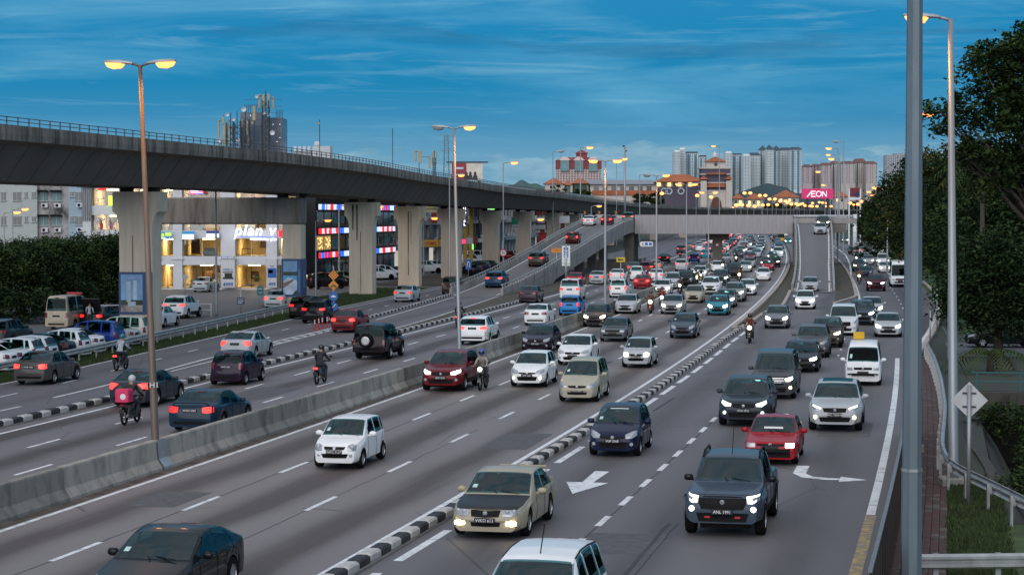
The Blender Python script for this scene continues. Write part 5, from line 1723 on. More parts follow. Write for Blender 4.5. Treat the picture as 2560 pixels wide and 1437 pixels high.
# the big mast close to the camera and the lamp behind it
m_mast = mat('mast_steel_blue', (.15, .19, .22), .5, .3, var=.15, scale=2.5, dirt=(.10, .13, .155), dirt_scale=1.2, dirt_lo=.5, dirt_hi=.75, stretch=(1, 1, .15))
mast = empty('steel_mast', (X(2283, 38.5), 38.5, 0), 0, 'thick grey octagonal steel mast nearest the camera at right', 'mast')
MB().tube([(0, 0, -.3), (0, 0, 2.95)], [.205, .192], 8).build('lower_tube', m_mast, mast)
MB().tube([(0, 0, 2.95), (0, 0, 16)], [.182, .13], 8).build('upper_tube', m_mast, mast)
MB().tube([(0, 0, 2.93), (0, 0, 2.985)], .20, 8).build('collar', m_galv, mast)
MB().cbox((.19, .0, 3.35), (.07, .10, .16), .015).build('hinge_box', m_polerust, mast)
pL = G(2384, 1196, .25)
lamp((pL.x, pL.y, .22), Z(50, pL.y) - .22, [(LEFT(19), 1)], 'nearest single street lamp on a concrete footing at right', (-.18, .0), .15, .075, m_pole, 10, 1.05, 'single street lamps', arm=.35, bulb=m_sod, watt=160)
cf = MB().cbox((0, 0, .13), (.75, .75, .34), .04).build('lamp_footing', m_conc, None, False, (pL.x, pL.y, 0)); tag(cf, 'square concrete footing under the nearest right lamp post', 'footing')
# far lamp pairs on the mall side and beyond the flyover
far_l = [(1652, 484, 1), (1740, 489, 1), (1775, 493, 0), (1868, 483, 2), (1906, 489, 2), (1930, 498, 2), (1957, 503, 2), (1984, 510, 2), (2010, 514, 0), (2024, 515, 0), (2036, 516, 2), (2071, 516, 2), (1845, 512, 0), (1872, 513, 0), (1830, 520, 0), (1894, 513, 0), (1811, 511, 0), (2112, 514, 0), (2132, 512, 0), (1820, 477, 0)] + [(p_, 506 + (p_ * 7) % 11, 0) for p_ in (1838, 1852, 1868, 1884, 1904, 1918, 1940, 1966, 1976, 1992, 1998, 2004, 2016, 2029, 2046, 2054, 2062, 2082, 2092, 2100)] + [(2122, 508, 0), (2142, 511, 0), (2150, 504, 0), (2178, 489, 0), (2204, 474, 0), (2212, 471, 0)]
for i, (px, py, k) in enumerate(far_l):
 y = 620 + 23 * (i % 20)
 x = X(px, y)
 zt_ = Z(py, y)
 r_ = empty('street_lamp', (x, y, 0), 0, 'small amber lamp in the dense far string above the right ramp' if i > 19 else '%s far lit street lamp beyond the flyover, counted from the nearest' % ['first', 'second', 'third', 'fourth', 'fifth', 'sixth', 'seventh', 'eighth', 'ninth', 'tenth', 'eleventh', 'twelfth', 'thirteenth', 'fourteenth', 'fifteenth', 'sixteenth', 'seventeenth', 'eighteenth', 'nineteenth', 'farthest'][i], 'street lamp', 'far lamps beyond the flyover')
 MB().tube([(0, 0, 0), (0, 0, zt_)], .12, 5).build('pole', m_pole, r_)
 for q in ((-1, 1) if k == 2 else (1,)):
  MB().lathe([(.001, -.5), (.5, -.32), (.68, 0), (.5, .32), (.001, .5)], 8, (q * (.95 if k == 2 else .3), 0, zt_)).build('bulb', m_sodf, r_)
# tall pole with cameras
g = G(1562, 618)
cp = empty('camera_pole', (g.x, g.y, 0), 0, 'tall plain grey pole with a small camera on top', 'pole')
MB().tube([(0, 0, 0), (0, 0, Z(366, g.y))], [.32, .24], 10).build('pole', m_pole, cp, True)
MB().cbox((-.3, 0, Z(366, g.y)), (.6, .3, .3), .05).build('camera', m_trim, cp)
MB().cbox((.35, 0, Z(378, g.y)), (.3, .3, .3), .05).build('camera', m_trim, cp)

# ------------------------------------------------------------------ signs
m_or = mat('sign_orange', (.62, .25, .03), .5, var=.08)
m_bl = mat('sign_blue', (.02, .12, .42), .45, var=.08)
m_sw = mat('sign_white', (.75, .76, .77), .5, var=.05)
m_sr = mat('sign_red', (.5, .02, .025), .5)
m_sg = mat('sign_green', (.03, .30, .10), .5, var=.1)
m_sgrey = mat('sign_back_grey', (.42, .43, .44), .5, .3, var=.12, scale=3)
m_sblack = mat('sign_black', (.015, .015, .015), .5)
m_teal = mat('sign_teal', (.03, .22, .24), .5, var=.1)
def post(root, h, r=.045, m=None):
 MB().tube([(0, .04, 0), (0, .04, h)], r, 8).build('post', m or m_galv, root, True)
def plate(root, poly, z, m, y=0.0, th=.02, name='sign_plate'):
 b = MB(); b.extrude_xz([(x, zz + z) for x, zz in poly], y - th, y)
 return b.build(name, m, root)
def ngon(r, n, a0=0.0):
 return [(r * math.cos(a0 + 2 * math.pi * k / n), r * math.sin(a0 + 2 * math.pi * k / n)) for k in range(n)]
def rect(w, h):
 return [(-w / 2, -h / 2), (w / 2, -h / 2), (w / 2, h / 2), (-w / 2, h / 2)]
def face_cam(p):
 return math.atan2(-p[1], -p[0]) + math.pi / 2
def sign(px, pb, h, label, name='road_sign'):
 g = G(px, pb)
 r_ = empty(name, (g.x, g.y, 0), face_cam(g), label, 'road sign')
 post(r_, h)
 return r_, g.y
# stack of four at the ramp nose
r_, y = sign(834, 806, 4.0, 'post with two orange diamond signs above two blue round signs')
sc = y / FPX
zz = lambda py: Z(py, y)
for py, kind in ((688, 'dots'), (713, 'arrows')):
 pl_ = plate(r_, ngon(13.2 * sc, 4), zz(py), m_or)
 if kind == 'dots':
  b = MB()
  for i in range(3):
   for j in range(3):
    u, v = (i - 1) * 5 * sc, (j - 1) * 5 * sc
    b.extrude_xz([(x + (u - v) * .8, q + (u + v) * .8 + zz(py)) for x, q in ngon(1.5 * sc, 8)], -.03, -.022)
  b.build('symbol', m_sr, pl_)
 else:
  b = MB()
  for sd in (-1, 1):
   b.extrude_xz([(sd * a * sc, zz(py) + c * sc) for a, c in ((0, 3), (4.4, -1.4), (5.6, 0), (6.6, -5), (1.6, -4.2), (2.8, -3), (0, 0))], -.03, -.022)
  b.build('symbol', m_sblack, pl_)
for py, kind in ((741, 0), (766, 1)):
 pl_ = plate(r_, ngon(11.2 * sc, 20), zz(py), m_bl)
 b = MB()
 if kind == 0:
  b.extrude_xz([(a * sc, zz(py) + c * sc) for a, c in ((-6, -2), (6, -2), (5.4, 1), (2.6, 1.3), (1.4, 3.4), (-2.6, 3.4), (-4, 1.2), (-6, .8))], -.03, -.022)
 else:
  b.extrude_xz([(a * sc, zz(py) + c * sc) for a, c in ((-6, -5), (-4.5, -6), (6, 5), (4.5, 6))], -.03, -.022)
 b.build('symbol', m_sw, pl_)
# blue U-turn board
r_, y = sign(1171, 706, Z(650, 214), 'blue square U-turn sign beside the up ramp')
sc = y / FPX; c = Z(661, y)
pl_ = plate(r_, rect(15 * sc, 25 * sc), c, m_bl)
b = MB(); b.extrude_xz([(a * sc, c + q * sc) for a, q in [(-3.6, -7), (-2.2, -7), (-2.2, 3)] + [(-2.2 * math.cos(t), 3 + 2.4 * math.sin(t)) for t in np.linspace(.2, 2.9, 6)] + [(2.2, -7), (3.6, -7)] + [(3.6 * math.cos(t), 3 + 4.2 * math.sin(t)) for t in np.linspace(0, math.pi, 8)]], -.03, -.022); b.build('symbol', m_sw, pl_)
# speed limit 20
r_, y = sign(1258, 690, Z(640, 230), 'round speed limit sign reading 20 beside the up ramp')
sc = y / FPX; c = Z(632, y)
pl_ = plate(r_, ngon(9.5 * sc, 24), c, m_sr); p2 = plate(pl_, ngon(7.0 * sc, 24), c, m_sw, -.022, .004, 'sign_face')
put('lettering', text_mesh('20', 8.5 * sc, m_sblack), pl_, (0, -.04, c))
# tall white service sign
g = G(1417, 700); y = 214.0
r_ = empty('service_sign', (X(1415, y), y, 0), face_cam((X(1415, y), y)), 'tall white service sign with blue panels reading 150 m', 'road sign')
post(r_, Z(612, y), .13)
sc = y / FPX; c = Z(639.5, y)
pl_ = plate(r_, rect(20.5 * sc, 50 * sc), c, m_sw)
plate(pl_, rect(21.5 * sc, 51 * sc), c, m_sg, .004, .02, 'border')
for q, h in ((14, 14), (0.5, 10)):
 b_ = plate(pl_, rect(11.5 * sc, h * sc), c + q * sc, m_bl, -.022, .004, 'pictogram')
 bb = MB(); bb.extrude_xz([(a * sc, c + (q + d) * sc) for a, d in ((-4, -3), (4, -3), (3.5, .5), (0, 3.4), (-1, .5), (-4, 1))], -.036, -.03); bb.build('symbol', m_sw, b_)
bb = MB(); bb.extrude_xz([(a * sc, c + (d - 10.5) * sc) for a, d in ((-5, 0), (-1.5, 2.6), (-1.5, .8), (5, .8), (5, -.8), (-1.5, -.8), (-1.5, -2.6))], -.032, -.022); bb.build('arrow', m_sg, pl_)
put('lettering', text_mesh('150 m', 8.0 * sc, m_sg), pl_, (0, -.03, c - 19.5 * sc))
# orange board
y = 224.0
r_ = empty('road_sign', (X(1391, y), y, hG(178)), face_cam((X(1391, y), y)), 'small orange board on a post behind the ramp wall', 'road sign')
post(r_, Z(618, y) - hG(178), .04); plate(r_, rect(24 * y / FPX, 11 * y / FPX), Z(626, y) - hG(178), m_or)
b = MB(); b.box((0, -.024, Z(626, y) - hG(178)), (16 * y / FPX, .004, .05)); b.box((0, -.024, Z(624, y) - hG(178) + .06), (10 * y / FPX, .004, .04)); b.build('print', m_sr, r_)
# car-park signs
r_, y = sign(602, 790, 2.2, 'dark blue clinic board on a thin post in the car park')
sc = y / FPX; pl_ = plate(r_, rect(19 * sc, 18 * sc), Z(752, y), mat('sign_navy', (.02, .05, .14), .5))
put('lettering', text_mesh('KLINIK', 4.6 * sc, m_sw), pl_, (0, -.03, Z(747.5, y)))
b = MB(); b.box((0, -.024, Z(752.5, y)), (14 * sc, .004, .05)); b.box((-.05, -.024, Z(757, y)), (11 * sc, .004, .05)); b.build('print', m_sw, pl_)
g = G(651, 756); y = g.y
r_ = empty('notice_board', (g.x, y, 0), face_cam(g), 'teal notice board on two legs in front of the shops', 'notice board')
sc = y / FPX
for sd in (-1, 1):
 MB().tube([(sd * 5.5 * sc, .03, 0), (sd * 5.5 * sc, .03, Z(718, y))], .03, 6).build('leg', m_galv, r_)
pl_ = plate(r_, rect(16 * sc, 22 * sc), Z(727, y), m_teal)
b = MB(); b.box((0, -.024, Z(722, y)), (10 * sc, .004, .06)); b.box((0, -.024, Z(731, y)), (8 * sc, .004, .05)); b.build('print', m_sw, pl_)
r_, y = sign(463, 738, 2.0, 'grey back of a diamond sign beside the white shop building'); plate(r_, ngon(9.5 * y / FPX, 4), Z(692, y), m_sgrey)
g = G(2421, 1272)
r_ = empty('road_sign', (g.x, g.y, 0), face_cam(g), 'grey back of a large diamond sign in front of the drain', 'road sign')
MB().tube([(0, -.05, 0), (0, -.05, Z(962, g.y))], .055, 10).build('post', m_pole, r_, True)
plate(r_, ngon(46 * g.y / FPX, 4), Z(1001, g.y), m_sgrey, .03, .02)
b = MB()
for q in (983, 1017):
 b.box((-.11, -.01, Z(q, g.y)), (.13, .04, .04)); b.box((.11, -.01, Z(q, g.y)), (.13, .04, .04))
b.build('bracket', m_sblack, r_)
r_, y = sign(2325, 872, 2.2, 'grey back of a round sign beside the footpath'); plate(r_, ngon(10 * y / FPX, 20), Z(757, y), mat('sign_back_dark', (.12, .13, .13), .6))
r_, y = sign(2342, 842, 3.0, 'slim white post with a green name board by the grass'); plate(r_, rect(22 * y / FPX, 12 * y / FPX), Z(746, y), mat('sign_pale_green', (.25, .42, .30), .5))
# direction board under the flyover
y = 268.0
r_ = empty('direction_board', (X(1617, y), y, 0), face_cam((X(1617, y), y)), 'white direction board with arrow and two blue symbols under the ramp', 'road sign')
for sd in (-1, 1):
 MB().tube([(sd * .5, .04, 0), (sd * .5, .04, Z(606, y))], .05, 6).build('leg', m_galv, r_)
sc = y / FPX
pl_ = plate(r_, [(-15 * sc, -6 * sc), (15 * sc, -6 * sc), (15 * sc, 6 * sc), (-15 * sc, 6 * sc), (-18 * sc, 0)], Z(610, y), m_sw)
b = MB(); b.extrude_xz([(a * sc, Z(610, y) + q * sc) for a, q in ((-12, 0), (-9, 4), (-7.4, 4), (-10, 0), (-7.4, -4), (-9, -4))], -.03, -.022); b.build('symbol', m_sblack, pl_)
for k in (-1, 9):
 plate(pl_, [(a + k * sc, q) for a, q in rect(7 * sc, 7 * sc)], Z(610, y), m_bl, -.022, .004, 'pictogram')
y = 232.0
r_ = empty('hazard_board', (X(1552, y), y, 0), face_cam((X(1552, y), y)), 'yellow hazard board with black arrow under the up ramp', 'road sign')
plate(r_, rect(22 * y / FPX, 12 * y / FPX), Z(649, y), mat('sign_yellow', (.60, .40, .02), .5)); post(r_, Z(645, y))
b = MB(); b.extrude_xz([(a * y / FPX, Z(649, y) + q * y / FPX) for a, q in ((-8, 0), (-3, 4), (-3, 1.5), (6, 1.5), (6, -1.5), (-3, -1.5), (-3, -4))], -.03, -.022); b.build('symbol', m_sblack, r_)
# chevron boards along the far kerb of the flyover
for k, px in enumerate((1462, 1498, 1540)):
 y = 330.0
 r_ = empty('chevron_board', (X(px, y), y, 6.3), 0, ['black chevron board on the flyover, nearest the ramp', 'black chevron board on the flyover, middle of three', 'black chevron board on the flyover, rightmost of three'][k], 'road sign')
 sc = y / FPX
 post(r_, Z(530, y) - 6.3); pl_ = plate(r_, rect(9 * sc, 10 * sc), Z(532, y) - 6.3, m_sblack)
 b = MB(); b.extrude_xz([(a * sc, Z(532, y) - 6.3 + q * sc) for a, q in ((-3, 4), (-.6, 4), (2.6, 0), (-.6, -4), (-3, -4), (.2, 0))], -.03, -.022); b.build('symbol', m_or, pl_)
# red flexible posts at the nose
for k, (px, py) in enumerate(((787, 827), (797, 824), (806, 821), (818, 819))):
 g = G(px, py)
 r_ = empty('delineator_post', (g.x, g.y, .02), 0, '%s of four red flexible posts at the lane split' % ['nearest', 'second', 'third', 'farthest'][k], 'delineator', 'red posts at the lane split')
 MB().lathe([(.12, 0), (.12, .03), (.05, .05), (.045, .72), (.03, .75), (0, .75)], 10).build('post', m_sr, r_)
 MB().lathe([(.049, .45), (.049, .55)], 10).build('band', m_sw, r_); MB().lathe([(.049, .62), (.048, .68)], 10).build('band', m_sw, r_)
# kilometre marker on the barrier
p = P(66.5, 10.4, .9)
r_ = empty('kilometre_marker', p, face_cam(p), 'small green kilometre marker reading 22.4 on the barrier', 'road sign')
MB().tube([(0, .02, 0), (0, .02, .32)], .018, 6).build('post', m_galv, r_)
put('lettering', text_mesh('22.4', .30, mat('marker_green', (.03, .12, .05), .6), .006), r_, (0, 0, .36))
# white letters on the nearest pole
t = put('lettering', text_mesh('H1', .24, m_sw, .002), [o for o in bpy.data.objects if o.name == 'street_lamp'][0], (-.03, -.15, 2.55), math.atan2(-68, 11) + math.pi / 2 - .05)
# gantry over the right lanes beyond the ramp
y = 352.0
r_ = empty('sign_gantry', (X(2137, y), y, 0), 0, 'white steel gantry beside the flyover end', 'gantry')
MB().tube([(0, 0, 0), (0, 0, Z(536, y))], .35, 10).build('column', m_sw, r_, True)
MB().tube([(0, 0, Z(540, y)), (X(1985, y) - X(2137, y), 0, Z(540, y))], .18, 8).build('beam', m_sw, r_, True)
MB().tube([(0, 0, Z(548, y)), (X(1985, y) - X(2137, y), 0, Z(548, y))], .12, 8).build('beam', m_sw, r_, True)
# ================================================================== buildings
m_wall_w = mat('wall_white', (.62, .63, .65), .8, var=.06, scale=.5, dirt=(.45, .46, .47), dirt_scale=.4, dirt_lo=.5, dirt_hi=.9)
m_warmwall = mat('interior_cream', (.80, .66, .40), .8, var=.12, scale=.8)
m_warmlit = mat('interior_lamp', (.9, .8, .6), .5, emit=(1.0, .70, .33), es=19.0, var=0)
m_floor_i = mat('interior_floor', (.30, .22, .14), .5, var=.2)
m_wood = mat('furniture_wood', (.12, .06, .03), .6, var=.3, scale=3)
m_sofa = mat('furniture_grey', (.35, .37, .38), .9, var=.15)
m_plant = mat('house_plant', (.03, .07, .02), .8, var=.4, scale=4)
def glass_mat():
 m = bpy.data.materials.new('window_glass')
 m.use_nodes = True
 n, l = m.node_tree.nodes, m.node_tree.links
 n.remove(n['Principled BSDF'])
 t, g, x = n.new('ShaderNodeBsdfTransparent'), n.new('ShaderNodeBsdfGlossy'), n.new('ShaderNodeMixShader')
 t.inputs[0].default_value = (.90, .93, .92, 1)
 g.inputs['Roughness'].default_value = .03
 nz = n.new('ShaderNodeTexNoise'); nz.inputs['Scale'].default_value = .7
 mr = n.new('ShaderNodeMapRange'); mr.inputs['To Min'].default_value, mr.inputs['To Max'].default_value = .04, .10
 l.new(nz.outputs[0], mr.inputs[0]); l.new(mr.outputs[0], x.inputs[0])
 l.new(t.outputs[0], x.inputs[1]); l.new(g.outputs[0], x.inputs[2])
 l.new(x.outputs[0], n['Material Output'].inputs[0])
 return m
m_pane = glass_mat()
m_black = mat('wall_black', (.012, .013, .016), .35, var=.2)
m_darkglass = mat('dark_window', (.02, .03, .035), .08, var=.4, scale=.8, spec=.7)
m_slat = mat('roof_screen', (.10, .12, .15), .6, var=.1)
def led(name, col, es):
 return mat(name, tuple(.5 * c for c in col), .4, emit=col, es=es, var=0)
m_ledw, m_ledr, m_ledb, m_ledp = led('led_white', (.72, .82, 1.0), .7), led('led_red', (1.0, .02, .03), .75), led('led_blue', (.04, .16, .9), .9), led('led_pink', (1.0, .05, .20), .8)
m_ledg, m_ledy = led('led_green', (.25, 1.0, .15), 1.0), led('led_amber', (1.0, .60, .16), 1.8)
m_signw = led('sign_letters_white', (.85, .88, 1.0), 2.2)

# ---- white furniture showroom, four open lit floors
BY = 212.0
sr = empty('showroom', (X(455, BY), BY, 0), 0, 'white four-storey showroom with warm lit open floors', 'building')
x0 = X(455, BY)
xs = lambda px: X(px, BY) - x0
zf = lambda py: Z(py, BY)
slabs = [(.0, .12), (2.5, 3.4), (5.2, 6.02), (7.6, 8.55), (10.3, 11.6)]
for a, b in slabs:
 MB().box(((xs(208) + xs(716)) / 2, 6.0, (a + b) / 2), (xs(716) - xs(208), 12.0, b - a)).build('floor_band', m_wall_w, sr)
cols_ = [(208, 229), (298, 312), (380, 401), (433, 456), (552, 588), (666, 693), (706, 716)]
for a, b in cols_:
 w = xs(b) - xs(a)
 c = (xs(a) + xs(b)) / 2
 mb = MB().box((c, .35, 5.8), (w, 1.0, 11.55))
 col = mb.build('column', m_wall_w, sr)
 MB().box((c, .33, 3.15), (w + .25, 1.14, .16)).build('column_collar', m_wall_w, col)
MB().box(((xs(208) + xs(716)) / 2, 9.2, 5.8), (xs(716) - xs(208), .2, 11.2)).build('back_wall', m_warmwall, sr)
bays = [(229, 298), (312, 380), (401, 433), (456, 552), (588, 666), (693, 706)]
levels = [(.12, 2.5), (3.4, 5.2), (6.02, 7.6), (8.55, 10.3)]
random.seed(21)
for bi, (a, b) in enumerate(bays):
 ca, wa = (xs(a) + xs(b)) / 2, xs(b) - xs(a)
 MB().box((xs(a) - .05, 5.0, 5.7), (.12, 8.0, 11.0)).build('partition', m_warmwall, sr)
 for li, (z0, z1) in enumerate(levels):
  pane = MB().box((ca, .55, (z0 + z1) / 2), (wa + .02, .03, z1 - z0)).build('window', m_pane, sr)
  f = MB()
  for q in range(1, max(2, int(wa / 1.6))):
   f.box((xs(a) + wa * q / max(2, int(wa / 1.6)), .56, (z0 + z1) / 2), (.05, .08, z1 - z0))
  if f.v:
   f.build('mullion', m_trim if li == 0 else m_wall_w, pane)
  lp = MB()
  for q in range(max(1, int(wa / 2.0))):
   lp.box((xs(a) + wa * (q + .5) / max(1, int(wa / 2.0)), random.uniform(3.0, 6.0), z1 - .10), (1.1, 1.3, .06))
  lp.build('ceiling_light', m_warmlit, sr)
  MB().box((ca, 4.6, z0 + .02), (wa, 7.6, .04)).build('room_floor', m_floor_i, sr)
  # furniture
  xx = xs(a) + .5
  while xx < xs(b) - .4:
   kind = random.choice('sstpcw')
   yy = random.uniform(1.6, 3.2)
   if kind == 's':
    m = MB(); m.cbox((xx + .5, yy, z0 + .25), (1.3, .8, .4), .08); m.cbox((xx + .5, yy + .35, z0 + .5), (1.3, .2, .6), .08); m.build('sofa', m_sofa, sr)
   elif kind == 't':
    m = MB(); m.box((xx + .4, yy, z0 + .72), (1.1, .7, .05)); [m.box((xx + .4 + i * .5, yy + j * .3, z0 + .36), (.05, .05, .7)) for i in (-1, 1) for j in (-1, 1)]; m.build('table', m_wood, sr)
   elif kind == 'p':
    m = MB(); m.lathe([(.12, 0), (.18, .3), (.16, .32)], 10, (xx, yy, z0)); m.build('plant_pot', m_wall_w, sr)
    m = MB()
    for _ in range(60):
     q = Vector((xx + random.gauss(0, .2), yy + random.gauss(0, .2), z0 + .55 + random.random() * .7)); d = Vector((random.uniform(-1, 1), random.uniform(-1, 1), random.uniform(-.4, 1))).normalized() * .16; e = d.orthogonal() * .45
     m.add([q - d, q + e, q + d, q - e], [(0, 1, 2, 3)])
    m.build('house_plant', m_plant, sr)
   elif kind == 'c':
    m = MB(); m.box((xx + .3, yy + 1, z0 + .9), (.9, .35, 1.5)); m.build('cabinet', m_wood, sr)
   else:
    m = MB(); m.box((xx + .4, 8.9, z0 + 1.1), (random.uniform(.8, 1.6), .06, .8)); m.build('wall_panel', m_wood, sr)
   xx += random.uniform(1.1, 1.9)
scr = MB()
for q in range(110):
 scr.box((xs(203) + q * (xs(716) - xs(203)) / 110, -.25, 11.15), (.06, .1, 1.5))
tag(scr.build('roof_screen', m_slat, sr), kind='stuff')
MB().box(((xs(203) + xs(716)) / 2, -.15, 10.42), (xs(716) - xs(203) + .6, .5, .07)).build('roof_screen_rail', m_slat, sr)
scr = MB()
for q in range(6):
 scr.box((xs(207) + q * .18, -.28, 9.2), (.06, .1, 4.4))
tag(scr.build('roof_screen', m_slat, sr), kind='stuff')
# flag boards on the upper balcony
sgn = empty('shop_sign', (X(638, 211), 211.0, zf(583)), 0, 'large white lit lettering plan v on the showroom', 'sign')
put('lettering', text_mesh('plan v', 1.72, m_signw, .05, shear=.22, space=1.12, offset=0, width=4.3), sgn, (-.05, -.1, .27))
MB().box((.35, -.08, zf(592.5) - zf(583)), (3.7, .06, .07)).build('underline', m_ledb, sgn)
put('lettering', text_mesh('the better plan', .44, m_signw, .03, offset=.004, width=2.45), sgn, (1.0, -.1, zf(597.5) - zf(583)))
def board(px0, px1, py0, py1, y, m, label, txt=None, tm=None, tsz=.5, extra=None):
 c = ((X(px0, y) + X(px1, y)) / 2, y, (Z(py0, y) + Z(py1, y)) / 2)
 w, h = X(px1, y) - X(px0, y), Z(py0, y) - Z(py1, y)
 r_ = empty('sign_board', c, 0, label, 'sign')
 MB().cbox((0, 0, 0), (w, .12, h), .02).build('panel', m, r_)
 if txt:
  put('lettering', text_mesh(txt, tsz, tm, .01, offset=.004), r_, (0, -.075, 0))
 for (a, b, c_, d, mm) in (extra or ()):
  MB().box((w * (a + b) / 2 - w / 2, -.07, h * (c_ + d) / 2 - h / 2), (w * (b - a), .03, h * (d - c_))).build('print', mm, r_)
 return r_
led_cy = led('lightbox_cyan', (.02, .25, .50), .45); led_nv = led('lightbox_navy', (.02, .03, .22), .5); led_lg = led('lightbox_lime', (.55, .75, .10), .6)
board(399, 429, 579, 597, 211.4, led_cy, 'blue and lime lightbox on the showroom front, leftmost', None, None, extra=[(.0, .4, .25, .75, led_lg), (.48, 1.0, .38, .9, led_lg), (.0, .5, .0, .18, m_ledw)])
board(456, 487, 578, 597.5, 211.4, led_cy, 'cyan and white lightbox on the showroom front, second', None, None, extra=[(.0, .95, .12, .62, m_ledw), (.0, .9, .0, .1, m_signw)])
board(516, 548, 577, 595.5, 211.4, led_nv, 'navy and white lightbox on the showroom front, third', None, None, extra=[(.0, 1.0, .08, .64, m_ledw)])
board(697, 706, 575, 592, 211.4, m_ledr, 'small red lightbox at the right end of the showroom')
board(475, 510, 468, 486, 211.2, m_ledp, 'pink lightbox sign on the top floor of the showroom', None, None, extra=[(.06, .92, .42, .82, m_signw), (.06, .92, .16, .28, m_ledw), (.5, 1.0, .0, .14, m_ledb)])
board(246, 267, 471, 476, 211.6, m_ledr, 'small red lit sign high on the left bay')
board(272, 286, 490, 514, 211.5, led('lightbox_yellow', (.55, .9, .05), 1.3), 'bright lime panel on the left bay beside the first pier')
bn = board(553, 587, 647, 719, 211.2, m_wall_w, 'tall white price banner reading 4999 on the showroom column', None, None, extra=[(.12, .88, .52, .55, m_sblack), (.12, .90, .30, .36, m_sblack), (.25, .80, .36, .50, m_sblack)])
put('lettering', text_mesh('FREE 6', .34, m_bl), bn, (0, -.09, .35)); put('lettering', text_mesh('4999', .52, m_bl, offset=.012), bn, (0, -.09, -1.15))
bn = board(668, 692, 647, 719, 211.2, m_wall_w, 'tall blue and white price banner reading 499 on the right column', None, None, extra=[(.05, .95, .35, .68, m_bl), (.1, .6, .5, .62, m_teal)])
put('lettering', text_mesh('499', .48, m_bl, offset=.01), bn, (0, -.09, -1.12)); put('lettering', text_mesh('FREE', .2, m_bl), bn, (0, -.09, .7))
board(553, 586, 641.5, 646.5, 211.1, m_bl, 'pair of small white notices framed in blue above the price banner', None, None, extra=[(.05, .47, .15, .85, m_sw), (.53, .95, .15, .85, m_sw)])
# flags before the showroom
for k, (px, m) in enumerate(((251, m_sr), (275, mat('flag_striped', (.35, .12, .16), .8, var=.6, scale=6)))):
 y = 205.0
 f = empty('flag_pole', (X(px, y), y, 0), 0, ['red flag hanging on a pole before the left bay', 'striped flag hanging on a pole before the left bay'][k], 'flag')
 MB().tube([(0, 0, 0), (0, 0, Z(545, y))], .04, 6).build('pole', m_pole, f)
 b = MB(); zz0 = Z(549, y)
 pts = [(.0, 0), (.12, -.2), (.28, -.55), (.22, -.95), (.05, -1.05)]
 b.add([(.03, 0, zz0)] + [(.05 + a, .05 * math.sin(i * 2), zz0 + z) for i, (a, z) in enumerate(pts)] + [(.03, .02, zz0 - .9)], [(0, 1, 2, 6), (2, 3, 6), (3, 4, 5, 6)]); b.build('flag', m, f)

# ---- block of old flats behind the trees
FY = 262.0
fx = X(105, FY)
m_flat = mat('flats_wall', (.42, .45, .44), .9, var=.1, scale=.5, dirt=(.30, .32, .31), dirt_scale=.5)
m_flat2 = mat('flats_wall_stained', (.36, .34, .34), .9, var=.15, scale=.7, dirt=(.03, .03, .03), dirt_scale=.55, dirt_lo=.44, dirt_hi=.66, stretch=(1, 1, .6))
m_flat3 = mat('flats_wall_blue', (.30, .40, .48), .9, var=.08, scale=.5)
fl = empty('old_flats', (fx, FY, 0), 0, 'weathered grey block of flats behind the trees at left', 'building')
xf = lambda px: X(px, FY) - fx
zz = lambda py: Z(py, FY)
for a, b, m, dy in ((-14, 94, m_flat, 0), (94.3, 171, m_flat2, .5), (171.3, 214, m_flat3, .2)):
 MB().box(((xf(a) + xf(b)) / 2, 4 + dy, 7.5), (xf(b) - xf(a), 8, 15)).build('wall', m, fl)
m_cur = mat('curtain', (.16, .24, .26), .9, var=.4, scale=5, stretch=(4, 1, .3))
def flat_window(a, b, c, d, dy, ac=True, awn=False):
 x_, w = (xf(a) + xf(b)) / 2, xf(b) - xf(a)
 z_, h = (zz(c) + zz(d)) / 2, zz(c) - zz(d)
 wn_ = MB().box((x_, dy - .02, z_), (w, .06, h)).build('window', m_cur if awn else m_darkglass, fl)
 fr = MB(); fr.box((x_, dy - .06, zz(c)), (w + .15, .12, .07)); fr.box((x_, dy - .09, zz(d)), (w + .2, .2, .08)); fr.box((x_, dy - .06, z_), (.06, .06, h)); fr.build('frame', m_flat, wn_)
 if awn:
  MB().box((x_, dy - .45, zz(c) + .1), (w + .3, .9, .08), rx=R(-14)).build('awning', mat('awning_dark', (.03, .03, .03), .9), wn_)
 if ac:
  cb = MB().cbox((x_ + w * .2, dy - .3, zz(d) - .55), (.8, .4, .55), .03).build('air_conditioner', m_wall_w, fl)
  MB().lathe([(0, -.01), (.2, -.01), (.2, 0)], 12, (x_ + w * .2 - .1, dy - .505, zz(d) - .55), 'Y').build('fan', m_trim, cb)
for (c, d) in ((480, 502), (541, 563), (603, 625)):
 flat_window(4, 16, c, d, 0, False); flat_window(34, 54, c, d, 0, False); flat_window(63, 70, c, d - 8, 0, False); flat_window(81, 91, c, d - 8, 0, False)
 flat_window(97, 118, c, d + 1, .5, True, True); flat_window(128, 152, c, d + 1, .5, True, True)
 flat_window(176, 184, c, d - 9, .2, False); flat_window(188, 207, c, d, .2, True)

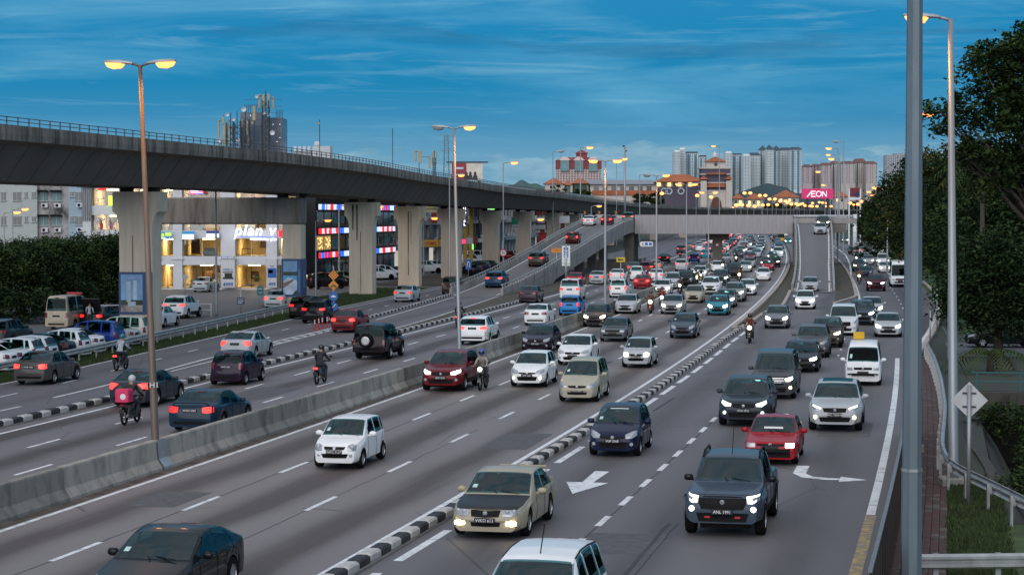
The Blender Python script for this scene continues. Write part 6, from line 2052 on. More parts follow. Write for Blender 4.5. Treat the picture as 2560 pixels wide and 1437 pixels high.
# ---- black building with three lit sign bands, facing the road
def road_building(name, s0, s1, l, depth, h, m, label, cat='building'):
 r_ = empty(name, P((s0 + s1) / 2, l), heading((s0 + s1) / 2) - math.pi / 2 - math.pi / 2, label, cat)
 # local x runs away from the camera along the road, local -y faces the road
 r_.rotation_euler = (0, 0, heading((s0 + s1) / 2))
 L_ = s1 - s0
 MB().box((0, depth / 2, h / 2), (L_, depth, h)).build('wall', m, r_)
 return r_, L_
bk, L_ = road_building('sign_building', 186, 229.5, 51.5, 14, 13.5, m_black, 'black glass building with three bands of lit signs')
random.seed(5)
for bi, zc in enumerate((3.0, 5.75, 8.5)):
 MB().box((0, -.12, zc), (L_ - .4, .2, .95)).build('sign_band', m_trim, bk)
 x_, prev = -L_ / 2 + .4, ''
 while x_ < L_ / 2 - 1:
  k = random.choice('wbwrwb' if prev == 'r' else 'wrbwrw').replace('r', 'w' if prev == 'r' else 'r'); prev = k
  w = random.uniform(.7, 1.7)
  m = {'w': m_ledw, 'r': m_ledr, 'b': m_ledb}[k]
  b = MB()
  if k == 'r':
   b.box((x_ + w / 2, -.26, zc), (w, .06, .66))
  else:                                   # broken strokes, too small to read in the photograph
   q = x_
   while q < x_ + w - .1:
    t = random.choice((0, 1, 2))
    b.box((q + .08, -.26, zc), (.13, .06, .62))
    if t:
     b.box((q + .22, -.26, zc + (.22 if t == 1 else -.22)), (.16, .06, .16))
    q += random.uniform(.28, .42)
  o = b.build('lit_sign', m, bk)
  if k != 'r':
   o['kind'] = 'stuff'
  x_ += w + random.uniform(.05, .35)
for lv, (z0, z1) in enumerate(((.2, 2.4), (3.6, 5.2), (6.4, 7.9), (9.1, 11.5))):
 nb = 12
 for k in range(nb):
  w = L_ / nb
  cx = -L_ / 2 + w * (k + .5)
  lit = (lv == 1 and k in (0, 1, 5, 6)) or (lv == 2 and k in (6, 7))
  pane = MB().box((cx, -.03, (z0 + z1) / 2), (w - .5, .08, z1 - z0)).build('window', mat('window_lit_shop', (.5, .35, .15), .4, emit=(1.0, .62, .20), es=.22, var=.9, scale=3) if lit else m_darkglass, bk)
  if lit:
   b = MB()
   for _ in range(14):
    b.box((cx + random.uniform(-w * .3, w * .3), -.09, random.uniform(z0 + .2, z1 - .2)), (.22, .03, .14))
   tag(b.build('shop_lamp', m_ledy, pane), kind='stuff')
  elif random.random() < .5:
   MB().box((cx + random.uniform(-.3, .3), -.09, (z0 + z1) / 2 - .1), (w * .45, .02, (z1 - z0) * .6)).build('window_poster', random.choice([m_pale, m_stone, m_teal, m_pgreen]), pane)
 MB().box((0, -.1, z1 + .12), (L_, .16, .14)).build('ledge', m_slat, bk)
# ---- shop houses further along
m_shop = [mat('shop_grey', (.34, .35, .36), .85, var=.12, scale=.6, dirt=(.18, .18, .18), dirt_scale=.5), mat('shop_beige', (.40, .37, .30), .85, var=.1), mat('shop_amber', (.42, .24, .05), .8, var=.12), mat('shop_white', (.55, .57, .58), .8, var=.08), mat('shop_slate', (.13, .16, .19), .7, var=.15), mat('shop_redwall', (.28, .05, .04), .8, var=.15)]
rows = [(231, 262, 0, 'grey shop house with a yellow sign band behind the piers'), (262.5, 300, 2, 'amber framed shop house beside the hotel sign'), (300.5, 345, 4, 'slate coloured shop house behind the ramp foot'), (345.5, 400, 3, 'white shop house with an arched green gable behind the ramp'), (400.5, 470, 5, 'dark red shop house far along the viaduct'), (470.5, 560, 3, 'long pale shop house at the far end of the row')]
for i, (s0, s1, mi, lab) in enumerate(rows):
 r_, L_ = road_building('shop_house', s0, s1, 52.0 + i * .4, 14, 13, m_shop[mi], lab)
 random.seed(40 + i)
 for lv, (z0, z1) in enumerate(((.1, 2.7), (4.2, 6.0), (7.4, 9.2), (10.4, 12.0))):
  nb = max(4, int(L_ / 4.5))
  w = L_ / nb
  for k in range(nb):
   cx = -L_ / 2 + w * (k + .5)
   o = MB().box((cx, -.04, (z0 + z1) / 2), (w * random.uniform(.62, .86), .1, z1 - z0)).build('window' if lv else 'shop_front', random.choice([m_darkglass, m_darkglass, m_shop[4], m_shop[0], mat('shop_front_lit', (.5, .5, .45), .5, emit=(.9, .85, .7), es=.35, var=.5, scale=2) if lv == 0 else m_darkglass]), r_)
   if lv and random.random() < .4:
    MB().cbox((cx, -.35, z0 - .35), (.9, .45, .6), .03).build('air_conditioner', m_wall_w, r_)
   MB().box((-L_ / 2 + w * k, -.15, (z0 + z1) / 2), (.3, .3, z1 - z0 + .3)).build('pilaster', m_shop[(mi + 1) % 6] if mi == 2 else m_shop[mi], r_)
  MB().box((0, -.25, z1 + .35), (L_ - .05, .5, .5)).build('balcony_band', m_shop[3] if i % 2 else m_shop[0], r_)
def lboard(s, l, w, z, h, m, label, txt=None, tm=None, tsz=1.0, fc=True):
 p = P(s, l)
 r_ = empty('sign_board', (p.x, p.y, z), heading(s) if not fc else face_cam(p), label, 'sign')
 MB().cbox((0, 0, 0), (w, .16, h), .03).build('panel', m, r_)
 if txt:
  put('lettering', text_mesh(txt, tsz, tm, .01, offset=.006), r_, (0, -.1, 0))
 return r_
m_ysign = mat('sign_amber', (.55, .33, .04), .6, var=.1); m_gsign = mat('sign_cream_green', (.42, .42, .22), .6, var=.08)
y = 292.0
def fboard(px0, px1, py0, py1, y, m, label, txt=None, tm=None, tsz=.6):
 r_ = board(px0, px1, py0, py1, y, m, label)
 if txt:
  put('lettering', text_mesh(txt, tsz, tm, .012, offset=.006), r_, (0, -.09, 0))
 return r_
fboard(1053, 1096, 600, 617, 278, m_ysign, 'amber shop board reading HOME behind the third pier', 'HOME', m_sr, .62)
fboard(1097, 1106, 600, 617, 278.4, m_ysign, 'short amber shop board right of the one reading HOME')
fboard(1056, 1092, 514, 531, 278, m_gsign, 'pale green shop board reading DESIGNER under the deck', 'DESIGNER', m_sblack, .42)
fboard(1078, 1092, 532, 558, 280, m_shop[5], 'dark red panel below the pale green board')
hs = fboard(1157, 1166, 516, 568, 262, mat('sign_hotel_blue', (.01, .015, .16), .4), 'tall narrow blue sign reading HOTEL')
for k, ch in enumerate('HOTEL'):
 put('lettering', text_mesh(ch, .52, m_signw, .012, offset=.008), hs, (0, -.1, .98 - k * .49))
fboard(1152, 1164, 598, 609, 268, m_ledp, 'pink lit shop sign below the hotel sign')
fboard(1166, 1182, 594, 610, 270, m_shop[3], 'white shop board with two dark bars')
fboard(1184, 1194, 593, 609, 271, m_shop[5], 'maroon shop board right of the white one')
fboard(1195, 1206, 596, 606, 272, m_shop[3], 'pale shop board next to the maroon one')
fboard(1180, 1184, 610, 624, 262, m_ledg, 'thin vertical green lit sign at street level')
for k, px in enumerate((1163, 1178)):
 o = MB().box((0, 0, 6), (.5, .5, 12)).build('amber_column', m_ysign, None, False, (X(px, 284), 284, 0)); tag(o, ['amber column right under the hotel sign', 'amber column beside the green lit sign'][k], 'column')
fboard(1245, 1252, 546, 626, 300, mat('panel_blue', (.02, .16, .42), .6), 'tall bright blue wall panel between two piers')
fboard(1279, 1295, 562, 573, 318, m_sw, 'white shop board reading USA behind the piers', 'USA', m_sblack, .55)
gb = empty('green_gable', (X(1287, 318), 318, Z(562, 318)), 0, 'green rounded gable panel above a white board', 'sign')
b = MB(); b.extrude_xz([(-.5, 0), (.5, 0), (.5, .35), (.35, .75), (.05, 1.05), (-.5, 1.15)], -.1, .1); b.build('panel', mat('gable_green', (.02, .34, .18), .6), gb)
fboard(1218, 1232, 519.5, 524, 300, m_ledw, 'small white lit sign under the viaduct deck'); fboard(1225, 1240, 520, 524.5, 299, m_ledg, 'small green lit sign under the viaduct deck')
fboard(1346, 1366, 581, 606, 352, mat('panel_red', (.42, .02, .02), .6), 'bright red panel beside the up ramp')
fboard(1330, 1364, 562, 573, 350, m_shop[3], 'white fascia above the bright red panel')
fboard(1343, 1362, 539, 558, 350, m_shop[3], 'white stepped gable behind the far piers')
fboard(1398, 1424, 540, 558, 360, m_shop[3], 'white domed gable behind the ramp')

# ---- roof equipment above the viaduct: aerials and a glass lift tower
m_ant = mat('antenna_cream', (.34, .31, .20), .6, var=.1, scale=2); m_antd = mat('mast_steel', (.05, .055, .065), .6, .3, var=.2); m_dish = mat('dish_white', (.60, .62, .66), .5, var=.08)
m_bglass = mat('tower_glass', (.008, .03, .075), .25, var=.3, scale=.6, spec=.7); m_gline = mat('tower_mullion', (.04, .08, .14), .5)
AY = 268.0
tb = empty('office_tower', (X(676, AY), AY, 0), 0, 'blue glass tower top rising behind the viaduct', 'building')
ax_ = lambda px: X(px, AY) - X(676, AY)
az = lambda py: Z(py, AY)
for a, b, py in ((602, 655, 282), (655, 707, 295)):
 MB().box(((ax_(a) + ax_(b)) / 2, 3, az(py) / 2), (ax_(b) - ax_(a) - .02, 6, az(py))).build('glass_wall', m_bglass, tb)
g_ = MB()
for k in range(14):
 g_.box((ax_(612) + k * (ax_(707) - ax_(612)) / 13, -.03, (az(295) + 12) / 2), (.05, .04, az(295) - 12))
for k in range(12):
 g_.box(((ax_(612) + ax_(707)) / 2, -.03, 13 + k * .85), (ax_(707) - ax_(612), .035, .05))
tag(g_.build('mullion', m_gline, tb), kind='stuff')
for k in range(9):
 MB().box((ax_(613) + k * .25, .2, az(273)), (.07, .07, 1.2)).build('roof_fin', m_antd, tb)
for k in range(5):
 MB().box((ax_(692) + k * .19, .2, az(287)), (.06, .06, 1.2)).build('roof_fin', m_antd, tb)
for px, py in ((684, 312), (701, 312), (701, 345), (694, 355), (628, 290)):
 MB().box((ax_(px), -.08, az(py)), (.12, .04, .10)).build('lit_window', m_ledw, tb)
def aerial(px, y, py0, py1, label, panels, lattice=None, dishes=()):
 r_ = empty('aerial_mast', (X(px, y), y, 0), 0, label, 'aerial')
 MB().tube([(0, 0, 8), (0, 0, Z(py0, y))], .06, 6).build('mast', m_antd, r_)
 if lattice:
  w = lattice
  b = MB()
  z_ = 10.0
  t_ = Z(py0, y) - 1.2
  for sx in (-1, 1):
   for sy in (-1, 1):
    b.tube([(sx * w, sy * w, 8), (sx * w, sy * w, t_)], .06, 5)
  while z_ < t_ - .7:
   for sy in (-1, 1):
    b.tube([(-w, sy * w, z_), (w, sy * w, z_ + .75)], .035, 4); b.tube([(w, sy * w, z_), (-w, sy * w, z_ + .75)], .035, 4)
   z_ += .75
  tag(b.build('lattice', m_antd, r_), kind='stuff')
 for (dx, pa, pb, w) in panels:
  q = dx * y / FPX
  MB().cbox((q, -.15 + .3 * abs(q), (Z(pa, y) + Z(pb, y)) / 2), (w * y / FPX, .16, Z(pa, y) - Z(pb, y)), .05).build('antenna_panel', m_ant, r_)
  MB().tube([(0, 0, Z(pa, y) - .2), (q, -.1, Z(pa, y) - .2)], .035, 5).build('bracket', m_antd, r_)
 for (dx, py, rr) in dishes:
  q = dx * y / FPX
  MB().lathe([(0, .04), (rr * .6, .02), (rr, -.10), (rr * .95, -.12), (rr * .5, .0)], 14, (q, -.3, Z(py, y)), 'Y').build('dish', m_dish, r_)
 return r_
aerial(666, 264, 228, 378, 'tall lattice aerial mast with cream panels, tallest on the roofs', [(-16, 237, 272, 6), (-6, 238, 272, 7), (7, 236, 271, 7), (18, 243, 275, 5)], .42, [(-22, 243, .22), (-4, 284, .22), (8, 288, .22)])
aerial(560, 262, 290, 378, 'short aerial mast with pale panels, leftmost of the roof cluster', [(-12, 300, 372, 5), (0, 293, 312, 6), (2, 313, 365, 8)], None, [(11, 288, .25), (-8, 352, .28)])
aerial(594, 262, 280, 378, 'dark lattice aerial beside the glass tower', [(24, 303, 339, 7), (-20, 316, 362, 4)], .45, [(4, 352, .28), (18, 275, .32)])
aerial(578, 263, 284, 378, 'dark lattice aerial left of the glass tower', [(-6, 300, 330, 5), (6, 320, 350, 5)], .5, [(8, 300, .25)])
aerial(615, 262, 276, 378, 'dark lattice aerial against the glass tower', [(-8, 300, 320, 4), (8, 340, 365, 5)], .5)
aerial(637, 262, 266, 378, 'cream panel aerial in front of the glass tower', [(0, 267, 303, 8), (-4, 305, 312, 5)], None, [(46, 333, .32)])
aerial(800, 290, 300, 380, 'lone pole with a small camera cluster above the deck', [(-2, 307, 313, 6)], None)
aerial(1048, 330, 378, 440, 'aerial with cream panels above the viaduct, left of the pylon', [(-9, 377, 404, 5), (3, 376, 408, 8), (26, 390, 420, 5)], None)
aerial(1086, 332, 376, 440, 'dark aerial with slim panels just left of the pylon', [(-4, 378, 412, 4), (4, 378, 412, 4)], .2)
aerial(982, 330, 322, 420, 'thin whip aerial above the viaduct', [], None)
for k, (a, b, c, d) in enumerate(((782, 826, 366, 400), (734, 778, 370, 398), (690, 700, 330, 345))):
 if k < 2:
  y = 292.0
  r_ = empty('rooftop_plant', (X((a + b) / 2, y), y, 0), 0, ['grey rooftop plant room under the camera pole', 'row of small grey roof units above the deck'][k], 'building')
  if k == 0:
   MB().box((0, 2, Z(c, y) / 2), ((b - a) * y / FPX, 4, Z(c, y))).build('wall', m_shop[3], r_); MB().cbox((-.6, .5, Z(360, y)), (.8, .6, .6), .1).build('roof_unit', m_dish, r_)
  else:
   MB().box((0, 2, Z(378, y) / 2), ((b - a) * y / FPX, 4, Z(378, y))).build('wall', m_shop[0], r_)
   for q in range(4):
    MB().cbox((-1.0 + q * .65, .5, Z(373, y)), (.45, .5, .7), .05).build('roof_unit', m_dish, r_)
# billboard on a roof
y = 356.0
r_ = empty('billboard', (X(1168, y), y, Z(430, y)), 0, 'rooftop billboard with a red left half and picture of three people', 'billboard')
sc = y / FPX
MB().box((0, 0, 0), (78 * sc, .4, 44 * sc)).build('panel', mat('billboard_cream', (.62, .56, .48), .5, var=.15, scale=.8), r_)
MB().box((-20 * sc, -.22, 0), (36 * sc, .03, 43 * sc)).build('print', mat('billboard_red', (.26, .02, .03), .5), r_)
b = MB()
for q in (-2, 8, 20):
 b.extrude_xz([(q * sc + a * sc, -14 * sc + z * sc) for a, z in ((-6, -6), (6, -6), (5, 4), (3, 6), (3, 12), (0, 15), (-3, 12), (-3, 6), (-5, 4))], -.26, -.21)
b.build('print', mat('billboard_dark', (.02, .02, .025), .5), r_)
MB().box((-20 * sc, -.25, 9 * sc), (22 * sc, .03, 5 * sc)).build('print', m_pale, r_)
MB().tube([(-52 * sc, -.3, 24 * sc), (52 * sc, -.3, 24 * sc)], .12, 6).build('light_rail', m_antd, r_)
for q in (-30, 0, 30):
 MB().tube([(q * sc, .4, -22 * sc), (q * sc, .4, -Z(430, y))], .25, 6).build('support', m_antd, r_)
# transmission pylon far away
y = 900.0
r_ = empty('power_pylon', (X(1116, y), y, 0), 0, 'thin grey electricity pylon far behind the viaduct', 'pylon')
b = MB(); T_ = Z(338, y)
for k in range(4):
 a = math.pi / 4 + k * math.pi / 2
 b.tube([(4.2 * math.cos(a), 4.2 * math.sin(a), 0), (1.6 * math.cos(a), 1.6 * math.sin(a), T_ * .62), (.9 * math.cos(a), .9 * math.sin(a), T_)], .22, 4)
for k in range(14):
 z0, z1 = T_ * k / 14, T_ * (k + 1) / 14
 w = lambda z: np.interp(z, [0, T_ * .62, T_], [4.2, 1.6, .9]) * .7
 b.tube([(-w(z0), -w(z0), z0), (w(z1), -w(z1), z1)], .14, 4); b.tube([(w(z0), -w(z0), z0), (-w(z1), -w(z1), z1)], .14, 4)
for py, hw in ((341, 22), (357, 18), (378, 17)):
 z_ = Z(py, y); h_ = hw * y / FPX
 b.tube([(-h_, 0, z_), (0, 0, z_ + 1.2), (h_, 0, z_)], .16, 4); b.tube([(-h_, 0, z_), (h_, 0, z_)], .14, 4)
b.build('lattice', mat('pylon_steel', (.20, .30, .34), .6, .3), r_)

# ================================================================== mall with tiled roofs and a clock tower
m_tile = mat('roof_tiles', (.36, .11, .045), .75, var=.22, scale=.35, bump=.2); m_mallw = mat('mall_cream', (.52, .47, .42), .8, var=.08, scale=.1)
m_malld = mat('mall_violet', (.09, .075, .11), .8, var=.12, scale=.1); m_mroof = mat('mall_metal_roof', (.30, .29, .30), .5, .2, var=.08, scale=.05); m_winlit = mat('mall_window_lit', (.5, .35, .15), .4, emit=(1.0, .62, .2), es=1.6, var=.5, scale=.5)
MY = 900.0
ml = empty('shopping_mall', (X(1600, MY), MY, 0), 0, 'long shopping mall with orange tiled roofs behind the viaduct', 'building')
mx = lambda px: X(px, MY) - X(1600, MY)
mz = lambda py: Z(py, MY)
def hip(mb, xa, xb, ya, yb, z0, z1, inset=None, mi=0):
 i = inset if inset is not None else min(xb - xa, yb - ya) / 2 * .95
 ym = (ya + yb) / 2
 mb.add([(xa, ya, z0), (xb, ya, z0), (xb, yb, z0), (xa, yb, z0), (xa + i, ym - .2, z1), (xb - i, ym - .2, z1), (xb - i, ym + .2, z1), (xa + i, ym + .2, z1)],
           [(0, 1, 5, 4), (1, 2, 6, 5), (2, 3, 7, 6), (3, 0, 4, 7), (4, 5, 6, 7), (0, 3, 2, 1)], mi)
MB().box(((mx(1475) + mx(1640)) / 2, 14, mz(462) / 2), (mx(1640) - mx(1475), 28, mz(462))).build('wall', m_mallw, ml)
b = MB(); b.add([(mx(1470), -1.5, mz(461)), (mx(1642), -1.5, mz(461)), (mx(1642), 30, mz(447)), (mx(1470), 30, mz(447)), (mx(1470), 30, mz(461)), (mx(1642), 30, mz(461))], [(0, 1, 2, 3), (0, 3, 4), (1, 5, 2), (0, 4, 5, 1), (2, 5, 4, 3)]); b.build('roof', m_mroof, ml)
MB().box(((mx(1480) + mx(1640)) / 2, -.3, mz(482)), (mx(1640) - mx(1480), .6, 2.0)).build('cornice', m_tile, ml)
for px in range(1490, 1640, 22):
 MB().box((mx(px), -.2, mz(473)), (2.0, .3, 2.6)).build('window', m_darkglass, ml)
MB().box(((mx(1640) + mx(1752)) / 2, 12, mz(467) / 2), (mx(1752) - mx(1640), 24, mz(467))).build('wall', m_malld, ml)
MB().box(((mx(1640) + mx(1752)) / 2, 12, (mz(456) + mz(467)) / 2), (mx(1752) - mx(1640) - 1, 23, mz(456) - mz(467))).build('wall', m_mallw, ml)
for px in range(1647, 1750, 13):
 MB().box((mx(px), .3, mz(461.5)), (1.3, .4, 1.6)).build('window', m_winlit if px % 2 else m_darkglass, ml)
b = MB(); hip(b, mx(1636), mx(1757), -2, 26, mz(456), mz(439), 6); b.build('roof', m_tile, ml)
for a, c, d in ((1700, 10, 436), (1735, 8, 444)):
 b = MB(); hip(b, mx(a) - c, mx(a) + c, -3, 10, mz(455), mz(d)); b.build('roof', m_tile, ml)
put('lettering', text_mesh('OTOTO', 4.0, m_pale, .1), ml, (mx(1668), -.2, mz(479))) if False else None
for q, px in enumerate((1660, 1672, 1702)):
 MB().lathe([(1.0, -.2), (1.5, -.2), (1.5, 0)], 16, (mx(px), -.1, mz(478)), 'Y').build('emblem', m_pale, ml)
for k, (a, b_, c, d) in enumerate(((1357, 1412, 460, 444), (1408, 1432, 463, 449), (1428, 1474, 459, 444))):
 MB().box(((mx(a) + mx(b_)) / 2, 8, mz(c) / 2), (mx(b_) - mx(a) - 2, 16, mz(c))).build('wall', [m_mallw, mat('mall_teal', (.10, .16, .15), .8), mat('mall_green', (.045, .08, .06), .8)][k], ml)
 r2 = MB(); hip(r2, mx(a), mx(b_), -1, 17, mz(c), mz(d)); r2.build('roof', m_tile, ml)
# clock tower
TY = 860.0
ct = empty('clock_tower', (X(1790, TY), TY, 0), 0, 'cream and violet mall tower with stacked tiled roofs and a lantern', 'tower')
tx = lambda px: X(px, TY) - X(1790, TY)
tz = lambda py: Z(py, TY)
W_ = tx(1828) - tx(1752)
MB().box((0, W_ / 2, tz(478) / 2), (W_, W_, tz(478))).build('base', m_mallw, ct)
MB().box((0, W_ / 2, (tz(422) + tz(478)) / 2), (W_ - .6, W_ - .6, tz(422) - tz(478))).build('shaft', m_malld, ct)
for z_ in (421, 436, 457, 477):
 MB().box((0, W_ / 2, tz(z_)), (W_ + .6, W_ + .6, .45)).build('cornice', m_mallw, ct)
for px in (1758, 1821):
 MB().box((tx(px), -.6, tz(452) / 2), (2.4, 2.4, tz(452))).build('corner_turret', m_mallw, ct)
 b = MB(); hip(b, tx(px) - 1.9, tx(px) + 1.9, -2.5, 1.3, tz(449), tz(441)); b.build('roof', m_tile, ct)
b = MB(); hip(b, tx(1763), tx(1816), -1.6, W_ - 3, tz(436), tz(425), 3); b.build('roof', m_tile, ct)
b = MB(); b.add([(tx(1766), -1.2, tz(468)), (tx(1812), -1.2, tz(468)), (tx(1810), .1, tz(459)), (tx(1768), .1, tz(459))], [(0, 1, 2, 3)]); b.build('roof', m_tile, ct)
MB().box((0, W_ / 2, (tz(404) + tz(421)) / 2), (tx(1815) - tx(1768), W_ * .62, tz(404) - tz(421))).build('belfry', m_mallw, ct)
MB().lathe([(0, -.3), (.7, -.3), (.7, 0)], 14, (0, W_ / 2 - W_ * .31, tz(411)), 'Y').build('clock_face', m_antd, ct)
b = MB(); hip(b, tx(1764), tx(1818), W_ / 2 - 5, W_ / 2 + 5, tz(404), tz(391)); b.build('roof', m_tile, ct)
MB().lathe([(1.1, 0), (1.1, 1.0), (.5, 1.6), (.15, 2.4), (0, 2.4)], 10, (0, W_ / 2, tz(392))).build('lantern', m_dish, ct)
b = MB()
pts = [(4.2 * math.cos(a) * .55, 4.6 * math.sin(a)) for a in np.linspace(0, math.pi, 12)]
b.extrude_xz([(x_, z_ + tz(520)) for x_, z_ in pts], -.35, .1); b.build('arch', mat('arch_brown', (.12, .05, .03), .8), ct)
for px in (1762, 1818):
 MB().box((tx(px), -.2, tz(494)), (1.3, .4, 2.6)).build('window', mat('window_maroon', (.14, .02, .02), .6), ct)
# smaller tiled houses to the right
for k, (a, b_, c, d, y) in enumerate(((1832, 1862, 497, 484, 1010), (1866, 1912, 498, 484, 1030), (1934, 2000, 493, 475, 1050), (2086, 2122, 492, 478, 1000))):
 hx = (X(a, y) + X(b_, y)) / 2; w = X(b_, y) - X(a, y)
 r_ = empty('tiled_house', (hx, y, 0), 0, ['small orange roofed house right beside the mall tower', 'low orange roofed house between tower and condominiums', 'wide orange roofed house left of the pink sign', 'orange roofed house right of the pink sign'][k], 'house')
 zz_ = Z(c, y)
 MB().box((0, 6, zz_ / 2), (w - 1.5, 12, zz_)).build('wall', m_mallw, r_)
 for q in range(max(2, int(w / 2.4))):
  MB().box((-w / 2 + 1.4 + q * 2.2, -.05, zz_ - 1.6), (1.0, .1, 1.4)).build('window', m_winlit if (q + k) % 2 else m_darkglass, r_)
 b = MB(); hip(b, -w / 2, w / 2, -1.2, 13, zz_, Z(d, y)); b.build('roof', m_tile, r_)
# pink sign and petrol sign
y = 560.0
ao = empty('lit_sign_board', (X(2043, y), y, Z(484.5, y)), R(-4), 'large pink lit sign reading AEON above the trees', 'sign')
sc = y / FPX
MB().cbox((0, 0, 0), (79 * sc, .5, 25 * sc), .08).build('panel', led('lightbox_pink', (.50, .012, .12), .55), ao)
b = MB()
for q in range(3):
 b.box(((-1 + q) * 26 * sc, -.27, 10 * sc), (14 * sc, .03, 3 * sc))
m_ael = led('sign_letters_pale', (1.0, .80, .85), .8)
def stroke(mb, pts, w):
 for (a, b1), (c, d) in zip(pts[:-1], pts[1:]):
  v = Vector((c - a, 0, d - b1)); n_ = Vector((-v.z, 0, v.x)).normalized() * w / 2
  mb.add([(a - n_.x, -.28, b1 - n_.z), (c - n_.x, -.28, d - n_.z), (c + n_.x, -.28, d + n_.z), (a + n_.x, -.28, b1 + n_.z), (a - n_.x, -.34, b1 - n_.z), (c - n_.x, -.34, d - n_.z), (c + n_.x, -.34, d + n_.z), (a + n_.x, -.34, b1 + n_.z)], [(4, 5, 6, 7), (0, 1, 5, 4), (1, 2, 6, 5), (2, 3, 7, 6), (3, 0, 4, 7)])
L2 = MB()
U = sc
stroke(L2, [(-26 * U, -8 * U), (-15 * U, 6 * U)], 2.2 * U); stroke(L2, [(-15 * U, 7 * U), (-15 * U, -7 * U), (-5 * U, -7 * U)], 2.2 * U); stroke(L2, [(-15 * U, 6 * U), (-5 * U, 6 * U)], 2.2 * U); stroke(L2, [(-15 * U, 0), (-7 * U, 0)], 2.0 * U)
stroke(L2, [((3 + 6.5 * math.cos(a)) * U, (-.5 + 6.5 * math.sin(a)) * U) for a in np.linspace(0, 2 * math.pi, 15)], 2.0 * U)
stroke(L2, [(12 * U, -7 * U), (12 * U, 6 * U), (22 * U, -7 * U)], 2.2 * U); stroke(L2, [(22 * U, -7 * U), (22 * U, 7 * U)], 1.2 * U)
L2.build('lettering', m_ael, ao)
for q in (-25, 25):
 MB().tube([(q * sc, .4, -12 * sc), (q * sc, .4, -Z(484, y))], .3, 6).build('leg', m_antd, ao)
y = 520.0
ps = empty('petrol_sign', (X(2136, y), y, 0), 0, 'dark red and blue square sign on two white legs', 'sign')
sc = y / FPX
for q in (-14, 14):
 MB().box((q * sc, 0, Z(472, y) / 2), (3 * sc, .4, Z(472, y))).build('leg', m_sw, ps)
MB().box((0, -.05, Z(481, y)), (25 * sc, .3, 22 * sc)).build('panel', mat('petrol_red', (.16, .012, .02), .5), ps)
b = MB(); b.extrude_xz([(a * sc, Z(481, y) + q * sc) for a, q in ((-8, -8), (10, -8), (10, 4), (0, -3))], -.24, -.2); b.build('print', mat('petrol_blue', (.01, .02, .12), .5), ps)
MB().box((0, 0, Z(497, y)), (26 * sc, .3, 5 * sc)).build('panel', m_sw, ps)

# ================================================================== far towers
def tower(px0, px1, top, y, m, m_win, label, floors, bays, depth=18, base=480, crown=None, mroof=None, group=None, wv=.5):
 w = X(px1, y) - X(px0, y)
 r_ = empty('apartment_tower', (X((px0 + px1) / 2, y), y, 0), 0, label, 'building', group)
 H = Z(top, y)
 MB().box((0, depth / 2, H / 2), (w, depth, H)).build('wall', m, r_)
 zb = Z(base, y)
 fh = (H - zb) / floors
 wm = MB().box((0, 0, 0), (w / bays * wv, .3, fh * .55)).mesh('window', m_win)
 for f in range(floors):
  for q in range(bays):
   put('window', wm, r_, (-w / 2 + w * (q + .5) / bays, -.05, zb + fh * (f + .5)))
 if crown:
  for (a, b_, hh, mm) in crown:
   MB().box(((a + b_) / 2 * w, depth / 2, H + hh / 2), ((b_ - a) * w, depth * .9, hh)).build('roof_block', mm, r_)
 return r_, w, H
m_tw, m_tw2 = mat('tower_white', (.62, .67, .68), .8, var=.06, scale=.05), mat('tower_teal', (.07, .18, .25), .5, var=.15, scale=.05)
m_tpk, m_tpk2 = mat('tower_pink', (.46, .39, .40), .8, var=.06, scale=.05), mat('tower_beige', (.50, .46, .43), .8, var=.06, scale=.05)
m_twin = mat('tower_window', (.03, .10, .15), .3, var=.3, scale=.1); m_twin2 = mat('tower_window_dark', (.10, .09, .12), .4, var=.3, scale=.1); m_troof = mat('tower_roof_dark', (.04, .07, .10), .7); m_tbr = mat('tower_roof_brown', (.16, .07, .06), .7)
YT = 1900.0
specs_t = [(1684, 1700, 380, 0, 'slim white tower, leftmost of the far white condominiums'), (1698, 1713, 374, 0, 'white tower with tall crown, second of the far condominiums'), (1713, 1748, 384, 1, 'white and teal tower left of the mall tower'), (1748, 1768, 393, 1, 'low teal tower partly behind the mall tower'),
           (1812, 1830, 383, 0, 'white tower just right of the mall tower'), (1828, 1857, 388, 1, 'teal banded tower right of the mall tower'), (1857, 1876, 390, 0, 'white tower with flat top in the right condominium group'), (1873, 1900, 388, 0, 'white tower with dark sloping roof in the right group'),
           (1898, 1918, 376, 1, 'tall teal and white tower with a pointed roof, left of the pair'), (1916, 1934, 374, 0, 'tall white tower with a pointed roof, right of the pair'), (1932, 1952, 376, 1, 'teal striped tower after the pointed pair'), (1950, 1976, 375, 0, 'wide white tower with dark roof near the right end'), (1974, 2003, 374, 1, 'last teal and white tower at the right end of the group')]
for i, (a, b_, t, kind, lab) in enumerate(specs_t):
 w = X(b_, YT) - X(a, YT)
 r_, w, H = tower(a, b_, t, YT + (i % 3) * 14, m_tw, m_twin, lab, 24, 5 if b_ - a < 24 else 7, base=474)
 if kind:
  for q in (-.28, .22):
   MB().box((q * w, -.15, H / 2), (w * .17, .5, H - 2)).build('glass_strip', m_tw2, r_)
 b = MB()
 if 'pointed' in lab:
  hip(b, -w / 2, w / 2, -1, 19, H, H + 4.5, None); b.build('roof', m_troof, r_)
 elif 'roof' in lab or i in (11, 12, 9):
  hip(b, -w / 2 - .5, w / 2 + .5, -1, 19, H, H + 2.4, 2); b.build('roof', m_troof, r_)
 else:
  MB().box((0, 8, H + .8), (w * .8, 12, 1.6)).build('roof_block', m_troof if kind else m_tw, r_)
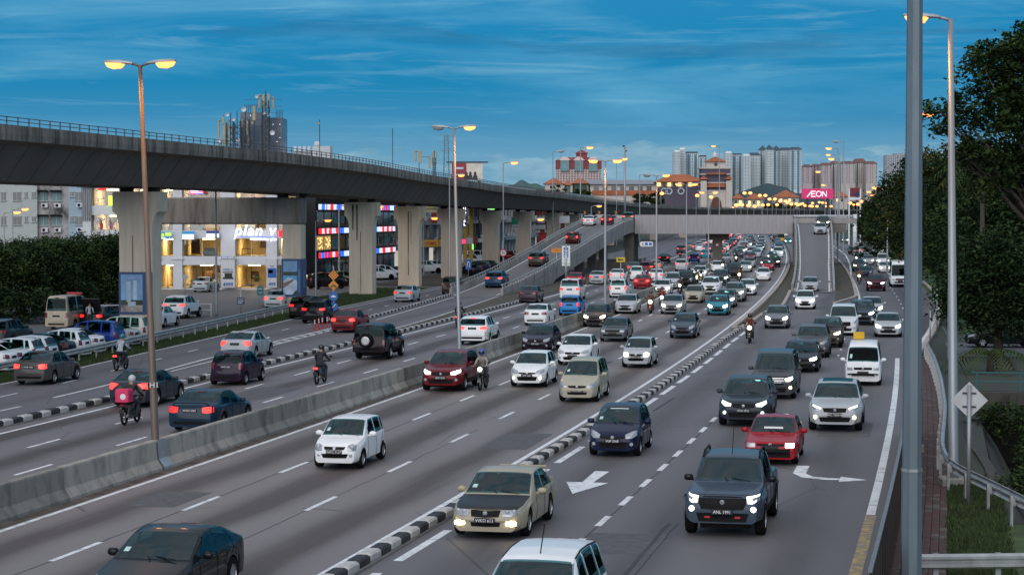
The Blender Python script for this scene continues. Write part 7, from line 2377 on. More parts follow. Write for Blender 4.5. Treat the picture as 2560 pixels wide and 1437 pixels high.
pk = [(2006, 2030, 417, 'pink condominium, leftmost of the far pink row'), (2029, 2052, 416, 'pink condominium with brown roof, second of the row'), (2051, 2078, 413, 'pink condominium, middle of the far row'), (2076, 2104, 409, 'beige condominium behind the tall lamps'), (2102, 2136, 409, 'wide beige condominium right of the lamps'), (2134, 2166, 407, 'beige condominium with domed brown roof'), (2164, 2192, 409, 'beige condominium at the right end of the row')]
for i, (a, b_, t, lab) in enumerate(pk):
 r_, w, H = tower(a, b_, t, 2150 + (i % 2) * 20, m_tpk if i < 3 else m_tpk2, m_twin2, lab, 16, 6, base=459, wv=.42)
 b = MB(); hip(b, -w / 2 - .4, w / 2 + .4, -1, 19, H, H + (4.5 if 'dome' in lab else 2.6), 3); b.build('roof', m_tbr, r_)
 for q in (-.25, .25):
  MB().box((q * w, -.2, H * .5 + 6), (w * .10, .6, H - 12)).build('balcony_strip', m_troof if i % 2 else m_tpk, r_)
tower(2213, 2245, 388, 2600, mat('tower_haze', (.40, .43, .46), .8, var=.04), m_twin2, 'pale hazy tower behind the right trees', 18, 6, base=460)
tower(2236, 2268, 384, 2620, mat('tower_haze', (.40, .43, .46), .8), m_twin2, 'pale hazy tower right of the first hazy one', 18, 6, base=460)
# pink hotel with a turret
hy = 1250.0
m_hp, m_hr = mat('hotel_pink', (.56, .43, .40), .8, var=.05, scale=.05), mat('hotel_red', (.24, .05, .055), .8, var=.1, scale=.1)
r_, w, H = tower(1392, 1503, 420, hy, m_hp, m_twin2, 'pink hotel block with dark red crown and turret', 6, 16, base=456, wv=.5, depth=26)
MB().box((0, 12.8, H + 2), (w + .4, 26.6, 5.0)).build('upper_storey', m_hr, r_)
for q in (-.38, -.06, .26):
 MB().box((q * w + 1.5, -.8, H + 1.2), (5.2, 1.0, 6.5)).build('glass_bay', mat('hotel_teal', (.12, .24, .26), .4, var=.3, scale=.3), r_)
 b = MB(); hip(b, q * w - 2.0, q * w + 5.0, -1.6, 3, H + 4.4, H + 6.6); b.build('gable', m_hp, r_)
b = MB(); hip(b, -w / 2 - .5, w / 2 + .5, -.8, 27, H + 4.5, H + 6.6, 5); b.build('roof', m_hr, r_)
q = X(1455, hy) - X(1447.5, hy)
MB().box((q, 10, H + 6.4), (6.6, 6.6, 5.0)).build('turret', m_hr, r_)
b = MB(); hip(b, q - 4.0, q + 4.0, 6.0, 14.0, H + 8.9, H + 11.2); b.build('turret_roof', m_hr, r_)
# hills
def hill(name, px0, px1, top, y, m):
 mb = MB(); n = 40
 random.seed(px0)
 ph = [random.uniform(0, 6) for _ in range(4)]
 dep = 700
 for j in range(4):
  for i in range(n + 1):
   t = i / n
   prof = math.sin(math.pi * t) ** .7 * (1 + .10 * math.sin(t * 9 + ph[0]) + .06 * math.sin(t * 21 + ph[1]) + .03 * math.sin(t * 47 + ph[2]))
   hh = max(0, Z(top, y) * prof) * (0, 1, .8, 0)[j]
   mb.v.append((X(px0 + (px1 - px0) * t, y), y + (0, .35, .7, 1)[j] * dep, hh))
 for j in range(3):
  for i in range(n):
   a = j * (n + 1) + i
   mb.f.append((a, a + 1, a + n + 2, a + n + 1)); mb.m.append(0)
 o = mb.build(name, m, None, True); o['kind'] = 'structure'
m_hill = mat('hill_forest_hazed', (.05, .10, .09), .95, var=.25, scale=.01)  # distance haze is put into this lighter, bluish forest colour
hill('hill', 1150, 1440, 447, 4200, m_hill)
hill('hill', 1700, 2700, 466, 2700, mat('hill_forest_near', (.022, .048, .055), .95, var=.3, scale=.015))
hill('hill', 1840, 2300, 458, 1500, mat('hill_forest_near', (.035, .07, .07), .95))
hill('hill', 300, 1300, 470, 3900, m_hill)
# ================================================================== trees and the right-hand bank
def leaf_mats(tag_, cols):
 return [mat('leaf_%s_%d' % (tag_, i), c, .85, var=.3, scale=1.2, spec=.1) for i, c in enumerate(cols)]
G_DARK = leaf_mats('dark', [(.014, .030, .011), (.024, .046, .016), (.036, .062, .021)])
G_MID = leaf_mats('mid', [(.018, .036, .012), (.032, .058, .017), (.050, .080, .022)])
G_OLIVE = leaf_mats('olive', [(.024, .036, .012), (.046, .058, .016), (.085, .075, .020)])
m_bark = mat('bark', (.06, .048, .038), .9, var=.3, scale=4, bump=.5, stretch=(1, 1, .3))
def tree(name, base, H, crowns, n, leaf, mats, label, trunk_r=.2, seed=1, cat='tree', group=None, z_first=.35, clump=.85, per=46):
 """crowns: ellipsoids (dx, dy, z, rx, ry, rz); the leaves sit in clumps through their volume, more near the rim"""
 rnd = random.Random(seed)
 root = empty(name, base, 0, label, cat, group)
 t = MB()
 zt_ = crowns[0][2]
 t.tube([(0, 0, -.2), (rnd.uniform(-.1, .1), rnd.uniform(-.1, .1), H * z_first * .6), (rnd.uniform(-.2, .2), rnd.uniform(-.2, .2), H * z_first)], [trunk_r * 1.25, trunk_r, trunk_r * .8], 9)
 fork = Vector(t.v[-1]) * 0 + Vector((0, 0, H * z_first))
 for c in crowns:
  for _ in range(4):
   e = Vector((c[0] + rnd.uniform(-.6, .6) * c[3], c[1] + rnd.uniform(-.6, .6) * c[4], c[2] + rnd.uniform(-.2, .65) * c[5]))
   mid = fork.lerp(e, .5) + Vector((rnd.uniform(-.3, .3), rnd.uniform(-.3, .3), rnd.uniform(0, .5)))
   t.tube([fork, mid, e], [trunk_r * .55, trunk_r * .3, trunk_r * .08], 6)
 t.build('trunk', m_bark, root, True)
 g = np.random.default_rng(seed)
 nc = max(1, n // per)
 cr = np.array(crowns)
 vol = cr[:, 3] * cr[:, 4] * cr[:, 5]
 ci = g.choice(len(crowns), nc, p=vol / vol.sum())
 d = g.normal(size=(nc, 3))
 d /= np.linalg.norm(d, axis=1, keepdims=True)
 d[:, 2] = np.where((d[:, 2] < -.5) & (g.random(nc) < .5), -d[:, 2], d[:, 2])
 ctr = cr[ci, :3] + d * cr[ci, 3:6] * (g.random((nc, 1)) ** .42)
 n = nc * per
 q = np.repeat(np.arange(nc), per)
 cs = (clump * g.uniform(.5, 1.15, nc))[q][:, None]
 p = ctr[q] + g.normal(size=(n, 3)) * cs * np.array([.5, .5, .32])
 p[:, 2] = np.maximum(p[:, 2], .05)
 a = np.stack([g.uniform(-1, 1, n), g.uniform(-1, 1, n), g.uniform(-.7, .4, n)], 1)
 a /= np.linalg.norm(a, axis=1, keepdims=True)
 b = np.cross(a, np.stack([g.uniform(-.6, .6, n), g.uniform(-.6, .6, n), np.ones(n)], 1))
 b /= np.linalg.norm(b, axis=1, keepdims=True) + 1e-9
 sz = (leaf * g.uniform(.6, 1.3, n))[:, None]
 a, b = a * sz, b * sz * .55
 V = np.stack([p - a, p + b - a * .1, p + a, p - b - a * .1], 1).astype(np.float32)
 MI = np.where(g.random(n) < .8, g.choice(3, nc, p=[.45, .37, .18])[q], g.integers(0, 3, n))
 me = bpy.data.meshes.new('crown')
 me.vertices.add(n * 4); me.vertices.foreach_set('co', V.ravel())
 me.loops.add(n * 4); me.loops.foreach_set('vertex_index', np.arange(n * 4, dtype=np.int32))
 me.polygons.add(n); me.polygons.foreach_set('loop_start', np.arange(0, n * 4, 4, dtype=np.int32))
 me.polygons.foreach_set('material_index', MI.astype(np.int32))
 for m in mats:
  me.materials.append(m)
 me.update(calc_edges=True); me.validate()
 put('crown', me, root)
 return root
# clump of trees behind the car park, at left
for i, (px, y, H, rx, lab) in enumerate(((-25, 150, 5.7, 3.4, 'dark round tree at the left edge behind the parked cars'), (60, 158, 5.6, 3.6, 'broad dark tree behind the ambulance'), (150, 168, 6.0, 3.6, 'dense tree left of the first pier'), (232, 172, 6.2, 3.5, 'taller dense tree just left of the first pier'), (285, 180, 6.1, 2.8, 'tree partly hidden by the first pier'), (10, 178, 5.6, 3.8, 'tree in the second row below the old flats'), (110, 186, 5.7, 3.8, 'tree in the second row under the stained flats'))):
 tree('shade_tree', (X(px, y), y, 0), H, [(0, 0, H * .62, rx, rx, H * .36), (rx * .5, -.5, H * .45, rx * .75, rx * .7, H * .34), (-rx * .55, .3, H * .45, rx * .75, rx * .7, H * .34)], 24000, .125, G_DARK if i % 2 else G_MID, lab, .16, 100 + i, group='trees behind the car park', z_first=.32, clump=.7)
for i, (px, y, w_) in enumerate(((20, 146, 5), (110, 160, 5.5), (205, 166, 5), (285, 172, 3.2))):
 tree('shrub', (X(px, y), y, 0), 2.6, [(0, 0, 1.2, w_, 1.6, 1.3)], 6000, .13, G_DARK, ['dark bushes at the left edge under the trees', 'dark bushes behind the ambulance', 'dark bushes under the dense trees', 'dark bushes beside the first pier'][i], .06, 150 + i, 'shrub', 'bushes under the left trees', z_first=.2, clump=.6)
# big tree at the right edge, close
tree('broadleaf_tree', (17.0, 66, 0), 13.6, [(-1.5, 0, 12.0, 1.4, 1.7, 1.3), (-3.0, .2, 10.7, 1.0, 1.3, .75), (-.7, 0, 10.6, 1.6, 1.9, 1.3), (-2.6, 0, 9.6, .9, 1.2, .6), (0, 0, 12.9, 1.5, 1.5, 1.0), (-1.3, .3, 9.0, 1.4, 1.7, 1.0), (.4, 0, 8.6, 1.4, 1.8, 1.2)], 24000, .105, G_MID, 'tall leafy tree reaching into the sky at the right edge', .2, 7, z_first=.5, clump=.42, per=30)
# wall of trees beyond the grass on the right
for i, (px, y, H, rx, mats, lab) in enumerate(((2250, 330, 14.8, 5.6, G_MID, 'tree in the far part of the right roadside row'), (2215, 395, 11.5, 5.2, G_OLIVE, 'lamplit tree at the left end of the right row'), (2190, 450, 9.6, 4.6, G_OLIVE, 'small tree beyond the far right lanes'),
  (2300, 235, 15.4, 5.2, G_DARK, 'tall dark tree behind the steel mast'), (2345, 200, 14.6, 4.8, G_OLIVE, 'yellowish tree behind the second lamp post'), (2410, 180, 14.2, 5.0, G_DARK, 'broad dark tree in the middle of the right bank'), (2480, 150, 11.8, 5.0, G_MID, 'dense tree behind the tall leafy tree'), (2560, 140, 12.5, 5.0, G_DARK, 'dark tree at the right edge of the bank'),
  (2500, 112, 7.0, 2.9, G_DARK, 'low spreading tree over the parked dark car'), (2330, 262, 9.5, 4.2, G_DARK, 'lower tree filling the gap behind the mast'), (2385, 235, 9.0, 4.4, G_MID, 'lower tree between lamp post and broad tree'))):
 tree('roadside_tree', (X(px, y), y, 0), H, [(0, 0, H * .66, rx * .8, rx * .8, H * .32), (rx * .5, -.6, H * .48, rx * .7, rx * .7, H * .26), (-rx * .5, 0, H * .46, rx * .7, rx * .7, H * .28), (0, -1, H * .30, rx * .8, rx * .6, H * .18)], int(30000 - y * 45), .09 + y * .0005, mats, lab, .24, 300 + i, group='trees on the right bank', z_first=.3, clump=1.0)
tree('roadside_shrub', (X(2400, 250), 250, 0), 3.2, [(0, 0, 1.5, 9, 2.5, 1.5)], 6000, .2, G_DARK, 'dark hedge along the foot of the right trees', .08, 401, 'shrub', z_first=.2)
tree('roadside_shrub', (X(2290, 330), 330, 0), 4.0, [(0, 0, 2.0, 11, 3, 2.0)], 6000, .24, G_MID, 'hedge beyond the far right lanes', .08, 402, 'shrub', z_first=.2)
tree('roadside_shrub', (X(2380, 160), 160, 0), 3.0, [(3, 0, 1.3, 5, 1.6, 1.3)], 4500, .17, G_DARK, 'bushes in front of the broad dark tree', .08, 403, 'shrub', z_first=.2)
tree('distant_wood', (X(1920, 1050), 1050, 0), 14, [(-20, 0, 9, 8, 5, 6), (8, 0, 8, 14, 6, 5), (44, 0, 8, 18, 6, 5), (75, 0, 8, 12, 6, 6)], 9000, .9, G_DARK, 'dark wood below the far condominiums', .4, 404, 'wood', clump=2.6)
for i, (px, y, H) in enumerate(((1398, 640, 10.5), (1452, 660, 10.0), (1600, 700, 9.0), (1640, 720, 9.3))):
 tree('mall_tree', (X(px, y), y, 0), H + 6, [(0, 0, H + 3, 3.4, 3.0, 2.8)], 1500, .5, G_MID, ['round tree below the left tiled roofs of the mall', 'round tree against the dark mall wing', 'small tree before the long grey roof', 'small tree left of the violet mall wall'][i], .2, 500 + i, group='trees before the mall')
# palm leaning over the bank
def palm(base, H, n, L_, label, seed, lean=(0, 0), droop=1.0):
 rnd = random.Random(seed)
 root = empty('palm', base, 0, label, 'palm')
 top = Vector((lean[0], lean[1], H))
 MB().tube([(0, 0, 0), top * .5 + Vector((lean[0] * -.1, 0, 0)), top], [.2, .15, .12], 8).build('trunk', m_bark, root, True)
 for k in range(n):
  a = 2 * math.pi * k / n + rnd.uniform(-.2, .2)
  up = rnd.uniform(.2, .9)
  mb = MB()
  pts = []
  for i in range(9):
   t = i / 8
   pts.append(top + Vector((math.cos(a) * L_ * t, math.sin(a) * L_ * t, up * L_ * .6 * t - droop * L_ * .75 * t * t)))
  mb.tube(pts, [.03 * (1 - .8 * i / 8) for i in range(9)], 4)
  for i in range(1, 9):
   for q in (0, .5):
    p = pts[i - 1].lerp(pts[i], q)
    d = (pts[i] - pts[i - 1]).normalized()
    sd = d.cross(Vector((0, 0, 1))).normalized()
    for s_ in (-1, 1):
     tip = p + sd * s_ * L_ * .22 * (1 - .5 * abs(i / 8 - .45)) + d * .25 * L_ * .5 - Vector((0, 0, L_ * .10))
     w_ = d * .05
     mb.add([p - w_, p + w_, tip], [(0, 1, 2)])
  mb.build('frond', G_OLIVE[1] if k % 2 else G_DARK[2], root)
 return root
palm((X(2455, 125), 125, 0), 10.6, 16, 3.2, 'palm with lamplit fronds above the right bank', 11)
palm((X(2478, 101), 101, 0), 1.0, 9, 3.0, 'low palm arching in front of the parked dark car', 12, droop=1.2)

# ------------------------------------------------------------------ right bank: grass, path, drain, bridge
m_gr2 = mat('grass_bright', (.045, .09, .018), .9, var=.4, scale=1.0, bump=.5)
gs = strip('grass_bank', -15.6, -70, 92, 330, .02, m_gr2, 10); gs['kind'] = 'structure'
gs = strip('grass_bank', -13.1, -22.4, -30, 10.4, .02, m_grass, 5); gs['kind'] = 'structure'
gs = strip('grass_bank', -22.6, -60, -30, 50, .02, m_grass, 8); gs['kind'] = 'structure'
gs = strip('access_road', -14.0, -60, 72, 84, .024, m_asP, 4); gs['kind'] = 'structure'
# brick-red footpath: each paver near the camera is its own piece
m_pav = [mat('paver_red', (.085, .040, .037), .9, var=.3, scale=3, dirt=(.05, .04, .037), dirt_scale=1.5), mat('paver_red_dull', (.068, .044, .041), .9, var=.3, scale=3, dirt=(.15, .13, .125), dirt_scale=1.2, dirt_lo=.5, dirt_hi=.75), mat('paver_grey', (.11, .092, .088), .85, var=.25, scale=3)]
fp = strip('footpath', -11.85, lambda s: -13.1 + .004 * s, -30, 72, .03, mat('path_bed', (.07, .035, .03), .9, var=.3, scale=2), 4); fp['kind'] = 'structure'
pv = [MB().cbox((0, 0, .02), (.385, .185, .05), .012).mesh('paver', m) for m in m_pav]
random.seed(9)
cnt, s = 0, -1.0
far_p = [MB(), MB()]
while s < 66:
 for k in range(6):
  l_ = -11.98 - k * .195
  off = .2 if k % 2 else 0
  q = P(s + off, l_, .035)
  mi = random.choices((0, 1, 2), (6, 4, 1))[0]
  if 2 < s < 32 and cnt < 290:
   put('paver', pv[mi], fp, q + Vector((0, 0, random.uniform(-.006, .006))), heading(s)); cnt += 1
  else:
   far_p[mi % 2].box(q + Vector((0, 0, .02)), (.385, .185, .05), heading(s))
 s += .40 if s < 2 or s > 20 else .40
for i in range(2):
 tag(far_p[i].build('paver', m_pav[i], fp), kind='stuff')
# timber-brown pedestrian fence along the road edge
m_fence = mat('fence_brown', (.045, .032, .026), .7, var=.25, scale=3); m_fcap = mat('fence_cap', (.17, .19, .21), .6, .3)
fe = empty('pedestrian_fence', P(-4, -11.8), 0, 'tall dark brown panel fence along the right road edge', 'fence')
fl_ = Vector(fe.location)
pm_ = MB().box((0, 0, .82), (1.16, .035, 1.5)).mesh('fence_panel', m_fence)
po_ = MB().box((0, 0, .78), (.09, .09, 1.56)).mesh('fence_post', m_fence)
cp_ = MB().box((0, 0, 1.61), (1.24, .075, .05)).mesh('cap_rail', m_fcap)
s = -6.0
while s < 30:
 q = P(s, -11.83, .02) - fl_
 put('fence_panel', pm_, fe, q, heading(s)); put('cap_rail', cp_, fe, q, heading(s))
 put('fence_post', po_, fe, P(s + .62, -11.83, .02) - fl_, heading(s))
 s += 1.24
# steel guard rails on the bank
pts = [G(2316, 878, .3), G(2335, 920, .25), G(2352, 980, .2), G(2362, 1060, .1), G(2356, 1130, .05), G(2352, 1180, .0), G(2372, 1228, .0), G(2440, 1262, .0), G(2520, 1305, .0), G(2600, 1350, .0)]
for p in pts:
 p.z = 0
cum = [0]
for a, b in zip(pts[:-1], pts[1:]):
 cum.append(cum[-1] + (b - a).length)
def poly_path(t):
 x_ = float(np.interp(t, cum, [p.x for p in pts])); y_ = float(np.interp(t, cum, [p.y for p in pts]))
 return Vector((x_, y_, .0))
def smooth_path(t):
 a = Vector((0, 0, 0))
 for d in (-2.0, -1.2, -.5, 0, .5, 1.2, 2.0):
  a += poly_path(min(max(t + d, 0), cum[-1]))
 return a / 7
guard_rail((smooth_path, cum[-1]), 'curving steel guard rail between footpath and drain', zc=.70, face=1, post_step=2.2, ds=.8)
nr0, nr1 = Vector((X(2300, 42.2), 42.2, 0)), Vector((X(2660, 42.4), 42.4, 0))
guard_rail((lambda t: nr0.lerp(nr1, t / (nr1 - nr0).length), (nr1 - nr0).length), 'short straight steel guard rail across the bottom right corner', zc=.62, face=-1, post_step=1.3)
# drain with stone sides under a small bridge
m_stonew = mat('drain_stone', (.055, .050, .045), .95, var=.4, scale=1.6, bump=.6, dirt=(.03, .035, .025), dirt_scale=.8); m_water = mat('drain_water', (.012, .014, .013), .08, var=.2, spec=.5)
dr = MB()
s0, s1, l0, l1 = HOLE[0], HOLE[1], HOLE[2], HOLE[3]
def wall_q(mb, a, b, z0, z1):
 mb.add([(a.x, a.y, z0), (b.x, b.y, z0), (b.x, b.y, z1), (a.x, a.y, z1)], [(0, 1, 2, 3)])
n = 10
for i in range(n):
 a, b = s0 + (s1 - s0) * i / n, s0 + (s1 - s0) * (i + 1) / n
 for l_ in (l0, l1):
  wall_q(dr, P(a, l_), P(b, l_), -3.6, .02)
wall_q(dr, P(s0, l0), P(s0, l1), -3.6, .02); wall_q(dr, P(s1, l0), P(s1, l1), -3.6, .02)
dw = dr.build('drain_wall', m_stonew); dw['kind'] = 'structure'
wt = strip('drain_water', l1, l0, s0, s1, -3.1, m_water, 6); wt['kind'] = 'structure'
# sloping stone apron on the near bank
ap = MB()
for i in range(9):
 s = 12 + i * 3.2
 for l_, z in ((-14.0, .06), (-14.3, .05), (-15.0, -1.0), (-15.9, -2.7), (-16.2, -3.4)):
  q = P(s, l_ - .25 * math.sin(i * .8), z + .05 * math.sin(i * 2.1)); ap.v.append(tuple(q))
for i in range(8):
 for j in range(4):
  a = i * 5 + j; ap.f.append((a, a + 5, a + 6, a + 1)); ap.m.append(0)
o = ap.build('stone_apron', m_stonew, None, True); tag(o, 'rough stone slope down into the dark drain', 'embankment')
br = empty('small_bridge', P(46, -18), 0, 'small stone bridge with teal railing over the drain', 'bridge')
def bw(name, l_a, l_b, s_, th, z0, z1, m):
 a, b = P(s_, l_a), P(s_, l_b)
 c = (a + b) / 2
 o = MB().box((0, 0, 0), ((b - a).length, th, z1 - z0)).build(name, m, None, False, (c.x, c.y, (z0 + z1) / 2), math.atan2(b.y - a.y, b.x - a.x)); child_world(o, br); o.location = (c.x, c.y, (z0 + z1) / 2)
 return o
bw('deck', -14.2, -27, 46.0, 6.0, -.55, .06, m_stonew); bw('parapet', -14.2, -27, 43.1, .3, -.50, .55, m_stonew)
for k in range(11):
 bw('baluster', -14.6 - k * 1.1, -14.85 - k * 1.1, 42.92, .12, -.35, .45, m_stonew)
m_tealr = mat('rail_teal', (.012, .085, .095), .5, var=.15)
for z_ in (.95, 1.3):
 bw('rail', -14.2, -27, 43.1, .05, z_, z_ + .06, m_tealr)
for k in range(8):
 bw('rail_post', -14.4 - k * 1.7, -14.46 - k * 1.7, 43.1, .06, .5, 1.36, m_tealr)
tufts('grass', 4000, lambda: (random.uniform(2, 18), random.uniform(-14.4, -13.15), .02), 'short grass between footpath and drain')
tufts('grass', 3500, lambda: (random.uniform(86, 130), random.uniform(-26, -17), .02), 'green grass bank at the right')
for i, (s_, l_, w_, h_) in enumerate(((19, -15.6, 1.5, 1.0), (27, -16.6, 1.6, 1.3), (11.5, -16.5, 1.7, 1.1), (36, -15.2, 1.6, 1.4), (13, -19, 2.2, 1.6))):
 q = P(s_, l_)
 tree('weed_bush', (q.x, q.y, -.6 if i in (0, 1, 3) else 0), h_, [(0, 0, h_ * .5, w_, w_ * .8, h_ * .5)], 3000, .075, G_MID, ['weeds on the stone slope beside the diamond sign', 'weeds half way along the drain slope', 'overgrown bush behind the curving guard rail', 'weeds on the drain slope near the small bridge', 'overgrown bush at the right edge by the drain'][i], .03, 600 + i, 'bush', 'weeds around the drain', z_first=.2, clump=.35, per=24)
# white post-and-rail fence in the car park behind the ambulance
wf_ = empty('white_railing', (X(75, 152), 152, 0), 0, 'low white pipe railing behind the parked ambulance', 'railing')
for k in range(13):
 MB().tube([(k * 1.05, k * .35, 0), (k * 1.05, k * .35, 1.0)], .035, 6).build('post', m_sw, wf_)
for z_ in (.5, .95):
 MB().tube([(0, 0, z_), (12.6, 4.2, z_)], .03, 6).build('rail', m_sw, wf_)
# ================================================================== traffic
WHITE, PEARL, SILVER, GREY, DGREY, BLACK = (.78, .79, .80), (.68, .70, .73), (.43, .45, .47), (.16, .17, .18), (.055, .06, .065), (.012, .013, .016)
NAVY, RED, MAROON, GOLD, BEIGE, BLUE, TEAL, PURPLE, BROWN, SLATE = (.010, .016, .045), (.34, .012, .02), (.14, .010, .016), (.38, .335, .25), (.40, .37, .29), (.02, .10, .36), (.02, .21, .28), (.022, .012, .030), (.07, .05, .045), (.055, .075, .105)
def lod_of(py):
 return 2 if py > 855 else 1 if py > 705 else 0
GRP_IN, GRP_OUT, GRP_SIDE, GRP_PARK = 'inbound traffic', 'outbound traffic', 'traffic on the right side road', 'parked cars at left'
def inc(kind, px, py, col, label, grp=GRP_IN, **k):
 k.setdefault('lod', lod_of(py))
 return on_road(kind, px, py, -1, col, label, group=grp, cat=k.pop('cat', 'car'), **k)
def out(kind, px, py, col, label, grp=GRP_OUT, **k):
 k.setdefault('lod', lod_of(py)); k.setdefault('tail', m_tl)
 return on_road(kind, px, py, 1, col, label, group=grp, cat=k.pop('cat', 'car'), **k)
def panel(T, root, name, args, material, off=.011, side=1, whole=False, nu=8, nv=4):
 return put(name, autosmooth(T['shell'].surf(*args, nu=nu, nv=nv, side=side, off=off, whole=whole).mesh(name, material)), root)

# ---- near inbound cars
r_, ob, T = inc('small_hatch', 850, 1169, WHITE, 'small white hatchback with round headlights in the nearest inbound lanes', plate='WPG 3127', sticker=True)
s = T['shell']
for sd in (1, -1):
 MB().lathe([(0, .03), (.07, .025), (.085, .0)], 16, (s.proj('F', .52, .66).x + .005, sd * .52, .66), 'X').build('lamp_reflector', m_lens, r_)
MB().box((s.proj('F', 0, .645).x + .018, 0, .645), (.02, .05, .10)).build('grille_bar', m_paint, r_).color = (*WHITE, 1)
yaw = heading(-2) + math.pi
vehicle('fastback', P(-3.3, 2.15, .02), yaw, (.010, .011, .014), 'black saloon entering at the bottom left corner', group=GRP_IN, plate='WTR 4410', sticker=True)
r_, ob, T = inc('round_sedan', 1233, 1337, GOLD, 'gold saloon with a black bonnet and lit fog lamps beside the kerb', GRP_SIDE, plate='WKO 613', fog=m_fog, sticker=True)
panel(T, r_, 'bonnet', (.16, 1.32, .16, 1.32, 8.3, 11), mat('bonnet_black', (.014, .015, .018), .3, spec=.15), whole=True)
for sd in (1, -1):
 s = T['shell']
 for yy, rr in ((.52, .06), (.68, .075)):
  h = s.proj('F', yy, .66)
  MB().lathe([(0, .03), (rr * .8, .025), (rr, 0)], 14, (h.x + .012, sd * yy, .655), 'X').build('lamp_reflector', m_lens, r_)
 h = s.proj('F', .62, .40)
 MB().cbox((h.x + .012, sd * .62, .40), (.02, .26, .085), .01).build('fog_lamp_bar', m_fog, r_)
MB().tube([T['shell'].pt(4.45, 11) + Vector((0, -.6, 0)), T['shell'].pt(4.45, 11) + Vector((-.1, -.6, .22)), T['shell'].pt(4.45, 11) + Vector((-.1, .6, .22)), T['shell'].pt(4.45, 11) + Vector((0, .6, 0))], .035, 6).build('spoiler', m_paint, r_).color = (*GOLD, 1)
r_, ob, T = vehicle('mpv', (.52, 36.7, .02), heading(-6) + math.pi, WHITE, 'white people carrier at the bottom edge seen from above', group=GRP_SIDE)
r_.scale = (1.1, 1.12, 1.02)
s = T['shell']
for sd in (1, -1):
 MB().tube([s.pt(u, 8.6, sd) + Vector((0, 0, .015)) for u in (1.9, 2.4, 3.0, 3.7)], .014, 5).build('roof_moulding', m_trim, r_)
MB().tube([s.pt(2.0, 11), s.pt(2.35, 11) + Vector((0, 0, .42))], .010, 5).build('aerial', m_trim, r_)
r_, ob, T = inc('hatch', 1539, 1138, NAVY, 'dark blue hatchback in the lane right of the kerb', GRP_SIDE, plate='VGP 3568', sticker=True)
s = T['shell']
panel(T, r_, 'windscreen_strip', (1.60, 1.64, 1.60, 1.64, 10.1, 11), m_white_p, whole=True, off=.014)
r_, ob, T = inc('pickup', 1815, 1334, SLATE, 'blue-grey pickup truck with black grille, nearest on the side road', GRP_SIDE, cat='pickup', plate='ANL 1991', head=m_lens, fog=m_hlw, mirror=BLACK)
s = T['shell']
for sd in (1, -1):
 tt = [(.57, 1.005), (.72, 1.022), (.85, 1.03)]; bb = [(.57, .955), (.72, .975), (.85, .985)]
 put('daylight_strip', s.patch('F', tt, bb, 2, .022, 6, mirror=sd < 0).mesh('daylight_strip', m_drl), r_)
 tt = [(.60, .89), (.72, .89), (.80, .93)]; bb = [(.60, .845), (.72, .84), (.80, .88)]
 put('daylight_strip', s.patch('F', tt, bb, 2, .022, 6, mirror=sd < 0).mesh('daylight_strip', m_drl), r_)
 put('lamp_cell', s.patch('F', [(.60, .945), (.70, .955)], [(.60, .905), (.70, .91)], 2, .020, 3, mirror=sd < 0).mesh('lamp_cell', m_hlw), r_)
 MB().tube([s.pt(2.15, 9, sd) + Vector((0, 0, .01)), s.pt(2.4, 9, sd) + Vector((0, 0, .09)), s.pt(3.3, 9, sd) + Vector((0, 0, .09)), s.pt(3.5, 9, sd) + Vector((0, 0, .01))], .03, 6).build('roof_rail', m_trim, r_)
 for u in (s.fo, s.fo + s.wb):
  f = MB()
  for i in range(13):
   a = math.pi * i / 12
   for rr, dy in ((s.ra, .03), (s.ra + .07, .025)):
    q = s.pt(min(max(u - rr * math.cos(a), 0), s.L), 2.2, sd)
    f.v.append((s.L / 2 - u + rr * math.cos(a), q.y + sd * dy, s.r + rr * math.sin(a)))
  for i in range(12):
   f.f.append((2 * i, 2 * i + 1, 2 * i + 3, 2 * i + 2)); f.m.append(0)
  f.build('wheel_arch_trim', m_trim, r_)
 h = s.proj('F', .36, .50)
 MB().cbox((h.x + .02, sd * .36, .505), (.03, .14, .05), .01).build('tow_hook', m_sr, r_)
panel(T, r_, 'load_bed_cover', (3.92, 5.1, 3.92, 5.1, 9.2, 11), m_trim, whole=True)
put('lower_bumper', s.patch('F', [(-.62, .60), (0, .60), (.62, .60)], [(-.56, .40), (0, .39), (.56, .40)], 3, .007, 10).mesh('lower_bumper', m_trim), r_)
put('front_trim', s.patch('F', [(-.66, 1.03), (0, 1.04), (.66, 1.03)], [(-.50, .70), (0, .68), (.50, .70)], 4, .008, 10).mesh('front_trim', m_trim), r_)
MB().tube([s.pt(2.35, 11), s.pt(2.75, 11) + Vector((0, 0, .62))], .010, 5).build('aerial', m_trim, r_)
r_, ob, T = inc('old_hatch', 1930, 1158, RED, 'old red hatchback with one bright headlight behind the pickup', GRP_SIDE, mirror=RED)
slot(ob['headlight'][0], m_hlw)
panel(T, r_, 'windscreen_sticker', (1.36, 1.44, 1.36, 1.44, 10.2, 11), m_white_p, whole=True, off=.014)
r_, ob, T = inc('suv', 1863, 1063, (.03, .038, .05), 'dark blue-grey crossover with white strip headlights', GRP_SIDE, plate='VDD 6922', head=m_drl, fog=m_drl)
r_, ob, T = inc('suv', 2089, 1075, SILVER, 'silver crossover with lit fog lamps in the rightmost lane', GRP_SIDE, head=m_lens, fog=m_fog, plate='WC 7390 H')
for sd in (1, -1):
 put('daylight_strip', T['shell'].patch('F', [(.48, .85), (.64, .90), (.78, .94)], [(.48, .80), (.66, .84), (.79, .88)], 2, .022, 6, mirror=sd < 0).mesh('daylight_strip', m_drl), r_)
panel(T, r_, 'sunroof', (2.2, 3.9, 2.2, 3.9, 9.4, 11), m_glass, whole=True)
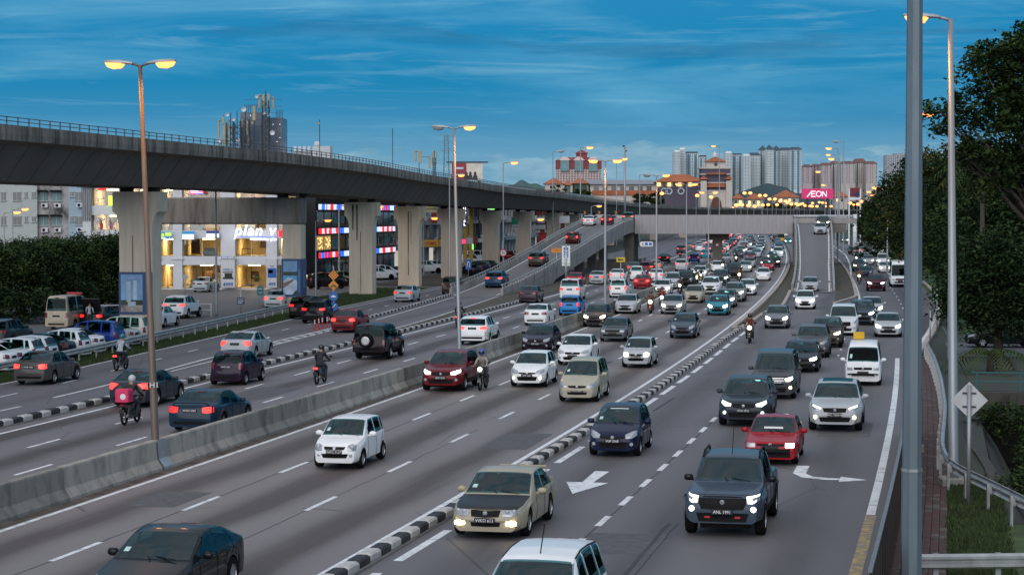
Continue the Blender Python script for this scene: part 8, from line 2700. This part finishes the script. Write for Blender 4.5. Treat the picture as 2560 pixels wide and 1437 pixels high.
r_, ob, T = inc('van', 1935, 995, DGREY, 'dark grey luxury van with chrome grille behind the crossover', GRP_SIDE, cat='van', head=m_hlw, fog=m_fog)
s = T['shell']
for z in (.70, .76, .82, .88):
 put('grille_bar', s.patch('F', [(-.46, z + .016), (0, z + .016), (.46, z + .016)], [(-.46, z), (0, z), (.46, z)], 1, .020, 8).mesh('grille_bar', m_chrome), r_)
inc('fastback', 2001, 929, BLACK, 'black saloon with one headlight showing behind the grey van', GRP_SIDE, head=m_hlw)
inc('suv', 2030, 893, (.10, .10, .11), 'brownish grey crossover in the middle of the side road', GRP_SIDE, head=m_lens)
inc('suv', 2066, 868, BROWN, 'red-brown car with a yellow headlight half hidden by a crossover', GRP_SIDE, head=m_hl)
r_, ob, T = inc('microvan', 2158, 962, WHITE, 'white delivery van with a yellow box on its roof', GRP_SIDE, cat='van', sticker=True)
tag(MB().cbox((0, 0, .16), (.55, .5, .32), .03).build('roof_box', mat('box_yellow', (.62, .36, .01), .6), None, False, tuple(r_.matrix_basis @ Vector((-.9, -.25, 1.93))), r_.rotation_euler[2]), 'yellow plastic box on the roof of the white delivery van', 'box')
MB().tube([(T['shell'].L / 2 - .02, -.68, .52), (T['shell'].L / 2 + .10, -.4, .54), (T['shell'].L / 2 + .10, .4, .54), (T['shell'].L / 2 - .02, .68, .52)], .03, 6).build('bull_bar', m_trim, r_)
inc('van', 2108, 838, PEARL, 'white luxury van in the middle of the side road', GRP_SIDE, cat='van')
inc('suv', 2155, 812, SLATE, 'slate blue crossover with lit headlights behind the white van', GRP_SIDE, head=m_hlw)
inc('sedan', 2180, 792, SILVER, 'silver car with lit headlights right of the slate crossover', GRP_SIDE, head=m_hlw)
inc('sedan', 2220, 842, SILVER, 'silver saloon with V-shaped grille and lit headlights at right', GRP_SIDE, head=m_hlw)
inc('hatch', 1942, 821, GREY, 'dark grey hatchback with lit headlights passing the gore kerb', GRP_SIDE, head=m_hlw)
inc('hatch', 2013, 773, WHITE, 'white hatchback with lit headlights at the foot of the ramp', GRP_SIDE, head=m_hl)
inc('sedan', 2025, 730, SILVER, 'silver saloon with black grille coming off the ramp', GRP_SIDE)
# ---- nearer inbound lanes
inc('suv', 1112, 976, MAROON, 'dark red crossover with bright headlights beside the barrier', plate='BPD 7303', head=m_hlw)
inc('hatch', 1324, 966, WHITE, 'white hatchback with lit yellow fog lamps', plate='VFY 178', fog=m_fog)
inc('sedan', 1437, 911, WHITE, 'white saloon just behind the white hatchback with fog lamps', sticker=True)
inc('sedan', 1344, 879, PURPLE, 'dark purple saloon behind the white hatchback with fog lamps', plate='VCR 2738')
inc('mpv', 1449, 1003, BEIGE, 'champagne people carrier in the right inbound lane', plate='WLG 8817', sticker=True)
inc('small_hatch', 1593, 918, SILVER, 'silver box-shaped hatchback with yellow headlights', head=m_hl, plate='WEG 1127', sticker=True)
inc('old_saloon', 1535, 853, (.09, .10, .105), 'old dark grey saloon in the middle lane')
inc('hatch', 1488, 817, (.045, .04, .04), 'brown-black hatchback with lit headlights beside the barrier', head=m_hl)
inc('sedan', 1565, 784, SILVER, 'silver saloon close to the barrier with grey windscreen')
inc('hatch', 1708, 845, SLATE, 'dark slate hatchback alone in the right inbound lane', sticker=True, plate='VD 3880')
inc('sedan', 1680, 785, (.30, .31, .32), 'grey saloon with lit headlights beside two motorcycles', head=m_hl)
inc('hatch', 1734, 757, GOLD, 'gold hatchback with shining windscreen')
inc('hatch', 1795, 788, TEAL, 'teal hatchback with lit headlights', head=m_hlw)
inc('sedan', 1813, 768, GREY, 'dark grey saloon just behind the teal hatchback', head=m_hlw)
inc('suv', 1836, 754, (.28, .31, .31), 'pale grey car behind the dark grey saloon', head=m_hlw)
inc('hatch', 1868, 738, WHITE, 'white hatchback with lit headlights in the kerb lane', head=m_hl)
inc('suv', 1776, 736, WHITE, 'white crossover with black lower grille')
inc('sedan', 1654, 738, WHITE, 'white saloon with yellow headlights behind the motorcycles', head=m_hl)
inc('mpv', 1681, 722, SILVER, 'silver people carrier beside the barrier behind the white saloon')
inc('pickup', 1712, 719, BLACK, 'black pickup behind the silver people carrier', cat='pickup')
inc('sedan', 1749, 695, WHITE, 'white car with greenish headlights near the barrier', head=m_hlw)
inc('suv', 1801, 713, (.05, .06, .06), 'dark green-grey crossover with one bright headlight', head=m_hlw)
inc('hatch', 1908, 702, WHITE, 'white hatchback with lights off in the kerb lane')
inc('pickup', 1833, 695, BLACK, 'black pickup in the middle of the jam', cat='pickup')
inc('sedan', 1794, 680, WHITE, 'white saloon beside the far median')
inc('sedan', 1863, 680, SILVER, 'silver saloon with lit headlights in mid jam', head=m_hlw)
inc('sedan', 1873, 669, (.34, .35, .37), 'pale silver saloon behind the lit silver one')
inc('hatch', 1814, 657, PEARL, 'pearl hatchback beside the median before the flyover pier')
inc('sedan', 1876, 651, MAROON, 'maroon saloon in the jam below the panels')
inc('van', 1880, 643, PEARL, 'pale van with dark windscreen below the flyover', cat='van')
inc('sedan', 1916, 668, DGREY, 'dark saloon with headlights behind the white hatchback with lights off', head=m_hlw)
inc('sedan', 1919, 677, RED, 'red car half hidden behind the white hatchback')
inc('suv', 1934, 668, BLACK, 'black crossover with bright headlight in the kerb lane', head=m_hlw)
inc('hatch', 1931, 651, DGREY, 'dark hatchback with a yellow headlight in the kerb lane', head=m_hl)
inc('sedan', 1938, 634, SILVER, 'silver saloon with a left headlight lit near the kerb', head=m_hlw)
inc('van', 1943, 621, (.06, .08, .08), 'dark van with greenish windscreen under the panels', cat='van')
inc('sedan', 1891, 641, TEAL, 'teal saloon under the flyover')
inc('hatch', 1858, 628, RED, 'small red hatchback under the flyover beside the median')
inc('sedan', 1902, 622, WHITE, 'white saloon with yellow headlights under the flyover', head=m_hl)
inc('sedan', 1880, 613, NAVY, 'dark blue saloon beyond the flyover pier')
inc('minibus', 1952, 606, (.55, .32, .03), 'yellow lorry beyond the flyover', name='lorry', cat='lorry')
inc('minibus', 1962, 592, WHITE, 'white box lorry at the far end of the jam', name='lorry', cat='lorry')
inc('sedan', 1970, 609, TEAL, 'teal car with a headlight at the far right of the jam', head=m_hlw)
far_cols = [WHITE, SILVER, DGREY, BLACK, SILVER, TEAL, WHITE, RED, GREY, NAVY]
random.seed(12)
k = 0
ORD = ['first', 'second', 'third', 'fourth', 'fifth', 'sixth', 'seventh', 'eighth', 'ninth', 'tenth', 'eleventh', 'twelfth', 'thirteenth', 'fourteenth', 'fifteenth', 'sixteenth']
CNT = {}
def nth(key):
 CNT[key] = CNT.get(key, -1) + 1
 return ORD[CNT[key]]
for s_ in np.arange(330, 700, 24):
 for l_, ln in ((1.6, 'right'), (5.2, 'middle'), (8.4, 'left')):
  if random.random() < .12:
   continue
  kind = random.choice(['sedan', 'hatch', 'suv', 'sedan', 'mpv', 'van'])
  ss = s_ + random.uniform(-5, 5)
  vehicle(kind, P(ss, l_ + random.uniform(-.3, .3), .02), heading(ss) + math.pi, far_cols[k % 10], nth(('i', ln)) + ' car beyond the flyover in the %s inbound lane' % ln, group='far inbound jam', lod=0, head=m_hlw if random.random() < .5 else None)
  k += 1
# ---- outbound
r_, ob, T = out('round_sedan', 500, 1076, (.012, .03, .055), 'dark teal-blue saloon with boot spoiler beside the barrier', plate='WGG 2302')
s = T['shell']
MB().tube([s.pt(4.55, 11) + Vector((0, -.66, -.01)), s.pt(4.60, 11) + Vector((-.02, -.58, .09)), s.pt(4.60, 11) + Vector((-.02, .58, .09)), s.pt(4.55, 11) + Vector((0, .66, -.01))], .03, 6).build('spoiler', m_paint, r_).color = (.012, .03, .055, 1)
out('fastback', 342, 1014, (.03, .033, .045), 'dark grey fastback with C-shaped tail lights behind the lamp pole', tail=m_tlb)
out('hatch', 573, 962, PURPLE, 'purple-black hatchback at the outbound kerb', tail=m_tlo, plate='WVR 9381')
r_, ob, T = out('offroader', 935, 897, (.012, .010, .012), 'black offroader with a spare wheel on its back door', tail=m_tlo, cat='offroad car')
s = T['shell']
tm, rm = wheel_meshes(.37, .25)
w = put('spare_wheel', tm, r_, (-s.L / 2 - .13, .12, 1.02), math.pi / 2); put('wheel_cover', MB().lathe([(0, .13), (.17, .13), (.24, .11), (.26, .05)], 20, axis='Y').mesh('wheel_cover', mat('cover_silver', (.45, .46, .47), .35, .4)), w)
MB().box((-s.L / 2 - .02, .12, 1.02), (.12, .3, .3)).build('spare_bracket', m_trim, r_)
out('suv', 1187, 861, WHITE, 'white crossover with bright brake lights beside the second lamp pole', tail=m_tlb, brake=True)
out('sedan', 1343, 813, WHITE, 'white saloon with dark red tail lights near the barrier', tail=m_tlo)
out('hatch', 1425, 789, (.02, .20, .52), 'bright blue hatchback beside the barrier')
out('van', 1427, 750, WHITE, 'white luxury van ahead of the bright blue hatchback', cat='van')
out('sedan', 1437, 716, RED, 'red car hidden behind the white luxury van')
out('sedan', 1323, 757, (.06, .04, .055), 'purple-grey saloon at the kerb end', tail=m_tlo)
out('sedan', 1493, 711, SILVER, 'silver saloon near the ramp wall')
out('sedan', 1543, 705, WHITE, 'white saloon with bright brake lights in the outbound lanes', tail=m_tlb, brake=True)
out('mpv', 1546, 744, WHITE, 'white people carrier with tall brake lights', tail=m_tlb)
out('sedan', 1606, 722, RED, 'red saloon beside the median in the outbound lanes', tail=m_tlb)
out('sedan', 1641, 705, WHITE, 'white saloon behind the fourth lamp pole')
out('mpv', 1592, 702, WHITE, 'white people carrier left of the red saloon', tail=m_tlo)
out('suv', 1617, 686, MAROON, 'maroon crossover in the outbound queue', tail=m_tlb)
out('sedan', 1584, 684, GREY, 'grey saloon with red lights near the ramp piers')
out('sedan', 1638, 678, BEIGE, 'beige saloon in the outbound queue')
out('suv', 1705, 678, SILVER, 'silver crossover with strong brake lights alone in its lane', tail=m_tlb, brake=True)
out('sedan', 1660, 657, BLACK, 'black saloon with red lights before the flyover')
out('hatch', 1735, 657, BLUE, 'blue hatchback before the flyover')
out('sedan', 1764, 646, TEAL, 'teal saloon with red lights beside the flyover pier', tail=m_tlb)
out('sedan', 1779, 630, BLACK, 'black car tight behind the flyover pier')
out('suv', 1703, 634, DGREY, 'dark crossover under the flyover')
out('sedan', 1749, 628, WHITE, 'white saloon under the flyover in the outbound lanes', tail=m_tlo)
out('sedan', 1722, 623, GREY, 'grey saloon under the flyover in the outbound lanes')
out('minibus', 1706, 594, (.30, .02, .02), 'dark red bus seen under the flyover', name='bus', cat='bus', tail=m_tlb)
out('sedan', 1817, 617, TEAL, 'greenish saloon beyond the flyover pier', tail=m_tlb)
k = 0
for s_ in np.arange(345, 720, 25):
 for l_, ln in ((12.4, 'right'), (15.6, 'middle'), (18.6, 'left')):
  if random.random() < .2:
   continue
  kind = random.choice(['sedan', 'hatch', 'suv', 'sedan', 'mpv'])
  ss = s_ + random.uniform(-6, 6)
  vehicle(kind, P(ss, l_ + random.uniform(-.3, .3), .02), heading(ss), far_cols[(k + 3) % 10], nth(('o', ln)) + ' car with red lights beyond the flyover in the %s outbound lane' % ln, group='far outbound queue', lod=0, tail=m_tlb)
  k += 1
# service road and ramp
GS = 'service road and ramp traffic'
out('fastback', 601, 896, (.40, .43, .46), 'silver saloon with brake lights on the service road', GS, tail=m_tlb)
out('sedan', 865, 831, (.16, .012, .018), 'dark red saloon at the lane split', GS, tail=m_tlb)
out('suv', 790, 808, BLACK, 'black crossover with red lights beside the orange posts', GS, tail=m_tl)
out('suv', 757, 797, (.02, .012, .014), 'black car half hidden behind the black crossover', GS)
out('sedan', 1011, 755, (.40, .45, .48), 'pale blue-silver saloon on the service road below the piers', GS)
out('mpv', 1126, 735, BROWN, 'brown people carrier at the ramp entrance', GS, tail=m_tlo)
out('sedan', 93, 960, (.075, .07, .068), 'brownish grey saloon at the left edge with lit tail lights', GS, tail=m_tlb, plate='WYB 1906')
def at_sl(kind, s_, l_, z, d, col, label, pitch=0.0, **k):
 k.setdefault('lod', 1)
 return vehicle(kind, P(s_, l_, z), heading(s_) + (0 if d > 0 else math.pi), col, label, pitch=pitch, **k)
at_sl('suv', 161.5, 26.8, hG(161) + .05, 1, (.02, .06, .12), 'blue crossover at the foot of the up ramp', .045, group=GS, tail=m_tlb)
at_sl('suv', 189, 26.5, hG(189) + .05, 1, BROWN, 'brown crossover climbing the up ramp', .055, group=GS, tail=m_tl)
at_sl('hatch', 223, 26.6, hG(223) + .05, 1, (.10, .012, .015), 'dark red hatchback high on the up ramp', .055, group=GS, tail=m_tlb, brake=True)
at_sl('sedan', 265, 26.2, hG(265) + .05, 1, MAROON, 'maroon saloon at the top of the up ramp', .03, group=GS, tail=m_tlb)
at_sl('sedan', 262, 28.6, hG(262) + .05, 1, WHITE, 'white car behind the left wall at the ramp top', .03, group=GS, tail=m_tl)
at_sl('suv', 277, 24.0, 6.33, 1, (.03, .10, .09), 'dark green car turning onto the flyover', 0, group=GS, tail=m_tlb)
at_sl('sedan', 246, -4.9, hD(246) + .06, -1, SILVER, 'silver saloon coming over the top of the right ramp', -.06, group=GRP_SIDE)
at_sl('suv', 258, -5.4, hD(258) + .06, -1, DGREY, 'dark car with a yellow light at the ramp summit', -.04, group=GRP_SIDE, head=m_hl)
# far right lanes
GE = 'far right lanes traffic'
inc('suv', 2190, 728, (.10, .01, .02), 'maroon crossover with lit headlights in the far right lanes', GE, head=m_hlw)
inc('minibus', 2250, 718, WHITE, 'white minibus beside the steel mast', GE, cat='minibus')
inc('sedan', 2164, 694, NAVY, 'dark blue saloon in the far right lanes', GE)
inc('suv', 2149, 679, DGREY, 'dark crossover with yellow headlights in the far right lanes', GE, head=m_hl)
inc('sedan', 2213, 682, WHITE, 'white saloon with lit headlights ahead of the minibus', GE, head=m_hlw)
inc('van', 2208, 666, PEARL, 'pale van with lit headlights behind the white saloon', GE, cat='van', head=m_hlw)
inc('sedan', 2171, 662, SILVER, 'silver saloon with a lit headlight in the far right lanes', GE, head=m_hlw)
inc('sedan', 2150, 655, NAVY, 'blue car with a headlight by the far gore', GE, head=m_hlw)
inc('sedan', 2132, 635, BROWN, 'brown car in the far right lanes', GE)
out('sedan', 2157, 636, SILVER, 'pale car with a red light in the far right lanes', GE, tail=m_tlb)
inc('hatch', 2196, 640, WHITE, 'white hatchback far up the right lanes', GE)
inc('van', 2212, 632, BLACK, 'black van far up the right lanes', GE, cat='van')
inc('sedan', 2143, 616, SILVER, 'distant silver car with both headlights lit', GE, head=m_hlw)
inc('sedan', 2113, 606, GREY, 'distant car with one headlight beside the lamp cluster', GE, head=m_hlw)
# parked dark car on the right bank
p = G(2510, 868)
vehicle('sedan', (p.x, p.y, .03), R(176), BLACK, 'black saloon parked under the low tree at right', group=None, lod=1)

# ---- parked at left: rear ends towards the guard rail
row = [('sedan', 30, WHITE, 'white saloon, first in the parked row at the left edge'), ('sedan', 62, PEARL, 'white saloon, second in the parked row'), ('hatch', 100, WHITE, 'white hatchback parked third in the row'), ('hatch', 132, PEARL, 'pale hatchback parked fourth in the row'), ('sedan', 176, BLACK, 'black saloon parked in the middle of the row'),
       ('hatch', 214, WHITE, 'white hatchback with dark rear window parked in the row'), ('sedan', 250, WHITE, 'white saloon parked left of the blue people carrier'), ('mpv', 302, (.015, .05, .26), 'blue people carrier in the parked row'), ('sedan', 338, SILVER, 'silver saloon parked between blue and cream cars'), ('mpv', 372, (.55, .55, .50), 'cream people carrier, last in the parked row')]
for kind, px, col, lab in row:
 lo, hi = 20.0, 160.0
 for _ in range(40):
  mid = (lo + hi) / 2
  q = P(mid, f_left(mid) + 1.7)
  if 1280 + q.x / q.y * FPX < px:
   lo = mid
  else:
   hi = mid
 L_ = SPECS[kind][0]['L']
 l_ = f_left(lo) + 1.6 + L_ / 2
 vehicle(kind, P(lo, l_, .02), heading(lo) + math.pi / 2, col, lab, group=GRP_PARK, lod=1, tail=m_tlo)
out('suv', 442, 796, WHITE, 'white crossover with brake lights driving out of the car park', GRP_PARK, tail=m_tlb)
T = template('sedan'); g = G(416, 814); yw = heading(94)
vehicle('sedan', (g.x - math.cos(yw) * 1.35, g.y - math.sin(yw) * 1.35, .02), yw, WHITE, 'white saloon mostly hidden by the first pier', group=GRP_PARK, lod=1)
out('sedan', 506, 730, (.42, .45, .48), 'silver taxi waiting before the showroom', GRP_PARK, tail=m_tlo)
out('sedan', 690, 771, (.50, .53, .55), 'white car beside the second pier with a red lamp', GRP_PARK, tail=m_tlb)
g = G(18, 868); vehicle('suv', (g.x, g.y, .02), heading(70), (.03, .04, .045), 'dark crossover parked at the far left edge', group=GRP_PARK, lod=1)
r_, ob, T = out('high_van', 159, 822, (.50, .42, .32), 'cream ambulance with red lettering band and checkered stripe', GRP_PARK, cat='ambulance', tail=m_tlo, lod=1)
s = T['shell']
for sd in (1, -1):
 for q in range(9):
  for j in range(2):
   if (q + j) % 2 == 0:
    panel(T, r_, 'checker', (2.1 + q * .26, 2.36 + q * .26, 2.1 + q * .26, 2.36 + q * .26, 4.05 + j * .4, 4.45 + j * .4), m_bl, side=sd, nu=2, nv=1)
put('red_band', s.patch('B', [(-.66, 2.06), (0, 2.08), (.66, 2.06)], [(-.68, 1.88), (0, 1.88), (.68, 1.88)], 2, .014, 6).mesh('red_band', m_sr), r_)
MB().cbox((.9, 0, 2.30), (.3, 1.1, .14), .04).build('light_bar', mat('beacon_red', (.4, .02, .02), .3), r_)
r_, ob, T = out('sedan', 238, 820, (.014, .012, .015), 'black saloon with its boot lid raised', GRP_PARK, tail=m_tl, lod=1)
s = T['shell']
h0 = s.pt(3.9, 11)
MB().box((h0.x - .22, 0, h0.z + .48), (.10, 1.25, .95), ry=R(-22)).build('boot_lid', m_paint, r_).color = (.014, .012, .015, 1)
MB().box((h0.x - .28, 0, h0.z + .02), (.42, 1.1, .02)).build('boot_opening', m_trim, r_)
g = G(224, 822); standing_person((g.x, g.y, .02), heading(90), (.35, .40, .45), 'person in a pale blue shirt standing at the open boot')
# cars parked under and behind the viaduct
under = [(815, 722, 'suv', (.02, .012, .014), 'dark maroon car parked left of the stained pier'), (835, 716, 'sedan', BLACK, 'black car parked behind the dark maroon one'), (862, 712, 'hatch', (.20, .22, .12), 'olive car parked against the stained pier'), (946, 700, 'sedan', WHITE, 'white car parked just right of the stained pier'), (963, 698, 'suv', WHITE, 'white crossover parked between the second and third piers'), (980, 697, 'sedan', BLACK, 'black saloon parked between the second and third piers'), (996, 696, 'sedan', (.02, .08, .20), 'blue saloon parked left of the third pier'),
         (1066, 684, 'suv', WHITE, 'white crossover parked right of the third pier'), (1092, 678, 'sedan', PEARL, 'pale saloon parked behind the white crossover by the third pier'), (1184, 664, 'mpv', WHITE, 'white estate parked under the hotel sign'), (1200, 656, 'van', PEARL, 'white van parked behind the white estate'), (1272, 652, 'suv', (.22, .01, .015), 'red crossover parked behind the speed limit sign'), (1288, 647, 'sedan', WHITE, 'white saloon parked beside the red crossover')]
for px, py, kind, col, lab in under:
 g = G(px, py)
 s_, l_ = SL(g.x, g.y)
 vehicle(kind, (g.x, g.y, .03), heading(s_) + R(-52 if px < 1150 else -80), col, lab, group='cars parked along the viaduct', lod=0)
for px, py, kind, col, lab in ((1176, 690, 'sedan', (.01, .015, .02), 'black saloon parked behind the ramp start'), (1196, 684, 'suv', NAVY, 'dark blue crossover parked behind the ramp wall'), (1218, 678, 'sedan', BLACK, 'black saloon parked highest behind the ramp wall')):
 g = G(px, py); s_, l_ = SL(g.x, g.y)
 vehicle(kind, (g.x, g.y, .03), heading(s_) + R(35), col, lab, group='cars parked along the viaduct', lod=0)

# ---- motorcycles
bike(311, 1064, 1, (.02, .02, .02), (.03, .025, .02), (.45, .47, .48), 'black motorcycle carrying a pink delivery box near the lamp pole', 'rider in dark jacket and silver helmet with a delivery box', tail=m_tlo, bag=True)
bike(792, 962, 1, (.02, .10, .14), (.02, .022, .028), (.012, .012, .014), 'small teal motorcycle riding away in the outbound lane', 'rider in black jacket and black helmet in the outbound lane', tail=m_tlb)
bike(291, 928, 1, (.03, .02, .02), (.36, .40, .44), (.02, .14, .12), 'black scooter on the service road near the guard rail', 'rider in pale shirt with teal helmet on the service road', tail=m_tlb)
bike(1143, 820, 1, (.02, .02, .03), (.015, .02, .03), (.02, .02, .02), 'motorcycle hidden behind the second lamp pole', 'rider in dark clothes behind the second lamp pole', tail=m_tlb)
bike(1200, 977, -1, (.02, .03, .02), (.30, .27, .23), (.03, .06, .40), 'sport motorcycle with green-white lamp beside the red crossover', 'rider in pale shirt and blue helmet beside the red crossover', 'sport', head=m_hlw, lean=1)
bike(1873, 859, -1, (.02, .02, .02), (.10, .025, .02), (.06, .012, .012), 'motorcycle with yellow headlight passing the striped kerb', 'rider in dark red jacket passing the striped kerb', head=m_hl, big=1.4)
bike(1625, 785, -1, (.20, .02, .02), (.10, .04, .03), (.10, .05, .06), 'red motorcycle with large yellow headlight in the inbound lanes', 'rider in brown jacket with the large yellow headlight', head=m_hl, big=1.6)
bike(1654, 772, -1, (.03, .03, .03), (.18, .03, .02), (.25, .03, .02), 'motorcycle with white headlight just behind the red one', 'rider in red jacket behind the red motorcycle', head=m_hlw, big=1.4)
bike(1699, 738, -1, (.02, .02, .02), (.05, .03, .03), (.06, .03, .03), 'dark motorcycle between white saloon and gold hatchback', 'rider in dark clothes left of the gold hatchback', head=m_hlw, big=1.3)
bike(1739, 715, -1, (.03, .03, .03), (.05, .05, .04), (.04, .04, .04), 'motorcycle with glaring yellow light in mid jam', 'rider behind the glaring yellow light', head=m_fog, big=2.2)
bike(1752, 708, -1, (.3, .25, .03), (.03, .03, .03), (.05, .05, .05), 'yellow motorcycle right of the glaring light', 'rider on the yellow motorcycle in mid jam', head=m_hlw)
bike(1848, 707, -1, (.03, .03, .03), (.09, .05, .03), (.08, .03, .02), 'motorcycle with yellow lamp beside the black pickup', 'rider in brown beside the black pickup', head=m_hl, big=1.6)
bike(1806, 680, -1, (.02, .02, .02), (.03, .03, .03), (.03, .03, .03), 'motorcycle beside the white saloon at the far median', 'rider beside the white saloon at the far median', head=m_fog, big=1.6)
bike(1840, 659, -1, (.02, .02, .02), (.02, .03, .03), (.02, .02, .02), 'dark motorcycle right of the pearl hatchback', 'rider in dark clothes right of the pearl hatchback', head=m_hlw, big=1.4)
bike(1700, 645, 1, (.03, .01, .01), (.03, .02, .02), (.03, .03, .03), 'motorcycle with red lamp in the outbound lanes under the flyover', 'rider under the flyover in the outbound lanes', tail=m_tlb)
bike(2148, 711, -1, (.05, .02, .01), (.10, .05, .02), (.12, .05, .02), 'motorcycle with yellow headlight in the far right lanes', 'rider in the far right lanes beside the gore', head=m_hl, big=1.5)
bike(2186, 624, -1, (.02, .02, .02), (.05, .04, .03), (.05, .04, .03), 'distant motorcycle with yellow lamp up the right lanes', 'distant rider up the right lanes', head=m_hl, big=2.0)
